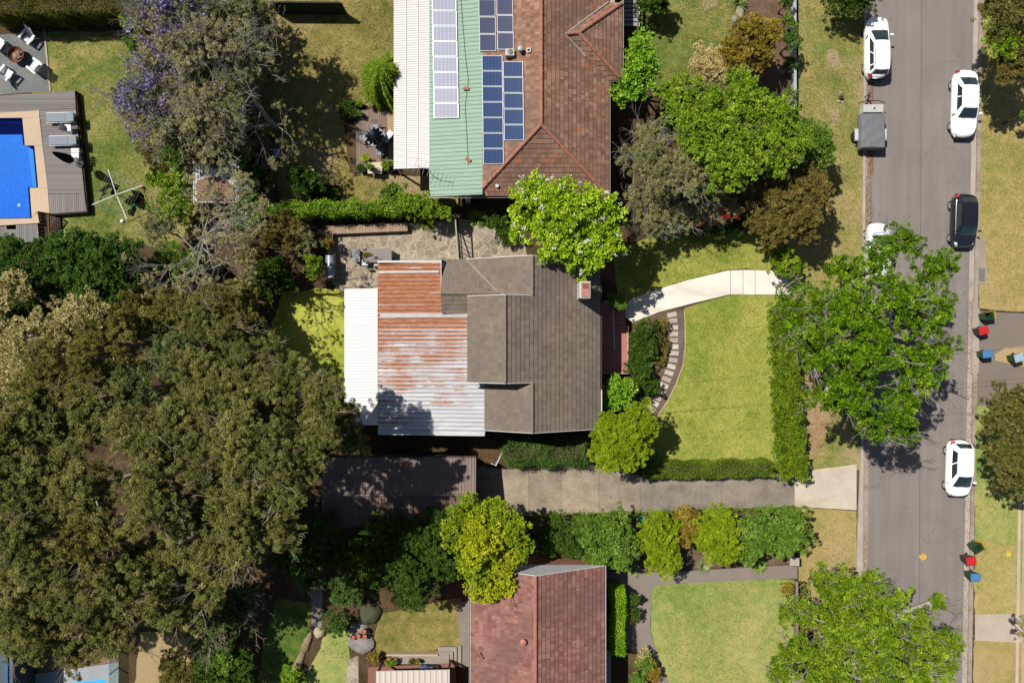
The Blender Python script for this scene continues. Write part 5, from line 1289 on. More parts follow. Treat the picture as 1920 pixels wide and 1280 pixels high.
# pool shell and water
def pooltile():
    b = NB('pool_tiles'); v = b.pos(); n = b.noise(v, 9, 4, .8); n2 = b.noise(v, .5, 3)
    col = b.ramp(n, [(.34, (.003, .06, .33)), (.55, (.008, .11, .48)), (.72, (.05, .24, .62))]); col = b.mix(1, col, b.ramp(n2, [(.3, .9), (.7, 1.1)]), 'MULTIPLY')
    return b.fin(col, .5, .3)
PT = pooltile()
q = lambda x, y: XY(x, y, .3)
inner = [q(-90, 222), q(42, 221), q(47, 273), q(64.5, 273), q(72, 352), q(56, 352), q(60, 409), q(-90, 412)]
mb = MB(); n = len(inner); cc = MB()
for i in range(n):
    a, b = inner[i], inner[(i + 1) % n]; mb.poly([(a[0], a[1], -1.1), (b[0], b[1], -1.1), (b[0], b[1], zd - .02), (a[0], a[1], zd - .02)])
mb.poly([(x, y, -1.1) for x, y in inner][::-1]); o = mb.build('pool_shell', PT); o['kind'] = 'structure'
o = sheet('pool_step', [q(47, 274), q(64.3, 274), q(71.7, 351), q(56, 351)], .02, plain('step_tile', (.08, .20, .55), .5, .1, 8), world=True, thick=1.0)
wb_ = NB('pool_water'); tr = wb_.n('ShaderNodeBsdfTransparent', i_Color=(.40, .72, .92, 1)); gl = wb_.n('ShaderNodeBsdfGlossy', i_Roughness=.0, i_Color=(.22, .3, .4, 1))
bm_ = wb_.n('ShaderNodeBump', i_Height=wb_.noise(wb_.pos(), 5, 4, .6), i_Strength=.05, i_Distance=.02); wb_.link(bm_.outputs[0], gl.inputs['Normal'])
fr = wb_.n('ShaderNodeFresnel', i_IOR=1.33)
mx = wb_.n('ShaderNodeMixShader', i_0=fr.outputs[0]); wb_.link(tr.outputs[0], mx.inputs[1]); wb_.link(gl.outputs[0], mx.inputs[2]); wb_.link(mx.outputs[0], wb_.out.inputs[0])
sheet('pool_water', inner, .33, wb_.m, world=True)
p = P(36, 385, .35); mb = MB(); mb.lathe([(.02, -.02), (.09, -.01), (.1, .02), (.02, .05)], (p.x, p.y, .35), 14); tag(mb.build('pool_float', plain('float_white', A(200, 230, 250), .4)), 'small round white chlorine float on the blue pool water', 'float')
Lt = thing('lattice_screen', P(85, 430, 0), 'dark lattice screen in a timber frame beside the pool deck corner', 'screen')
lq = [P(74, 397, 1.0), P(90, 400, 1.0), P(92, 452, .2), P(76, 455, .2)]
mb = MB()
for i in range(9):
    t = i / 8; mb.tube([lq[0].lerp(lq[3], t), lq[1].lerp(lq[2], t)], .02, 4)
for i in range(5): t = i / 4; mb.tube([lq[0].lerp(lq[1], t), lq[3].lerp(lq[2], t)], .02, 4)
mb.build('lattice', DARKT, Lt)
mb = MB(); mb.tube([lq[1] + Vector((.04, 0, 0)), lq[2] + Vector((.04, 0, 0))], .055, 6); mb.tube([lq[1], (lq[1].x, lq[1].y, 0)], .05, 6); mb.build('frame', plain('frame_orange_timber', A(140, 96, 62), .7, .2), Lt)
mb = MB(); q2 = [P(78, 402, .15), P(112, 402, .12), P(116, 440, .12), P(80, 452, .12)]; mb.prism([(v.x, v.y) for v in q2], 0, .12); mb.build('base', DARKT, Lt)
sheet('gravel_court', [(-90, 70), (82, 60), (94, 170), (-90, 186)], .012, GRAVEL)
strip('gravel_edging', [(81.5, 48), (94, 171)], 3, .06, concrete('edge_board', A(200, 184, 160), .1), .06)
# fire bowl
WH = plain('white_plastic', A(236, 236, 240, 1.1), .45, .05)
p = P(32, 104, .3); f = thing('fire_bowl', (p.x, p.y, 0), 'rusty brown fire bowl full of grey logs between white garden chairs', 'fire pit')
mb = MB(); mb.lathe([(.28, .06), (.40, .16), (.52, .36), (.55, .46), (.53, .47), (.49, .38), (.38, .24), (.02, .22)], (p.x, p.y, 0), 28); mb.build('bowl', plain('rust_bowl', A(140, 84, 62), .8, .3, 4), f)
mb = MB(); r = random.Random(4)
for i in range(11): an = r.uniform(0, 6.28); c = Vector((p.x + r.uniform(-.2, .2), p.y + r.uniform(-.2, .2), .30 + r.uniform(0, .1))); d = Vector((math.cos(an), math.sin(an), r.uniform(-.2, .2))) * r.uniform(.1, .2); mb.tube([c - d, c + d], r.uniform(.03, .05), 6)
mb.build('logs', plain('ash_logs', A(190, 168, 146), .9, .35, 5), f)
def lounge_chair():
    t = thing('garden_chair', (0, 0, 0), '', 'chair', 'white slatted garden chairs round the fire bowl')
    mb = MB()
    for i in range(5): mb.box((-.24 + .12 * i, .02, .33 - .0), (.105, .56, .025), rx=-.16)
    mb.build('seat', WH, t)
    mb = MB()
    for i in range(5): mb.box((-.24 + .12 * i, .47, .66 + .02 * (2 - abs(i - 2))), (.105, .025, .80 + .05 * (2 - abs(i - 2))), rx=-.42)
    mb.build('backrest', WH, t)
    for s in (-1, 1):
        mb = MB(); mb.box((s * .36, .06, .56), (.14, .74, .03)); mb.build('armrest', WH, t)
        mb = MB(); mb.box((s * .33, -.26, .27), (.06, .09, .55)); mb.build('leg', WH, t)
        mb = MB(); mb.box((s * .33, .34, .22), (.05, .09, .50), rx=.35); mb.build('leg', WH, t)
    return t
ch = lounge_chair()
for px, py, dg, lb in ((52, 72, -38, 'white garden chair nearest the clipped hedge, upper right of the fire bowl'), (66, 124, -128, 'white garden chair close to the gravel edging, lower right of the fire bowl'), (14, 137, 140, 'white garden chair nearest the grey pool deck, below the fire bowl'), (-2, 84, 55, 'white garden chair cut by the left photo edge, left of the fire bowl')):
    p = P(px, py, .4); place(ch, USED, (p.x, p.y, .012), R(dg), lb)
# sun loungers, stool, table, furled umbrella
LG = plain('lounger_cloth', A(140, 152, 162), .7, .1, 6)
def lounger():
    t = thing('sun_lounger', (0, 0, 0), '', 'sun lounger', 'grey sun loungers on the pool deck')
    mb = MB(); mb.box((-.30, 0, .33), (1.25, .60, .07)); mb.build('mattress', LG, t, bevel=.02)
    mb = MB(); mb.box((.62, 0, .36), (.60, .60, .07), ry=-.12); mb.build('backrest', LG, t, bevel=.02)
    mb = MB()
    for s in (-1, 1): mb.box((0, s * .32, .27), (1.9, .04, .05))
    mb.build('frame', WH, t)
    for x in (-.8, .7):
        for s in (-1, 1): mb = MB(); mb.box((x, s * .3, .13), (.05, .05, .26)); mb.build('leg', WH, t)
    return t
l0 = lounger()
for px, py, lb in ((113, 220, 'grey sun lounger on the pool deck above the white plastic stool'), (118, 263, 'grey sun lounger on the pool deck nearest the furled umbrella')):
    p = P(px, py, .85); place(l0, USED, (p.x, p.y, zd), R(2), lb)
p = P(127, 240, .9); t = thing('plastic_chair', (p.x, p.y, zd), 'white plastic chair on the pool deck between the two grey sun loungers', 'chair')
mb = MB(); mb.box((p.x, p.y, zd + .42), (.44, .44, .04)); mb.build('seat', WH, t, bevel=.03)
mb = MB(); mb.grid(lambda u, v: (p.x - .24 + .05 * math.sin(math.pi * u) - .05 * v, p.y + (u - .5) * .46, zd + .44 + .42 * v), 8, 4); mb.grid(lambda u, v: (p.x - .265 + .05 * math.sin(math.pi * u) - .05 * v, p.y + (u - .5) * .46, zd + .44 + .42 * v), 8, 4); mb.build('backrest', WH, t)
for a, b in ((-1, -1), (1, -1), (1, 1), (-1, 1)): mb = MB(); mb.tube([(p.x + a * .2, p.y + b * .2, zd), (p.x + a * .17, p.y + b * .17, zd + .42)], .02, 6); mb.build('leg', WH, t)
p = P(141, 287, .9); t = thing('side_table', (p.x, p.y, zd), 'small white slatted table behind the furled umbrella on the pool deck', 'table')
mb = MB()
for i in range(4): mb.box((p.x, p.y - .24 + .16 * i, zd + .42), (.5, .12, .03))
mb.build('table_top', WH, t)
for a, b in ((-1, -1), (1, -1), (1, 1), (-1, 1)): mb = MB(); mb.box((p.x + a * .2, p.y + b * .24, zd + .2), (.04, .04, .4)); mb.build('leg', WH, t)
def furled(px, py, z0, h, rr_, matc, label):
    p = P(px, py, z0); t = thing('garden_umbrella', (p.x, p.y, z0), label, 'umbrella')
    mb = MB(); mb.tube([(p.x, p.y, z0), (p.x, p.y, z0 + h)], .025, 8); mb.build('pole', plain('pole_steel%d' % px, A(90, 90, 92), .5), t)
    mb = MB(); n = 24
    prof = [(rr_ * .55, .30), (rr_, .42), (rr_ * .9, .60), (rr_ * .6, .80), (rr_ * .3, .94), (.03, 1.0)]
    q = []
    for rd, zz in prof:
        for k in range(n): q.append((p.x + rd * (1 + .22 * (-1) ** k) * math.cos(6.2832 * k / n), p.y + rd * (1 + .22 * (-1) ** k) * math.sin(6.2832 * k / n), z0 + h * zz))
    mb.add(q, [(i * n + k, i * n + (k + 1) % n, (i + 1) * n + (k + 1) % n, (i + 1) * n + k) for i in range(5) for k in range(n)]); mb.build('canopy', matc, t)
    mb = MB(); mb.lathe([(.26, 0), (.26, .05), (.06, .1), (.05, .2)], (p.x, p.y, z0), 18); mb.build('base', plain('umbrella_base%d' % px, A(70, 70, 72), .7), t)
    return t
furled(150, 307, zd, 2.75, .24, plain('canvas_dark', A(36, 44, 42), .8, .2), 'dark furled umbrella standing on the pool deck below the sun loungers')
# rotary clothesline
p = P(212, 368, 0); cl = thing('clothesline', (p.x, p.y, 0), 'white rotary clothesline with a four armed frame on the back lawn', 'clothesline')
top = 1.95; c0 = P(218, 365, top); p = Vector((c0.x, c0.y, 0)); cl.location = p; ORG[cl.name] = p.copy()
mb = MB(); mb.tube([p, (p.x, p.y, top + .1)], .035, 8); mb.build('post', plain('post_galv', A(200, 200, 206), .5), cl)
ends = [P(173, 384, top + .05), P(203, 318, top + .05), P(267, 348, top + .05), P(238, 411, top + .05)]
for e in ends: mb = MB(); mb.tube([(p.x, p.y, top - .02), e], .03, 6); mb.build('arm', WH, cl)
mb = MB()
for k in (.4, .55, .7, .85, .98):
    pt = [Vector((p.x, p.y, top)).lerp(e, k) for e in ends]
    for i in range(4): mb.tube([pt[i], pt[(i + 1) % 4]], .006, 4)
mb.build('line', plain('line_wire', A(196, 196, 196), .5), cl)
def garment(px, py, w, h, dg, col, label, z=1.9):
    q = P(px, py, z); d = Vector((math.cos(R(dg)), math.sin(R(dg)), 0)); n = Vector((-d.y, d.x, 0)); mb = MB()
    for o_ in (0, .02): mb.grid(lambda u, v: q + d * ((u - .5) * w) + n * (.06 * math.sin(5 * u) * v + o_ + .14 * v * (1 if u < .6 else .8)) + Vector((0, 0, -h * v)), 8, 6)
    tag(mb.build('washing', plain('cloth_%d_%d' % (px, py), A(*col), .9, .2, 6)), label, 'washing', 'washing on the rotary clothesline')
for a in ((194, 352, .8, .8, 35, (70, 116, 140), 'teal towel hanging on the rotary clothesline'), (200, 337, .4, .4, 60, (170, 180, 210), 'pale blue cloth hanging highest on the left of the rotary clothesline'),
          (211, 354, .7, .7, 70, (24, 24, 28), 'black shirt hanging beside the teal towel on the clothesline'), (252, 366, .9, .9, -50, (20, 20, 24), 'large black cloth hanging on the right side of the clothesline'), (246, 374, .7, .7, -45, (30, 28, 34), 'black trousers hanging inside the large black cloth on the clothesline'),
          (264, 353, .35, .4, -30, (196, 110, 90), 'small orange cloth hanging at the right arm of the clothesline'), (190, 368, .6, .4, 65, (150, 150, 190), 'lilac cloth hanging near the left arm of the clothesline'), (246, 388, .4, .3, -60, (50, 140, 120), 'green cloth hanging on the lower right of the clothesline')):
    garment(*a)
p = P(230, 415, 0); mb = MB(); mb.lathe([(.13, 0), (.15, .05), (.1, .12), (.01, .14)], p, 14); tag(mb.build('white_ball', WH, smooth=True), 'small white ball on the grass below the clothesline', 'ball')
# fences
def fence(label, pts, h, mat, pmat, step=2.0, name='fence', t=.05, cat='fence', cap=None, zb=0.0):
    w = [Vector((*XY(x, y, h), 0)) for x, y in pts]; r_ = thing(name, w[0], label, cat)
    mb = MB()
    for a, b in zip(w, w[1:]):
        d = b - a; L = d.length; an = math.atan2(d.y, d.x); nb = max(2, int(L / .16))
        for i in range(nb):
            c = a.lerp(b, (i + .5) / nb); mb.box((c.x, c.y, h / 2 + zb), (L / nb * .97, t * .6 if i % 2 else t * .8, h - .02), rz=an)
    mb.build('palings', mat, r_)
    for a, b in zip(w, w[1:]):
        n = max(1, round((b - a).length / step))
        for i in range(n + 1):
            c = a.lerp(b, i / n); m2 = MB(); m2.box((c.x + .06, c.y, h / 2 - .05), (.09, .09, h - .1)); m2.build('post', pmat, r_)
    mb = MB()
    for a, b in zip(w, w[1:]): d = b - a; c = (a + b) / 2; mb.box((c.x, c.y, h + .012), (d.length, cap or .1, .04), rz=math.atan2(d.y, d.x))
    mb.build('capping', mat, r_)
    return r_
FT = plain('old_paling', A(120, 96, 78), .9, .25, 3)
fence('tall brown paling fence standing between the lawn and the bare grey tree', [(497, 250), (499, 385)], 1.75, FT, DARKT)
fence('brown paling fence behind the clipped green hedge along the boundary', [(505, 384), (850, 374)], 1.6, FT, DARKT)
fence('low pale grey garden wall fence beside the street verge at the top', [(1490.5, -20), (1491, 206)], .75, plain('fence_pale', A(190, 196, 204), .6, .1, 5), FRAME, 2.4, cap=.17)
fence('dark paling fence at the top edge behind the dry lawn', [(505, 4), (637, 5)], 1.6, plain('fence_green_dark', A(40, 60, 40), .8), DARKT)
Gs = thing('slatted_gate', P(1183, 25, 0), 'grey slatted deck and rail beside the tiled house at the top edge', 'deck')
mb = MB()
for i in range(9): a = P(1168, -22 + i * 8.5, .4); b = P(1198, -22 + i * 8.5, .4); mb.box(((a.x + b.x) / 2, a.y, .4), (b.x - a.x, .22, .04))
mb.build('slats', plain('slat_grey', A(164, 160, 160), .6, .1), Gs)
mb = MB()
for i in range(8): a = P(1198, -20 + i * 10, .9); mb.box((a.x, a.y, .55), (.05, .05, .9))
a, b = P(1198, -25, 1.0), P(1198, 50, 1.0); mb.box((a.x, (a.y + b.y) / 2, 1.0), (.07, a.y - b.y, .06)); mb.build('rail', FRAME, Gs)
# ------------------------------------------------------------------ garden deck behind the top house
Gd = thing('timber_deck', P(715, 260, 0), 'weathered timber garden deck under the covered table by the corrugated roof', 'deck')
slab('boards', [(668, 208), (716, 202), (741, 208), (741, 322), (668, 322)], 0, .16, timber('garden_deck', A(148, 126, 114), 'Y', .13, .1, .14), Gd)
slab('boards', [(726, 212), (740.5, 215), (740.5, 321), (730, 321)], .155, .165, timber('new_boards', A(196, 166, 128), 'Y', .13, .1, .1), Gd)
GM = plain('grey_metal_furniture', A(150, 154, 160), .5, .12)
p = P(705, 258, .8); t = thing('garden_table', (p.x, p.y, .16), 'round grey table under the half closed umbrella on the timber garden deck', 'table')
mb = MB(); mb.lathe([(.06, .0), (.06, .68), (.60, .69), (.64, .71), (.64, .73), (.02, .735)], (p.x, p.y, .16), 30); mb.build('table_top', GM, t); mb = MB(); mb.lathe([(.3, 0), (.28, .04), (.05, .08)], (p.x, p.y, .16), 20); mb.build('base', GM, t)
furled(706, 262, .905, 1.5, .52, plain('canvas_slate', A(74, 84, 96), .8, .2), 'half closed slate grey umbrella through the round table on the garden deck')
def metal_chair():
    t = thing('metal_chair', (0, 0, 0), '', 'chair', 'grey metal chairs round the garden deck table')
    mb = MB(); mb.box((0, 0, .44), (.46, .46, .035)); mb.build('seat', GM, t, bevel=.02)
    mb = MB(); mb.tube([(-.25, .24, .44), (-.26, .32, .85), (0, .36, .92), (.26, .32, .85), (.25, .24, .44)], .02, 6)
    for i in range(5): mb.tube([(-.16 + .08 * i, .25, .45), (-.16 + .08 * i, .34, .89)], .01, 4)
    mb.build('backrest', GM, t)
    for a, b in ((-1, -1), (1, -1), (1, 1), (-1, 1)): mb = MB(); mb.tube([(a * .24, b * .24, 0), (a * .21, b * .2, .44)], .018, 6); mb.build('leg', GM, t)
    for s in (-1, 1): mb = MB(); mb.tube([(s * .25, -.2, .62), (s * .27, .3, .66)], .02, 6); mb.build('armrest', GM, t)
    return t
mc = metal_chair()
for px, py, dg, lb in ((702, 237, 0, 'grey metal chair above the round table on the garden deck'), (712, 284, 180, 'grey metal chair below the round table on the garden deck'), (681, 258, 90, 'grey metal chair left of the round table on the garden deck')):
    p = P(px, py, .6); place(mc, USED, (p.x, p.y, .16), R(dg), lb)
p = P(728, 256, .6); t = thing('deck_bench', (p.x, p.y, .16), 'white cushioned bench turned askew beside the round garden deck table', 'bench')
M_ = lambda x, y, z: (p.x + x * math.cos(.95) - y * math.sin(.95), p.y + x * math.sin(.95) + y * math.cos(.95), .16 + z)
mb = MB(); mb.box(M_(0, 0, .42), (.85, .42, .12), rz=.95); mb.build('cushion', WH, t, bevel=.05)
mb = MB(); mb.box(M_(0, 0, .2), (.75, .36, .32), rz=.95); mb.build('base', GM, t)
def pot(px, py, r, h, mat, plant, label, z0=0.0, col=None, ph=.35, seed=1):
    p = P(px, py, z0 + h); t = thing('potted_plant', (p.x, p.y, z0), label, 'pot plant')
    mb = MB(); mb.lathe([(r * .7, 0), (r * .95, h * .85), (r, h), (r * .86, h), (r * .8, h * .8), (.01, h * .8)], (p.x, p.y, z0), 16); mb.build('pot', mat, t)
    if plant:
        rr_ = np.random.RandomState(seed); s = SP[plant]; C, cr = lobe_clumps(rr_, (p.x, p.y, z0 + h + ph * .35), r * 1.35, ph * .6, dict(s, cr=.16)); 
        a = clump_leaves(rr_, C, cr, dict(s, L=s['L'] * .6, W=s['W'] * .7)); leaf_mesh('foliage', a[0], a[1], a[2], a[3], a[4], a[5], s['mat'], t, (p.x, p.y, z0))
    return t
PTD = plain('pot_dark', A(70, 62, 58), .7, .2); PTT = plain('pot_terracotta', A(190, 116, 86), .8, .2); PTC = plain('pot_cream', A(206, 196, 160), .8, .15)
pot(676, 213, .17, .4, PTD, 'mid', 'dark pot with a green plant beside the planter box', seed=2)
pot(697, 196, .2, .42, PTC, 'cream', 'round cream pot with dry flowers at the top of the garden deck', seed=3)
pot(706, 199, .15, .3, PTT, 'gold', 'small terracotta pot beside the cream pot on the garden deck', seed=4)
pot(676, 196, .2, .3, PTD, 'leafy', 'bushy dark pot just above the corner of the planter box', seed=5)
pot(685, 297, .2, .35, PTC, 'yellow', 'pot of bright yellow flowers at the bottom left of the garden deck', .16, seed=6)
pot(694, 313, .2, .35, PTD, 'mid', 'dark pot with a green shrub on the pale potting table', .6, seed=7)
pot(728, 311, .3, .4, PTD, 'leafy', 'wide dark pot with a leafy plant at the bottom right of the garden deck', .0, ph=.6, seed=8)
pot(678, 318, .22, .35, PTD, 'shade', 'dark pot with a grey green plant below the yellow flowers', seed=9)
pot(737, 306, .14, .3, plain('pot_black', A(30, 30, 32), .5), 'greygreen', 'slim black pot beside the wide leafy pot on the garden deck', seed=10)
p = P(700, 312, .6); t = thing('potting_table', (p.x, p.y, 0), 'pale cream table holding a potted shrub at the foot of the garden deck', 'table')
mb = MB(); mb.box((p.x + .1, p.y - .1, .575), (.95, .75, .05)); mb.build('table_top', plain('table_cream', A(226, 208, 180), .6, .06), t)
for a, b in ((-1, -1), (1, -1), (1, 1), (-1, 1)): mb = MB(); mb.box((p.x + .1 + a * .42, p.y - .1 + b * .32, .275), (.05, .05, .55)); mb.build('leg', DARKT, t)
p = P(652, 205, .5); t = thing('planter_box', (p.x, p.y, 0), 'square raised timber planter box with dark herbs beside the garden deck', 'planter')
mb = MB()
for a, b, w_, d_ in ((0, .52, 1.1, .06), (0, -.52, 1.1, .06), (.52, 0, .06, .98), (-.52, 0, .06, .98)): mb.box((p.x + a, p.y + b, .25), (w_, d_, .5))
mb.build('box', plain('planter_wood', A(96, 80, 58), .85, .2), t)
rr_ = np.random.RandomState(9); C = np.stack([p.x + rr_.uniform(-.45, .45, 60), p.y + rr_.uniform(-.45, .45, 60), rr_.uniform(.35, .6, 60)], 1); a = clump_leaves(rr_, C, np.full(60, .15), dict(SP['shade'], L=.1, W=.05)); leaf_mesh('herbs', *a, SP['shade']['mat'], t, (p.x, p.y, 0))
t = thing('timber_trough', P(607, 362, 0), 'long low timber trough full of leafy plants on the shaded lawn', 'planter')
mb = MB(); a, b = P(577, 348, .35), P(634, 378, .35)
for (x0_, y0_, x1_, y1_) in ((a.x, a.y, b.x, a.y), (a.x, b.y, b.x, b.y)): mb.box(((x0_ + x1_) / 2, y0_, .18), (x1_ - x0_, .08, .36))
for x in (a.x, b.x): mb.box((x, (a.y + b.y) / 2, .18), (.08, a.y - b.y - .1, .35))
mb.build('box', DARKT, t)
rr_ = np.random.RandomState(11); C = np.stack([rr_.uniform(a.x + .1, b.x - .1, 110), rr_.uniform(b.y + .1, a.y - .1, 110), rr_.uniform(.2, .5, 110)], 1); q = clump_leaves(rr_, C, np.full(110, .2), SP['shade']); leaf_mesh('foliage', *q, SP['shade']['mat'], t, t.location)
p = P(519, 288, .2); mb = MB(); mb.box((p.x, p.y, .16), (.42, .62, .3)); tag(mb.build('storage_tub', plain('tub_blue', A(150, 190, 226), .5, .1), bevel=.05), 'pale blue plastic tub in the shade of the tall brown fence', 'tub')
# ------------------------------------------------------------------ stone patio
BT = plain('bench_timber', A(178, 150, 126), .8, .15, 4)
t = thing('bench_wall', P(690, 430, 0), 'long weathered timber seat wall along the top and left of the stone patio', 'bench')
def bslab(pts, z0=.0, z1=.45, m=TIMB, nm='seat'): 
    q = [P(x, y, z1) for x, y in pts]; mb = MB(); mb.prism([(v.x, v.y) for v in q], z0, z1); mb.build(nm, m, t, bevel=.01)
bslab([(609, 423), (764, 417), (764, 433), (624, 439), (612, 440)]); bslab([(612, 440.5), (624, 439.5), (625, 475), (614, 476)]); bslab([(611, 477), (629, 476), (632, 524), (612, 525)], 0, .40)
t = thing('barbecue', P(618, 500, .4), 'grey metal barbecue with its lid closed on the left of the stone patio', 'barbecue'); p = P(618, 500, 1.0)
mb = MB(); mb.box((p.x, p.y + .05, .66), (.56, 1.1, .50)); mb.build('cabinet', plain('bbq_dark', A(70, 72, 76), .4), t, bevel=.02)
mb = MB()
M = lambda u, v: (p.x - .29 + .58 * u, p.y - .72 + 1.45 * v, .92 + .20 * math.sin(math.pi * u) ** .6)
mb.grid(M, 10, 6); mb.build('lid', plain('bbq_lid', A(178, 188, 204), .35, .08, metal=.3), t, smooth=True)
mb = MB(); mb.tube([(p.x + .31, p.y - .5, 1.0), (p.x + .36, p.y - .5, 1.0), (p.x + .36, p.y + .4, 1.0), (p.x + .31, p.y + .4, 1.0)], .018, 6); mb.build('handle', BLK, t)
TG = plain('table_grey', A(152, 146, 140), .7, .12, 4)
p = P(707, 479, .75); t = thing('outdoor_table', (p.x, p.y, 0), 'long grey outdoor dining table with a dried centrepiece on the stone patio', 'table')
mb = MB()
for i in range(5): mb.box((p.x + .0, p.y - .36 + .18 * i, .73), (1.90, .172, .05))
mb.build('table_top', TG, t)
for a, b in ((-1, -1), (1, -1), (1, 1), (-1, 1)): mb = MB(); mb.box((p.x + a * .8, p.y + b * .36, .35), (.08, .08, .7)); mb.build('leg', TG, t)
p2 = P(688, 477, .8); rr_ = np.random.RandomState(5); t = thing('table_centrepiece', (p2.x, p2.y, .755), 'dried flower centrepiece on the grey patio table', 'centrepiece')
mb = MB(); mb.lathe([(.10, 0), (.14, .05), (.12, .06), (.01, .03)], (p2.x, p2.y, .756), 12, 2.0, 1); mb.build('tray', PTD, t)
C = np.stack([p2.x + rr_.uniform(-.28, .28, 24), p2.y + rr_.uniform(-.07, .07, 24), .82 + rr_.uniform(0, .08, 24)], 1); q = clump_leaves(rr_, C, np.full(24, .06), dict(SP['gold'], L=.06, W=.03)); leaf_mesh('dried_flowers', *q, SP['gold']['mat'], t, t.location)
BN = plain('bench_grey', A(146, 148, 154), .6, .1)
p = P(668, 479, .6); t = thing('patio_bench', (p.x, p.y, 0), 'smooth grey bench block at the left end of the patio table', 'bench')
mb = MB(); mb.box((p.x, p.y, .62), (.52, .84, .06)); mb.build('seat', BN, t, bevel=.01)
for s in (-1, 1): mb = MB(); mb.box((p.x, p.y + s * .34, .295), (.42, .06, .59)); mb.build('leg', BN, t)
p = P(734, 476, .5); t = thing('patio_stool', (p.x, p.y, 0), 'small white stool at the right end of the patio table', 'stool')
mb = MB(); mb.box((p.x, p.y, .45), (.28, .42, .05)); mb.build('seat', WH, t, bevel=.015)
for a, b in ((-1, -1), (1, -1), (1, 1), (-1, 1)): mb = MB(); mb.box((p.x + a * .11, p.y + b * .18, .21), (.03, .03, .42)); mb.build('leg', BLK, t)
def stool2():
    t = thing('patio_chair', (0, 0, 0), '', 'chair', 'white patio chairs tucked under the patio table')
    mb = MB(); mb.box((0, 0, .45), (.42, .40, .04)); mb.build('seat', WH, t, bevel=.04)
    mb = MB(); mb.grid(lambda u, v: ((u - .5) * .42, -.22 - .06 * v + .04 * math.cos(math.pi * (u - .5)) * -1, .47 + .30 * v), 8, 3); mb.grid(lambda u, v: ((u - .5) * .42, -.24 - .06 * v + .04 * math.cos(math.pi * (u - .5)) * -1, .47 + .30 * v), 8, 3); mb.build('backrest', WH, t)
    for a, b in ((-1, -1), (1, -1), (1, 1), (-1, 1)): mb = MB(); mb.tube([(a * .2, b * .18, 0), (a * .15, b * .14, .44)], .016, 6); mb.build('leg', BK['dark'], t)
    return t
s0 = stool2()
for px, lb in ((684, 'white patio chair at the lower left of the patio table'), (707, 'white patio chair at the lower right of the patio table')):
    p = P(px, 492, .5); place(s0, USED, (p.x, p.y, .014), 0, lb)
t = thing('pipe_gate', P(862, 445, 0), 'tall pale pipe framed gate with a dark brace dividing the stone patio', 'gate')
mb = MB(); a, b = P(853, 400, 1.6), P(860, 489, 1.5); mb.tube([(a.x, a.y, 0), a, b, (b.x, b.y, 0)], .055, 8); mb.build('frame', plain('pipe_pale', A(186, 174, 156), .6, .1), t)
mb = MB(); mb.tube([(a.x + .05, a.y - .3, .1), (b.x + .05, b.y + .2, 1.4)], .05, 6); mb.tube([(a.x + .05, a.y, .2), (b.x + .05, b.y, .2)], .04, 6)
for i in range(9): c = a.lerp(b, (i + .5) / 9); mb.tube([(c.x, c.y, .1), (c.x, c.y, 1.5)], .02, 5)
mb.build('brace', DARKT, t)
# metal bracket fence beside the garage and hedge
t = thing('side_gate', P(935, 850, 0), 'thin white rail leaning between the garage corner and dark hedge', 'gate')
mb = MB(); mb.tube([P(952, 825, 1.2), P(930, 872, 1.1), P(920, 868, 1.1)], .04, 6); mb.tube([P(930, 872, 1.1), (P(930, 872, 1.1).x, P(930, 872, 1.1).y, 0)], .05, 6); mb.build('rail', FRAME, t)
# stepping stones
STM = [concrete('stepping_stone_%d' % i, c, .1, sc=2) for i, c in enumerate((A(206, 196, 182), A(190, 180, 168), A(218, 208, 196)))]
ss = [(1260, 590, -12), (1262, 601, -6), (1262.5, 614, 0), (1263.5, 626, 0), (1263.5, 638, 0), (1264, 650, 0), (1264, 662, 3), (1262.5, 675, 8), (1259, 687, 14), (1254.5, 699, 19), (1250, 711, 22), (1245.5, 722.5, 24), (1239.5, 734.5, 27), (1233, 745.5, 30), (1228, 756, 32), (1220, 766, 34)]
for i, (px, py, dg) in enumerate(ss):
    p = P(px, py, .05); mb = MB(); r_ = random.Random(i); mb.box((0, 0, 0), (.60 + r_.uniform(-.05, .05), .32, .06)); o = mb.build('stepping_stone', STM[i % 3], bevel=.02); o.location = (p.x, p.y, .045); o.rotation_euler = (0, 0, R(-dg))
    nm = {0: 'large pale stepping stone touching the white front path', len(ss) - 1: 'last pale stepping stone, half under the yellow green tree'}.get(i)
    tag(o, nm, 'stepping stone', 'stepping stones curving beside the front lawn')
    if not nm: o['label'] = 'pale stepping stone in the curved row, %s counting down from the white path' % ['', 'second', 'third', 'fourth', 'fifth', 'sixth', 'seventh', 'eighth', 'ninth', 'tenth', 'eleventh', 'twelfth', 'thirteenth', 'fourteenth', 'fifteenth'][i]
p = P(1490, 1053, .8); t = thing('gate_pier', (p.x, p.y, 0), 'short pale stone gate pier at the street end of the lower path', 'pier')
mb = MB(); mb.box((p.x, p.y, .38), (.50, .50, .76)); mb.build('shaft', concrete('pier_stone', A(176, 160, 148), .15), t, bevel=.015); mb = MB(); mb.box((p.x, p.y, .80), (.60, .52, .08)); mb.build('cap', concrete('pier_cap', A(196, 184, 174), .12), t, bevel=.015)
fence('low brick front wall with a grey top beside the lower lawn and verge', [(1494, 1090), (1495, 1280)], .5, concrete('wall_top', A(160, 146, 134), .2), DARKT, 4, name='garden_wall', t=.12, cat='wall', cap=.16)
p = P(1202, 974, .6); mb = MB(); mb.box((p.x, p.y, .3), (.55, .45, .6)); mb.box((p.x, p.y, .62), (.6, .5, .05)); tag(mb.build('utility_box', plain('box_green', A(96, 150, 116), .5), bevel=.02), 'small pale green utility box between the shrubs below the driveway', 'box')
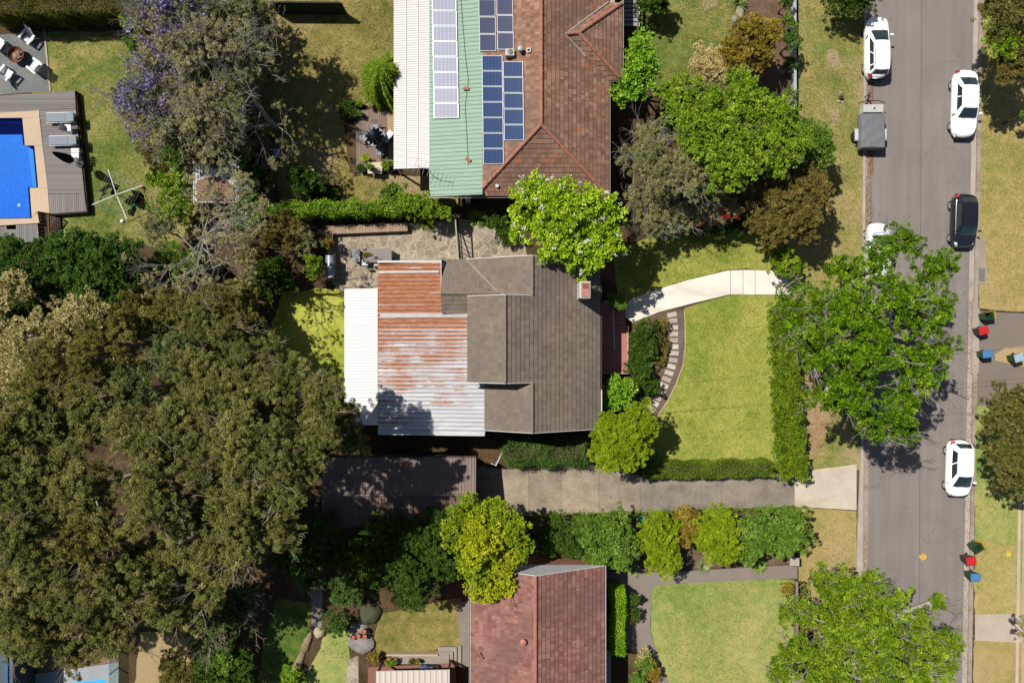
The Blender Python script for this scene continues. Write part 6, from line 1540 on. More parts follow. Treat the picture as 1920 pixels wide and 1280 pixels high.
# trampoline-red play thing, seen through the gums
t = thing('play_frame', P(550, 880, 0), 'red and grey play frame partly hidden below the gum leaves', 'play frame')
mb = MB(); a = P(548, 866, 1.9); mb.box((a.x, a.y, 1.9), (.34, .62, .05), rx=.2); b = P(548, 884, 1.7); mb.box((b.x, b.y, 1.7), (.5, .25, .05)); mb.build('canopy', plain('play_red', A(214, 40, 50), .5, .1), t)
mb = MB()
for x, y in ((541, 858), (556, 858), (541, 890), (556, 890)): q = P(x, y, 1.6); mb.tube([(q.x, q.y, 0), (q.x, q.y, 1.75)], .03, 6)
mb.build('frame', GM, t)
# bottom left terrace with a pool edge
sheet('terrace_floor', [(75, 1190), (222, 1180), (222, 1240), (70, 1262)], .024, timber('brown_deck', A(150, 118, 92), 'Y', .12, .08, .12))
sheet('terrace_paving', [(66, 1263), (222, 1241), (222, 1330), (66, 1330)], .024, concrete('pale_paving', A(176, 182, 188), .08))
sheet('pool_water', [(130, 1279), (170, 1275), (197, 1273), (199, 1330), (120, 1330)], .032, NB('pool_bright').fin((.03, .30, .62), .12, .6))
t = thing('glass_fence', P(222, 1250, 0), 'glass pool fence panel beside the brown timber deck at the bottom left', 'fence')
mb = MB(); a, b = P(203, 1248, 1.1), P(222, 1330, 1.1); mb.box((P(222, 1, 0).x, P(0, 1270, 0).y, .6), (.03, 5, 1.1)); gm_ = NB('fence_glass'); tr_ = gm_.n('ShaderNodeBsdfTransparent', i_Color=(.8, .9, .88, 1)); mx_ = gm_.n('ShaderNodeMixShader', i_0=.15); gm_.link(tr_.outputs[0], mx_.inputs[1]); gm_.link(gm_.b.outputs[0], mx_.inputs[2]); gm_.link(mx_.outputs[0], gm_.out.inputs[0]); mb.build('glass_panel', gm_.m, t)
mb = MB()
for i in range(4): mb.box((P(222, 1, 0).x, P(0, 1215 + 35 * i, 0).y, .55), (.06, .06, 1.1))
mb.build('posts', ALU, t)
# rocks and pots of the rear garden below the garage
ROCK = concrete('grey_rock', A(156, 150, 144), .25, sc=1.5); ROCKP = concrete('sandstone_rock', A(196, 180, 150), .18, sc=1.5)
def rock(px, py, rx, ry, h, mat, label, rz=0):
    p = P(px, py, h * .5); r_ = np.random.RandomState(int(px)); mb = MB()
    def fn(u, v):
        a = u * 6.2832; b_ = v * 1.5708; k = 1 + .07 * math.sin(3 * a + px) + .06 * math.sin(2 * a + py) + .05 * math.sin(5 * a + py) + .05 * math.sin(7 * b_ + 2 * a) + .04 * math.sin(11 * a + 5 * b_) * math.cos(b_) + .03 * math.sin(17 * a - 9 * b_) * math.cos(b_)
        x = math.cos(a) * math.cos(b_) * rx * k; y = math.sin(a) * math.cos(b_) * ry * k
        return (p.x + x * math.cos(rz) - y * math.sin(rz), p.y + x * math.sin(rz) + y * math.cos(rz), -.05 + (h + .05) * math.sin(b_) ** .7)
    mb.grid(fn, 28, 10); return tag(mb.build('boulder', mat, smooth=True), label, 'boulder', 'rocks in the lower garden')
rock(676, 1198, .85, 1.1, .35, ROCK, 'broad flat grey boulder beside the terracotta pots on the lower lawn', .3)
rock(693, 1150, .7, .8, .4, concrete('mossy_rock', A(84, 88, 66), .3, sc=2), 'mossy dark boulder in the shade above the terracotta pots')
rock(598, 1186, .42, .36, .35, ROCKP, 'small pale sandstone boulder at the end of the narrow garden bed')
rock(575, 1205, .30, .75, .25, concrete('brown_rock', A(150, 132, 104), .2), 'long brown flat rock edging the narrow garden bed', -.4)
rock(560, 1240, .25, .9, .2, bpy.data.materials['brown_rock'], 'lower brown edging rock near the bottom of the garden bed', -.5)
for i, (px, py, lb) in enumerate(((661, 1195, 'leftmost of the small terracotta pots on the flat boulder'), (671, 1192, 'terracotta pot in the middle of the cluster on the flat boulder'), (682, 1183, 'uppermost terracotta pot of the cluster on the flat boulder'), (683, 1193, 'rightmost terracotta pot at the front of the flat boulder cluster'))):
    pot(px, py, .16, .26, PTT, None, lb, .33)
sheet('garden_bed', [(590, 1190), (606, 1192), (600, 1215), (575, 1260), (555, 1300), (530, 1300), (556, 1255), (572, 1225)], .014, LIT, .03, 41)
sheet('garden_path', [(583, 1095), (605, 1100), (603, 1178), (584, 1178)], .014, concrete('shady_path', A(150, 142, 132), .2), .02, 42)
pot(729, 1238, .2, .25, PTT, 'leafy', 'left pot plant on the grey landing by the bottom porch', .41, seed=21); pot(741, 1236, .15, .2, PTT, 'mid', 'pot plant second from the left on the grey landing', .41, seed=22)
pot(771, 1238, .15, .22, PTT, 'shade', 'third pot plant in the middle of the grey landing', .41, seed=23); pot(783, 1238, .14, .22, PTT, 'gold', 'rightmost pot plant of the row on the grey landing', .41, seed=24)
rr_ = np.random.RandomState(77); p = P(803, 1252, .7); t = thing('flower_box', (p.x, p.y, 0), 'blue flowering plant in a box behind the cream porch roof', 'planter')
mb = MB(); mb.box((p.x + .1, p.y, .55), (1.2, .3, .3)); mb.build('box', DARKT, t)
C = np.stack([p.x + rr_.uniform(-.4, .3, 30), p.y + rr_.uniform(-.12, .12, 30), .75 + rr_.uniform(0, .15, 30)], 1); q = clump_leaves(rr_, C, np.full(30, .12), dict(SP['mid'], L=.08, W=.05)); leaf_mesh('flowers', *q, leafmat('blossom_blue', [(90, 110, 170), (140, 160, 210)], .6), t, t.location)
# overhead service cables
for i, (a, b, lb) in enumerate((((5.5, -3.0, 5.2), (60, 3.0, 8.5), 'upper black overhead cable from the house eave to the street'), ((5.5, -4.6, 5.0), (60, .2, 8.2), 'lower black overhead cable from the house eave to the street'))):
    a = Vector(a); b = Vector(b); mb = MB(); mb.tube([a.lerp(b, t) - Vector((0, 0, 4 * t * (1 - t) * .8)) for t in [k / 16 for k in range(17)]], .007, 4); tag(mb.build('overhead_cable', BLK), lb, 'cable', 'overhead cables to the house')
# ------------------------------------------------------------------ trees and shrubs
GG = 'tall gum trees massed at the lower left'
tree('gum_tree', (540, 690), [(400, 640, 72, 6), (476, 668, 64, 5), (330, 600, 72, 5, 'wattle'), (420, 590, 66, 4.5, 'wattle'), (270, 590, 66, 5, 'wattle'), (455, 605, 50, 4, 'wattle'), (535, 735, 38, 4)], 'gum', 'olive gum tree beside the small bright lawn, shading the white lean-to roof', 'tree', GG, .24, twig=44, twigmat='pale')
tree('gum_tree', (610, 815), [(530, 750, 70, 10), (605, 775, 50, 11), (480, 835, 84, 13.5), (580, 845, 52, 12.4), (650, 770, 38, 9.5), (668, 822, 32, 9), (635, 722, 32, 10), (600, 730, 34, 10), (550, 690, 42, 10), (530, 885, 56, 13), (600, 810, 46, 12.5)], 'gum', 'gum tree whose leafy branches reach out over the edge of the white lean-to roof', 'tree', GG, .30, twig=44, twigmat='pale')
tree('gum_tree', (480, 830), [(290, 815, 90, 13), (385, 790, 84, 13), (300, 920, 84, 14), (405, 915, 84, 12), (450, 730, 70, 10), (380, 715, 70, 10), (250, 740, 62, 11, 'gumgreen'), (340, 680, 64, 8, 'gumgreen')], 'gum', 'widest gum tree of the grove, its crown just left of the red play frame', 'tree', GG, .32, twig=44, twigmat='pale')
tree('gum_tree', (345, 725), [(110, 710, 88, 12, 'wattle'), (190, 770, 80, 12), (55, 800, 84, 13), (200, 660, 70, 9, 'wattle'), (130, 790, 70, 12, 'wattle')], 'gum', 'gum tree just below the cream flowering tree at the left', 'tree', GG, .28, twig=44, twigmat='pale')
tree('gum_tree', (340, 870), [(60, 910, 88, 14), (150, 900, 84, 14), (60, 1010, 88, 14), (165, 990, 80, 13, 'wattle'), (0, 860, 70, 14, 'wattle'), (10, 960, 70, 14)], 'gum', 'gum tree at the left photo edge in the middle of the grove', 'tree', GG, .32, twig=44, twigmat='pale')
tree('gum_tree', (400, 985), [(200, 1070, 88, 12), (110, 1110, 84, 9.5), (285, 1040, 80, 11), (215, 1165, 68, 8), (100, 1180, 66, 8), (30, 1120, 76, 10), (155, 1215, 42, 7), (30, 1195, 40, 7)], 'gum', 'gum tree leaning over the brown deck at the bottom left', 'tree', GG, .32, twig=44, twigmat='pale')
tree('gum_tree', (540, 935), [(385, 1000, 80, 12), (455, 940, 72, 13.5), (350, 1110, 72, 8), (540, 925, 50, 13), (295, 1130, 54, 7), (400, 1080, 56, 13), (500, 990, 54, 12.5), (450, 1020, 46, 13)], 'gum', 'gum tree between the dark garage and the lower lawns', 'tree', GG, .28, twig=44, twigmat='pale')
tree('gum_tree', (455, 1120), [(430, 1085, 60, 5, 'gumgreen'), (445, 1140, 52, 4, 'gumgreen'), (400, 1185, 46, 3.6, 'gumgreen')], 'gumgreen', 'bluish green tree above the narrow curved garden bed', 'tree', GG, .2, twig=44, twigmat='pale')
tree('leafy_shrub', None, [(420, 1230, 30, 3, 'mid'), (400, 1260, 42, 3), (455, 1245, 46, 2.6), (435, 1290, 48, 2.8)], 'shade', 'dark leafy shrub with a bright green top at the bottom edge left of the lawn', 'shrub', None, .08)
tree('leafy_shrub', None, [(330, 1245, 40, 2.5, 'wattle'), (345, 1280, 44, 2.5, 'olive')], 'wattle', 'dull yellow green shrub on the dry grass at the bottom left', 'shrub', None, .06)
tree('cream_flowering_tree', (330, 650), [(130, 625, 76, 8), (70, 680, 62, 9), (30, 660, 56, 9), (165, 590, 46, 8), (30, 540, 36, 7), (0, 600, 50, 7), (30, 745, 40, 9)], 'cream', 'tree covered in pale cream blossom at the left edge', 'tree', None, .2)
tree('evergreen_tree', (160, 520), [(60, 500, 66, 5.5), (0, 505, 60, 5), (120, 540, 56, 5)], 'evergreen', 'dark leafy evergreen tree directly below the grey pool deck', 'tree', 'evergreen trees below the pool', .16)
tree('evergreen_tree', None, [(165, 490, 66, 6), (215, 500, 58, 5.5), (130, 480, 50, 5), (240, 480, 40, 5)], 'evergreen', 'rounded dark evergreen tree below the clothesline lawn', 'tree', 'evergreen trees below the pool', .16)
tree('evergreen_tree', None, [(110, 545, 70, 5, 'shade'), (190, 545, 56, 5), (40, 575, 60, 5, 'shade'), (10, 610, 56, 5, 'shade')], 'evergreen', 'shaded evergreen tree between the rounded dark tree and the cream blossom tree', 'tree', 'evergreen trees below the pool', .16)
# jacarandas with bare grey limbs
def jacaranda(base, lobes, label, cover, twig, blos, seed, h, leaf='sparse'):
    t = tree('jacaranda_tree', base, lobes, leaf, label, 'tree', 'jacaranda trees by the top left lawn', .22, blossom=blos, twig=twig, twigmat='silver', cover=cover, limbs=14)
    return t
jacaranda((420, 180), [(300, 60, 72, 7), (370, 90, 76, 7.5), (305, 140, 62, 6), (400, 30, 70, 7), (330, 20, 62, 7), (440, 90, 66, 7)], 'jacaranda tree with purple blossom beside the dark clipped hedge at the top', .42, 260, ('purple', 60, .21, .6, (0, 2, 4, 4)), 1, 9)
jacaranda((430, 270), [(285, 190, 58, 6), (330, 240, 66, 6.5), (275, 225, 44, 6), (395, 200, 70, 7), (400, 270, 60, 6), (248, 185, 34, 6)], 'jacaranda tree with purple tips spreading over the lawn near the pool deck', .40, 260, ('purple', 60, .21, .6, (0, 2, 5, 5)), 2, 8)
jacaranda((485, 215), [(470, 60, 60, 6, 'greygreen'), (482, 128, 54, 6, 'greygreen'), (432, 190, 50, 6, 'greygreen'), (470, 10, 56, 6.5, 'greygreen'), (500, 40, 36, 5.5, 'greygreen')], 'grey green jacaranda tree beside the dry lawn, hardly any purple blossom', .34, 130, ('purple', 5, .15, .6), 3, 9)
tree('leafy_shrub', None, [(335, 285, 36, 3, 'mid'), (305, 285, 40, 2.5, 'olive'), (400, 282, 34, 3, 'shade'), (455, 280, 32, 3, 'mid'), (440, 250, 36, 3, 'shade'), (370, 240, 40, 3, 'shade'), (330, 350, 26, 2, 'leafy')], 'mid', 'mixed green understory shrub below the jacaranda trees near the old shed', 'shrub', None, .06)
tree('leafy_shrub', None, [(410, 90, 60, 3.5, 'olivegreen'), (450, 30, 56, 3.5, 'mid'), (360, 60, 50, 3.5, 'olivegreen'), (340, 130, 50, 3, 'mid'), (430, 160, 56, 3.5, 'olivegreen'), (480, 110, 40, 3.5, 'olive')], 'olivegreen', 'shaded understory shrub below the jacaranda at the top', 'shrub', None, .06)
tree('clipped_shrub', None, [(244, 50, 13, 2.2)], 'hedgebright', 'small round bright shrub at the end of the clipped top hedge', 'shrub', None, .05, limbs=3)
tree('clipped_shrub', None, [(257, 80, 20, 2.4), (262, 92, 16, 2)], 'mid', 'pale leafy shrub just below the small round bright shrub at the hedge end', 'shrub', None, .05, limbs=3)
tree('clipped_shrub', None, [(271, 130, 16, 2.0)], 'gold', 'small golden green bush on the lawn edge left of the jacaranda', 'shrub', None, .05, limbs=3)
tree('clipped_shrub', None, [(235, 35, 10, 2.2)], 'leafy', 'tiny leafy bush beside the dark top hedge', 'shrub', None, .04, limbs=3)
# bare grey trees
def bare(name, base, tops, label, trunk, n, group=None, leafy=None, depth=4, L=1.7):
    NSEED[0] += 1; r = np.random.RandomState(NSEED[0]); b = P(*base, 0); root = thing(name, b, label, 'tree', group)
    mb = MB(); tips = []
    last = b
    pts = [(b.x, b.y, -.05)] + [tuple(P(x, y, z)) for x, y, z in tops]
    mb.tube(pts, [trunk * (1.25 - 1.1 * i / (len(pts) - 1)) for i in range(len(pts))], 8)
    tw = MB()
    for i in range(n):
        j = r.randint(1, len(pts)); f = r.uniform(0, 1); p = Vector(pts[j - 1]).lerp(Vector(pts[j]), f)
        if p.z < 1.6: continue
        an = r.uniform(0, 6.28); d = Vector((math.cos(an), math.sin(an), r.uniform(.0, .7)))
        twigs(tw, r, p, d, L * r.uniform(.7, 1.2), trunk * .22, depth, 4, .78, .10, tips)
    mb.build('trunk', BK['silver'], root, smooth=True); tw.build('branches', BK['silver'], root)
    if leafy and tips:
        s = SP[leafy[0]]; T = np.array(tips); k = r.permutation(len(T))[:leafy[1]]
        a = clump_leaves(r, T[k], np.full(len(k), .28) * r.uniform(.5, 1.2, len(k)), dict(s, dens=.7)); leaf_mesh('crown', *a, s['mat'], root, b)
    return root
bare('bare_tree', (415, 505), [(385, 505, 3), (372, 475, 5.5), (382, 440, 7.5), (390, 410, 9)], 'bare pale grey tree standing between the old shed and the gum trees', .20, 22, None, ('sparse', 110), 4, 1.7)
bare('bare_tree', (440, 440), [(430, 430, 2.5), (440, 400, 4.5)], 'lower bare grey tree right of the tall bare tree, beside the brown fence', .12, 12, None, ('sparse', 90), 3, 1.6)
bare('bare_tree', (340, 545), [(305, 545, 1.5), (285, 540, 2.2), (275, 520, 2.6)], 'small dead tree leaning over the gap beside the rounded evergreen', .10, 9, None, None, 3, 1.2)
bare('bare_tree', (522, 243), [(507, 230, 2.4), (482, 195, 4.8), (458, 145, 6.6)], 'bare branched tree casting long limb shadows on the dry lawn', .20, 15, None, ('greygreen', 80), 4, 1.2)
for a in (((300, 430, 42, 3.0, 'greygreen'), 'grey green shrub on the soil left of the bare grey tree'), ((330, 500, 48, 3.0, 'mid'), 'mid green shrub at the foot of the bare grey tree'), ((455, 560, 44, 2.6, 'wattle'), 'dull olive shrub beside the gum trees and the stony soil'),
          ((405, 555, 46, 3, 'greygreen'), 'grey twiggy shrub below the bare grey tree trunk'), ((470, 470, 34, 2, 'olive'), 'brownish green shrub in the soil left of the patio hedge'), ((535, 440, 44, 2.2, 'olive'), 'olive shrub on the slope below the left end of the clipped fence hedge'), ((570, 455, 34, 2.2, 'greygreen'), 'grey green shrub just left of the patio seat wall'),
          ((330, 395, 40, 2.5, 'leafy'), 'yellowish shrub beside the lawn right of the clothesline'), ((345, 345, 30, 1.6, 'bright'), 'bright green strappy shrub in front of the old shed'), ((300, 330, 26, 1.6, 'leafy'), 'small bright bush near the top arm of the clothesline'), ((465, 400, 36, 2.5, 'mid'), 'green shrub between the old shed and the brown fence'), ((480, 340, 32, 2.2, 'shade'), 'dark shrub right beside the old shed wall')):
    (px, py, rp, zt, s_), lb = a
    tree('garden_shrub', None, [(px, py, rp, zt)], s_, lb, 'shrub', None, .05, limbs=5, twig=10 if s_ in ('greygreen', 'olive') else 0, twigmat='grey')
tree('dark_shrub', None, [(508, 515, 34, 2.4), (528, 530, 24, 1.8), (498, 540, 28, 1.8)], 'shade', 'dark glossy shrub left of the patio barbecue', 'shrub', None, .07)
tree('lime_shrub', None, [(590, 492, 20, 1.9), (588, 508, 18, 1.6)], 'leafy', 'upright lime green shrub just left of the patio barbecue', 'shrub', None, .06, limbs=4)
tree('potted_shrub', None, [(616, 458, 11, 1.1)], 'gold', 'small golden shrub behind the corner of the patio seat wall', 'shrub', None, .04, limbs=3)
tree('trimmed_shrub', None, [(740, 366, 24, 1.7)], 'mid', 'round trimmed shrub on the lawn beside the fence hedge', 'shrub', None, .06, limbs=4)
tree('olive_shrub', None, [(580, 342, 32, 2), (560, 330, 24, 2)], 'shade', 'dark bluish shrub above the timber trough', 'shrub', None, .06)
tuft('grass_clump', XY(800, 418), .5, .75, 120, (120, 140, 40), 'arching green grass clump under the fence hedge beside the patio', seed=4)
tuft('grass_clump', XY(895, 410), .5, .8, 140, (120, 146, 44), 'arching green grass clump at the top of the stone patio right of the pipe gate', seed=5)
tree('garden_shrub', None, [(935, 415, 26, 1.2), (950, 440, 20, 1)], 'shade', 'low green shrub between the right patio and the flowering lime tree', 'shrub', None, .04, limbs=4)
# hedges
hedge('clipped_hedge', [(-40, 8), (60, 8), (255, 5)], 1.1, 2.3, 'hedgeolive', 'long clipped hedge along the top left lawn, its dark side facing the fire bowl', None, 'hedge', .06, seed=1)
hedge('fence_hedge', [(500, 391), (600, 390), (760, 386)], .75, 2.0, 'hedgebright', 'leafy bright hedge along the boundary fence above the stone patio', None, 'hedge', .09, seed=2)
tree('fence_hedge', None, [(770, 388, 26, 2.5), (800, 388, 28, 2.4), (830, 388, 24, 2.2)], 'leafy', 'taller bushy bright end of the boundary hedge near the pipe gate', 'hedge', None, .05, limbs=4)
hedge('clipped_hedge', [(1210, 882), (1330, 881), (1448, 879)], 1.05, 1.1, 'hedge', 'low clipped hedge along the driveway side of the front lawn', None, 'hedge', .05, seed=3)
tree('street_hedge', (1475, 740), [(1462 + .055 * (y - 600) + dx * (.75 + .0012 * (y - 600)), y, 21, 1.7 + .1 * math.sin(y)) for y in range(592, 884, 24) for dx in (-9, 15)], 'hedgeclump', 'thick shaggy hedge between the front lawn and the street tree', 'hedge', None, .05, limbs=2)
hedge('dark_hedge', [(948, 850), (1030, 851), (1100, 848)], 1.55, 1.6, 'hedgedark', 'dark green hedge along the house between the garage and yellow green tree', None, 'hedge', .11, seed=5)
hedge('clipped_hedge', [(1160, 1106), (1158, 1228)], .92, 1.9, 'hedgelime', 'narrow clipped lime green hedge beside the dark red roof', None, 'hedge', .05, seed=6)
# front garden
tree('round_tree', (1155, 805), [(1165, 820, 46, 4.2), (1195, 790, 40, 4), (1150, 850, 42, 4), (1140, 800, 34, 3.8), (1210, 800, 26, 3.5), (1185, 845, 36, 3.8)], 'fine', 'yellow green round tree at the corner of the front lawn and driveway', 'tree', None, .13)
tree('leafy_shrub', None, [(1160, 722, 27, 2.6), (1145, 745, 24, 2.4), (1175, 740, 24, 2.3)], 'bright', 'bright green leafy shrub at the end of the red porch', 'shrub', None, .07)
tree('garden_shrub', None, [(1208, 625, 30, 1.3), (1203, 655, 28, 1.3), (1200, 690, 31, 1.4), (1208, 722, 26, 1.1), (1195, 640, 20, 1.3)], 'shade', 'long dark green shrub bed beside the red porch and stepping stones', 'shrub', None, .06)
tree('garden_shrub', None, [(1241, 610, 13, .6), (1241, 645, 13, .5), (1238, 675, 12, .5)], 'olive', 'narrow olive shrub lining the pale stepping stones', 'shrub', None, .04, limbs=4)
tree('garden_shrub', None, [(1158, 565, 18, 1.5)], 'mid', 'small shrub at the house end of the white front path', 'shrub', None, .04, limbs=3)
tree('flowering_lime_tree', (1060, 430), [(1010, 390, 60, 6.5), (1060, 400, 62, 7), (1120, 400, 52, 6.5), (1050, 450, 56, 6.5), (1110, 460, 60, 6.5), (1000, 360, 40, 6), (1130, 430, 44, 6), (1085, 495, 32, 5.5), (1040, 370, 44, 6.5), (985, 420, 34, 5.5)], 'lime', 'bright lime green tree dotted with white blossom between the two upper houses', 'tree', None, .2, blossom=('white', 85, .075, .5))
tree('bright_tree', None, [(1195, 100, 32, 5), (1200, 140, 40, 5), (1180, 165, 34, 4.5), (1200, 75, 22, 4.5), (1168, 180, 20, 4)], 'bright', 'glossy bright green tree beside the brown tiled roof corner', 'tree', None, .14)
tree('broad_tree', (1370, 270), [(1290, 200, 56, 6), (1340, 240, 66, 7), (1400, 200, 56, 6.5), (1440, 235, 56, 6.5), (1370, 300, 62, 7), (1430, 290, 56, 6.5), (1300, 260, 48, 6.5), (1260, 180, 34, 5.5), (1390, 160, 34, 5.5), (1480, 270, 40, 6), (1352, 325, 38, 6)], 'leafy', 'broad bright green tree filling the middle of the upper right garden', 'tree', None, .24, twig=30, twigmat='grey')
tree('grey_tree', (1235, 340), [(1230, 300, 56, 6), (1270, 340, 56, 6), (1210, 260, 40, 5.5), (1290, 310, 44, 6), (1190, 300, 36, 5)], 'greygreen', 'grey green feathery tree with bare twigs beside the brown tiled roof', 'tree', None, .16, twig=90, twigmat='silver')
tree('grey_tree', (1230, 420), [(1235, 392, 46, 3.4), (1265, 402, 40, 3), (1215, 425, 36, 3.2), (1310, 380, 36, 3, 'sparse'), (1205, 375, 36, 3.6)], 'greygreen', 'brownish grey feathery tree above the upper front lawn', 'tree', None, .16, twig=90, twigmat='silver', cover=.7)
tree('olive_tree', None, [(1460, 360, 60, 4.6), (1490, 390, 58, 4.6), (1432, 394, 50, 4), (1450, 425, 46, 4), (1510, 350, 44, 4.4), (1480, 330, 44, 4.4), (1505, 430, 32, 3.6)], 'olive', 'dense olive brown tree at the street corner of the upper front lawn', 'tree', None, .2)
tree('golden_tree', None, [(1396, 78, 46, 4), (1424, 66, 36, 3.8), (1390, 108, 34, 3.6), (1422, 108, 32, 3.5)], 'gold', 'golden brown rounded tree in the upper right garden bed', 'tree', None, .13)
tree('round_bush', None, [(1482, 80, 22, 2.1)], 'hedgedark', 'dark clipped ball bush over the pale grey garden wall', 'shrub', None, .06, limbs=3)
tree('round_bush', None, [(1474, 8, 14, 1.6)], 'shade', 'small dark bush by the garden wall at the top edge', 'shrub', None, .05, limbs=3)
tree('round_bush', None, [(1477, 40, 13, 1.3)], 'mid', 'small green bush just above the dark clipped ball bush', 'shrub', None, .05, limbs=3)
tree('round_bush', None, [(1480, 178, 14, 1.4)], 'mid', 'small leafy bush at the lower end of the pale garden wall', 'shrub', None, .05, limbs=3)
tree('round_bush', None, [(1480, 120, 12, 1.0)], 'shade', 'low dark bush just below the dark clipped ball bush', 'shrub', None, .05, limbs=3)
tree('dry_shrub', None, [(1325, 120, 36, 2.2), (1345, 140, 28, 2), (1310, 105, 24, 1.6)], 'dry', 'pale straw coloured dry shrub on the upper right lawn', 'shrub', None, .05, twig=16, twigmat='grey')
tree('grey_shrub', None, [(1345, 165, 28, 1.8)], 'greygreen', 'dull grey green shrub just below the pale dry shrub', 'shrub', None, .05)
tree('bottlebrush_shrub', None, [(1342, 392, 36, 3.2), (1322, 408, 26, 2.6), (1366, 396, 28, 3.2)], 'sparse', 'twiggy bottlebrush shrub with red flowers above the upper front lawn', 'shrub', None, .07, twig=50, twigmat='grey', blossom=('red', 20, .085, 1.4))
tree('garden_shrub', None, [(1345, 420, 30, 1.2), (1375, 420, 25, 1.2), (1310, 425, 22, 1.1)], 'shade', 'dark green shrub row directly under the red bottlebrush', 'shrub', None, .05)
tree('garden_shrub', None, [(1466, 488, 32, 2.2), (1480, 500, 22, 1.8)], 'leafy', 'bushy green shrub at the street end of the white front path', 'shrub', None, .06, limbs=4)
tree('dark_tree', (1528, 268), [(1530, 255, 28, 4), (1515, 290, 30, 4), (1545, 285, 20, 3.5), (1500, 240, 24, 4)], 'mid', 'small dark tree leaning over the verge beside the covered trailer', 'tree', None, .1, twig=10)
tree('dark_tree', (1588, -60), [(1570, -2, 36, 2.4), (1600, 8, 24, 2.2), (1620, -12, 32, 2.6)], 'shade', 'dark overhanging branch of a tree at the top edge above the white estate car', 'tree', None, .12)
tree('dark_tree', (1222, -60), [(1215, 0, 34, 2.2), (1240, 4, 22, 2)], 'shade', 'dark tree at the top edge beside the grey slatted deck', 'tree', None, .12)
tuft('strappy_plant', XY(1382, 8), .6, .8, 90, (110, 130, 60), 'strappy green plant among pale rocks at the top right garden', seed=8)
rock(1388, 22, .3, .45, .3, ROCKP, 'upper pale rock beside the strappy plant in the top right garden'); rock(1378, 38, .25, .35, .25, ROCK, 'lower grey rock beside the golden brown tree bed')
# street trees
tree('street_tree', (1600, 640), [(1545, 570, 56, 8.3), (1600, 520, 52, 8.8), (1640, 470, 36, 8.3), (1690, 460, 40, 8.3), (1740, 510, 46, 8.3), (1770, 490, 24, 7.7), (1660, 560, 62, 10.6), (1730, 600, 56, 9.4), (1560, 650, 62, 9.4), (1640, 650, 66, 10.6), (1720, 690, 56, 9.4), (1600, 730, 62, 9.4), (1680, 760, 52, 8.8), (1630, 800, 38, 8.3), (1500, 600, 48, 7.7), (1470, 560, 32, 7.1), (1550, 740, 40, 8.3), (1610, 590, 56, 10.6), (1690, 810, 26, 7.7), (1775, 560, 20, 7.7), (1770, 650, 24, 7.7), (1520, 660, 40, 7.7)], 'street', 'largest street tree with pale bare twigs, spreading over the hidden silver car', 'tree', 'big street trees on the left verge', .3, twig=170, twigmat='silver', cover=.86, limbs=5, squash=.6)
tree('street_tree', (1610, 1150), [(1560, 1090, 44, 6.5), (1530, 1080, 26, 6), (1610, 1110, 46, 7), (1660, 1140, 50, 7.5), (1500, 1150, 44, 6.5), (1560, 1170, 62, 8), (1640, 1210, 62, 9), (1710, 1160, 40, 7), (1720, 1220, 56, 8), (1480, 1220, 34, 6), (1530, 1250, 56, 7.5), (1770, 1200, 36, 7), (1600, 1270, 62, 8), (1700, 1280, 56, 8), (1770, 1250, 32, 7), (1750, 1130, 20, 6.5), (1465, 1260, 34, 6), (1640, 1090, 30, 6.5)], 'street2', 'yellowish street tree with pale twigs at the bottom edge over the road', 'tree', 'big street trees on the left verge', .3, twig=130, twigmat='silver', cover=.86, limbs=5, squash=.6)
tree('olive_street_tree', (1850, 790), [(1890, 760, 52, 5), (1870, 800, 34, 4.5), (1915, 790, 44, 5)], 'olivegreen', 'olive green tree above the small white hatchback at the right edge', 'tree', 'trees on the right verge', .16, twig=14)
tree('olive_street_tree', (1850, 850), [(1890, 870, 48, 5), (1905, 900, 40, 4.5), (1870, 850, 30, 4.5), (1915, 840, 36, 5)], 'olivegreen', 'olive green tree directly beside the small white hatchback at the right edge', 'tree', 'trees on the right verge', .16, twig=14)
tree('verge_tree', (1860, 70), [(1880, 40, 52, 5.5), (1870, 80, 44, 5, 'leafy'), (1905, 100, 44, 5), (1890, 130, 36, 4.5, 'olive'), (1915, 20, 44, 5.5), (1850, 15, 24, 4.5)], 'olivegreen', 'bushy green tree at the top right corner of the photo', 'tree', 'trees on the right verge', .16)
tree('garden_shrub', None, [(1918, 215, 10, 2)], 'mid', 'sliver of a green shrub at the right edge beside the dry verge', 'shrub', None, .05, limbs=2)
tree('garden_shrub', (1918, 1190), [(1908, 1168, 14, 4), (1915, 1190, 12, 4)], 'sparse', 'sparse leafy branch over the pale footpath at the bottom right edge', 'tree', None, .05, limbs=3)
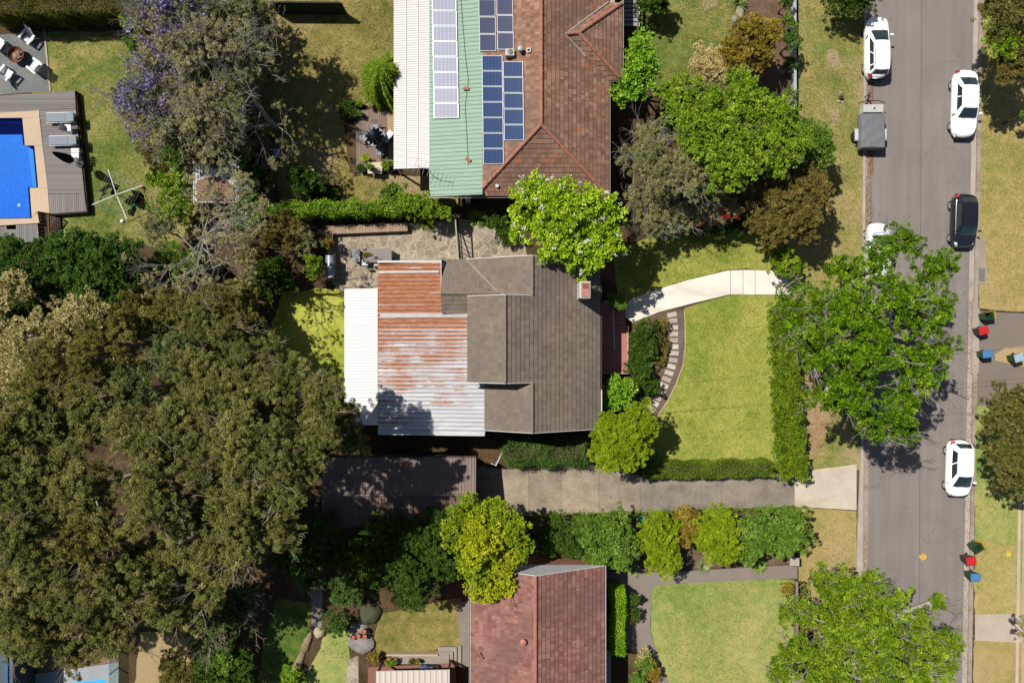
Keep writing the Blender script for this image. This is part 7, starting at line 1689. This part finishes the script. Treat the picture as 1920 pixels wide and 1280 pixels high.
# lower shrubs between driveway and lower path
tree('yellow_tree', (945, 1010), [(880, 960, 44, 5.5, 'yellowgreen'), (925, 965, 40, 5.5, 'yellowgreen'), (860, 1000, 38, 5.5, 'yellowgreen'), (905, 1010, 50, 6), (960, 990, 36, 5.5, 'yellowgreen'), (980, 1020, 26, 5, 'yellowgreen'), (890, 1050, 42, 5.5, 'yellowgreen'), (935, 1080, 38, 5), (905, 1100, 34, 5), (950, 1045, 34, 5)], 'yellow', 'bright yellow green tree overhanging the corner of the dark red roof', 'tree', None, .18, twig=16)
GS = 'shrubs in the row below the driveway'
for px, lobes, s_, lb in ((1, [(1045, 1000, 36, 2.6), (1030, 1020, 27, 2.4), (1075, 1010, 39, 2.6)], 'shade', 'dark twiggy shrub at the left end of the driveway row, next to the yellow tree'),
                       (2, [(1110, 995, 41, 2.8), (1150, 985, 39, 2.8), (1160, 1025, 41, 2.8), (1120, 1030, 39, 2.6)], 'mid', 'wide glossy green shrub left of the green utility box'),
                       (3, [(1235, 990, 39, 2.8), (1225, 1020, 36, 2.6), (1240, 1045, 36, 2.6)], 'fine', 'tall oval yellow green shrub right of the green utility box'),
                       (4, [(1282, 975, 27, 2.2), (1285, 1000, 25, 2.2)], 'gold', 'small coppery gold shrub in the driveway row between two yellow green ones'),
                       (5, [(1345, 985, 41, 3), (1350, 1020, 41, 3), (1330, 1005, 32, 2.8)], 'fine', 'round bright yellow green shrub in the driveway row right of the coppery gold one'),
                       (6, [(1410, 985, 36, 2.8), (1405, 1020, 34, 2.6), (1430, 1000, 32, 2.6)], 'mid', 'glossy green shrub second from the street end of the driveway row'),
                       (7, [(1475, 975, 39, 2.8), (1485, 1000, 34, 2.6), (1460, 1015, 34, 2.4)], 'mid', 'dark leafed shrub at the street end of the driveway row')):
    tree('row_shrub', None, lobes, s_, lb, 'shrub', GS, .07)
tuft('strappy_plant', XY(1420, 1055), .5, .75, 160, (130, 160, 60), 'strappy green clump at the street end of the lower path bed', seed=9)
tuft('strappy_plant', XY(1187, 1067), .35, .6, 110, (150, 160, 100), 'pale strappy clump beside the corner of the lower path', seed=10)
tuft('strappy_plant', XY(1318, 1060), .35, .6, 90, (140, 150, 100), 'greyish strappy clump in the middle of the lower path bed', seed=11)
sheet('garden_bed', [(1000, 966), (1490, 951), (1492, 1056), (1300, 1066), (1170, 1072), (1000, 1050)], .010, MULCH, .03, 51)
hedge('low_border', [(1000, 969), (1200, 964), (1490, 955)], .35, .25, 'hedgewild', 'low straggling green border along the lower side of the driveway', None, 'border', .08, seed=9, dens=.6)
tree('clipped_shrub', None, [(1473, 1103, 12, 1.1)], 'gold', 'small round brownish bush beside the gate pier on the lower lawn corner', 'shrub', None, .04, limbs=3)
# bed by the lower path
tree('flower_bed_plant', None, [(1207, 1240, 20, 1.0), (1195, 1265, 18, 1)], 'mid', 'low blue green plant beside the pale slatted screen', 'plant', None, .03, limbs=3)
tree('flower_bed_plant', None, [(1205, 1228, 14, .9)], 'cream', 'silver leafed plant at the top of the flower bed by the lower path', 'plant', None, .03, limbs=3)
tree('flower_bed_plant', None, [(1225, 1262, 18, .9), (1222, 1245, 10, .8)], 'gold', 'red and orange flowering plant at the curve of the lower path', 'plant', None, .03, limbs=3, blossom=('orange', 46, .035, .6))
tree('flower_bed_plant', None, [(1186, 1120, 14, 1.1), (1187, 1150, 14, 1.1)], 'shade', 'dark border plant with red tips between the lime hedge and lower path', 'plant', None, .03, limbs=3, blossom=('red', 5, .04, .6))
# shaded garden below the garage
tree('shade_tree', None, [(720, 1020, 70, 4.5), (770, 1050, 56, 4.5), (690, 1050, 56, 4), (800, 1000, 50, 4.5), (780, 1100, 44, 4), (830, 1050, 40, 4)], 'shade', 'wide dark green tree in the shade below the garage roof', 'tree', None, .16)
tree('shade_tree', None, [(570, 1020, 48, 4), (600, 1000, 44, 4), (620, 1030, 40, 3.5), (550, 1050, 34, 3.5)], 'shade', 'dark shaded tree above the spiky dark plant', 'tree', None, .13)
tree('clipped_shrub', None, [(648, 1105, 34, 1.8)], 'hedgedark', 'dark mounded clipped bush beside the mossy boulder', 'shrub', None, .05, limbs=3)
tree('clipped_shrub', None, [(632, 1165, 26, 1.5)], 'hedgedark', 'smaller mounded bush above the lush strip of lawn', 'shrub', None, .05, limbs=3)
tuft('cordyline_plant', (*XY(583, 1085, 1.2), 1.1), .9, 1.3, 110, (80, 104, 40), 'spiky dark strap leaved plant at the end of the shaded garden path', wid=.09, seed=12)
tree('clipped_shrub', None, [(545, 1270, 24, 1.4)], 'hedgebright', 'small bright bush at the bottom of the curved garden bed', 'shrub', None, .05, limbs=3)
tree('clipped_shrub', None, [(700, 1230, 11, .8)], 'gold', 'tiny brownish bush below the broad flat boulder', 'shrub', None, .04, limbs=3)
# feathery conifer on the dry lawn
def conifer():
    p = P(718, 152, 0); b = P(731, 163, 0); t = thing('feathery_conifer', b, 'feathery pale green conifer standing on the dry lawn against the white corrugated roof', 'tree')
    r = np.random.RandomState(4); n = 42000
    u = r.uniform(0, 1, n) ** .7; h = 3.0 * (1 - u ** 1.6) * r.uniform(.75, 1.0, n) + .3
    an = r.uniform(0, 6.28, n); lob = 1 + .10 * np.sin(5 * an + 1) + .10 * np.sin(9 * an + h) + .12 * np.sin(23 * an + 3 * h)
    R_ = 1.75 * np.clip(u, .04, 1) ** .75 * lob * r.uniform(.5, 1.02, n) + np.clip((h - .3) / 4, 0, 1) * .05
    C = np.stack([b.x + R_ * np.cos(an), b.y + R_ * np.sin(an), h], 1)
    AX = np.stack([np.cos(an) * .8, np.sin(an) * .8, np.full(n, .30)], 1) + r.normal(size=(n, 3)) * .25
    leaf_mesh('crown', C, AX, r.normal(size=(n, 3)) * .5 + np.array([0, 0, .9]), .26 * r.uniform(.6, 1.3, n), .03, .5 + .2 * np.sin(an * 7) * .5 + r.normal(size=n) * .2, leafmat('leaf_conifer', [(78, 106, 18), (110, 140, 32), (142, 166, 50), (178, 192, 88)], .6, .5, 1.75, .1), t, b)
    mb = MB(); mb.tube([(b.x, b.y, -.05), (b.x, b.y, 1.5), (b.x, b.y, 2.8)], [.13, .09, .02], 8); mb.build('trunk', BK['dark'], t)
conifer()
scatter('fallen_leaves', [(1626, 140, 1637, 330, .30), (1619, 330, 1634, 460, .2), (1607, 1000, 1628, 1100, .12), (1812, 560, 1824, 900, .13), (1803, 900, 1818, 1250, .10)], 4200, .09, A(150, 104, 66), 5, .02)
scatter('fallen_leaves', [(440, 430, 620, 560, .25), (620, 430, 990, 540, .06), (1395, 0, 1490, 200, .16), (700, 820, 940, 880, .3), (1500, 700, 1560, 860, .1), (600, 1100, 860, 1240, .13)], 7000, .09, A(140, 110, 76), 6, .025)

blades('grass', LAWN, 26000, [(104, 132, 40), (150, 164, 62), (186, 190, 92), (214, 208, 128)], 1)
blades('grass', [(1150, 470), (1260, 430), (1420, 430), (1450, 470), (1445, 512), (1360, 506), (1225, 545), (1160, 580)], 12000, [(104, 132, 40), (150, 164, 62), (186, 190, 92), (214, 208, 128)], 2)
blades('grass', [(1240, 1095), (1465, 1084), (1520, 1090), (1530, 1300), (1262, 1300), (1222, 1110)], 24000, [(100, 134, 54), (146, 162, 78), (184, 182, 104), (212, 202, 136)], 3)
blades('grass', [(1496, -30), (1622, -30), (1618, 640), (1500, 640), (1540, 260), (1496, 210)], 24000, [(86, 116, 42), (140, 146, 72), (182, 168, 100), (206, 186, 128)], 4)
blades('grass', [(1840, -30), (2000, -30), (2000, 575), (1836, 570)], 20000, [(104, 124, 50), (156, 152, 84), (194, 174, 110), (212, 190, 132)], 5)
blades('grass', [(85, 60), (260, 60), (330, 150), (370, 400), (330, 470), (120, 440), (165, 300)], 18000, [(74, 108, 32), (118, 134, 58), (164, 154, 88), (196, 180, 120)], 6)
blades('grass', [(520, -20), (740, -20), (740, 190), (640, 200), (655, 330), (860, 335), (870, 385), (540, 385), (480, 250)], 22000, [(90, 104, 42), (138, 130, 70), (178, 158, 98), (202, 178, 122)], 7)
blades('grass', [(1190, -20), (1395, -20), (1350, 120), (1300, 190), (1220, 170)], 12000, [(84, 116, 40), (132, 144, 70), (180, 168, 100), (204, 186, 128)], 8)
blades('grass', [(1830, 880), (1905, 890), (1905, 1150), (1828, 1150)], 9000, [(96, 134, 52), (146, 164, 80), (186, 182, 108), (212, 200, 136)], 9)
blades('grass', [(1494, 955), (1604, 960), (1604, 1290), (1500, 1290)], 12000, [(110, 128, 52), (160, 156, 86), (196, 178, 110), (214, 194, 134)], 10)
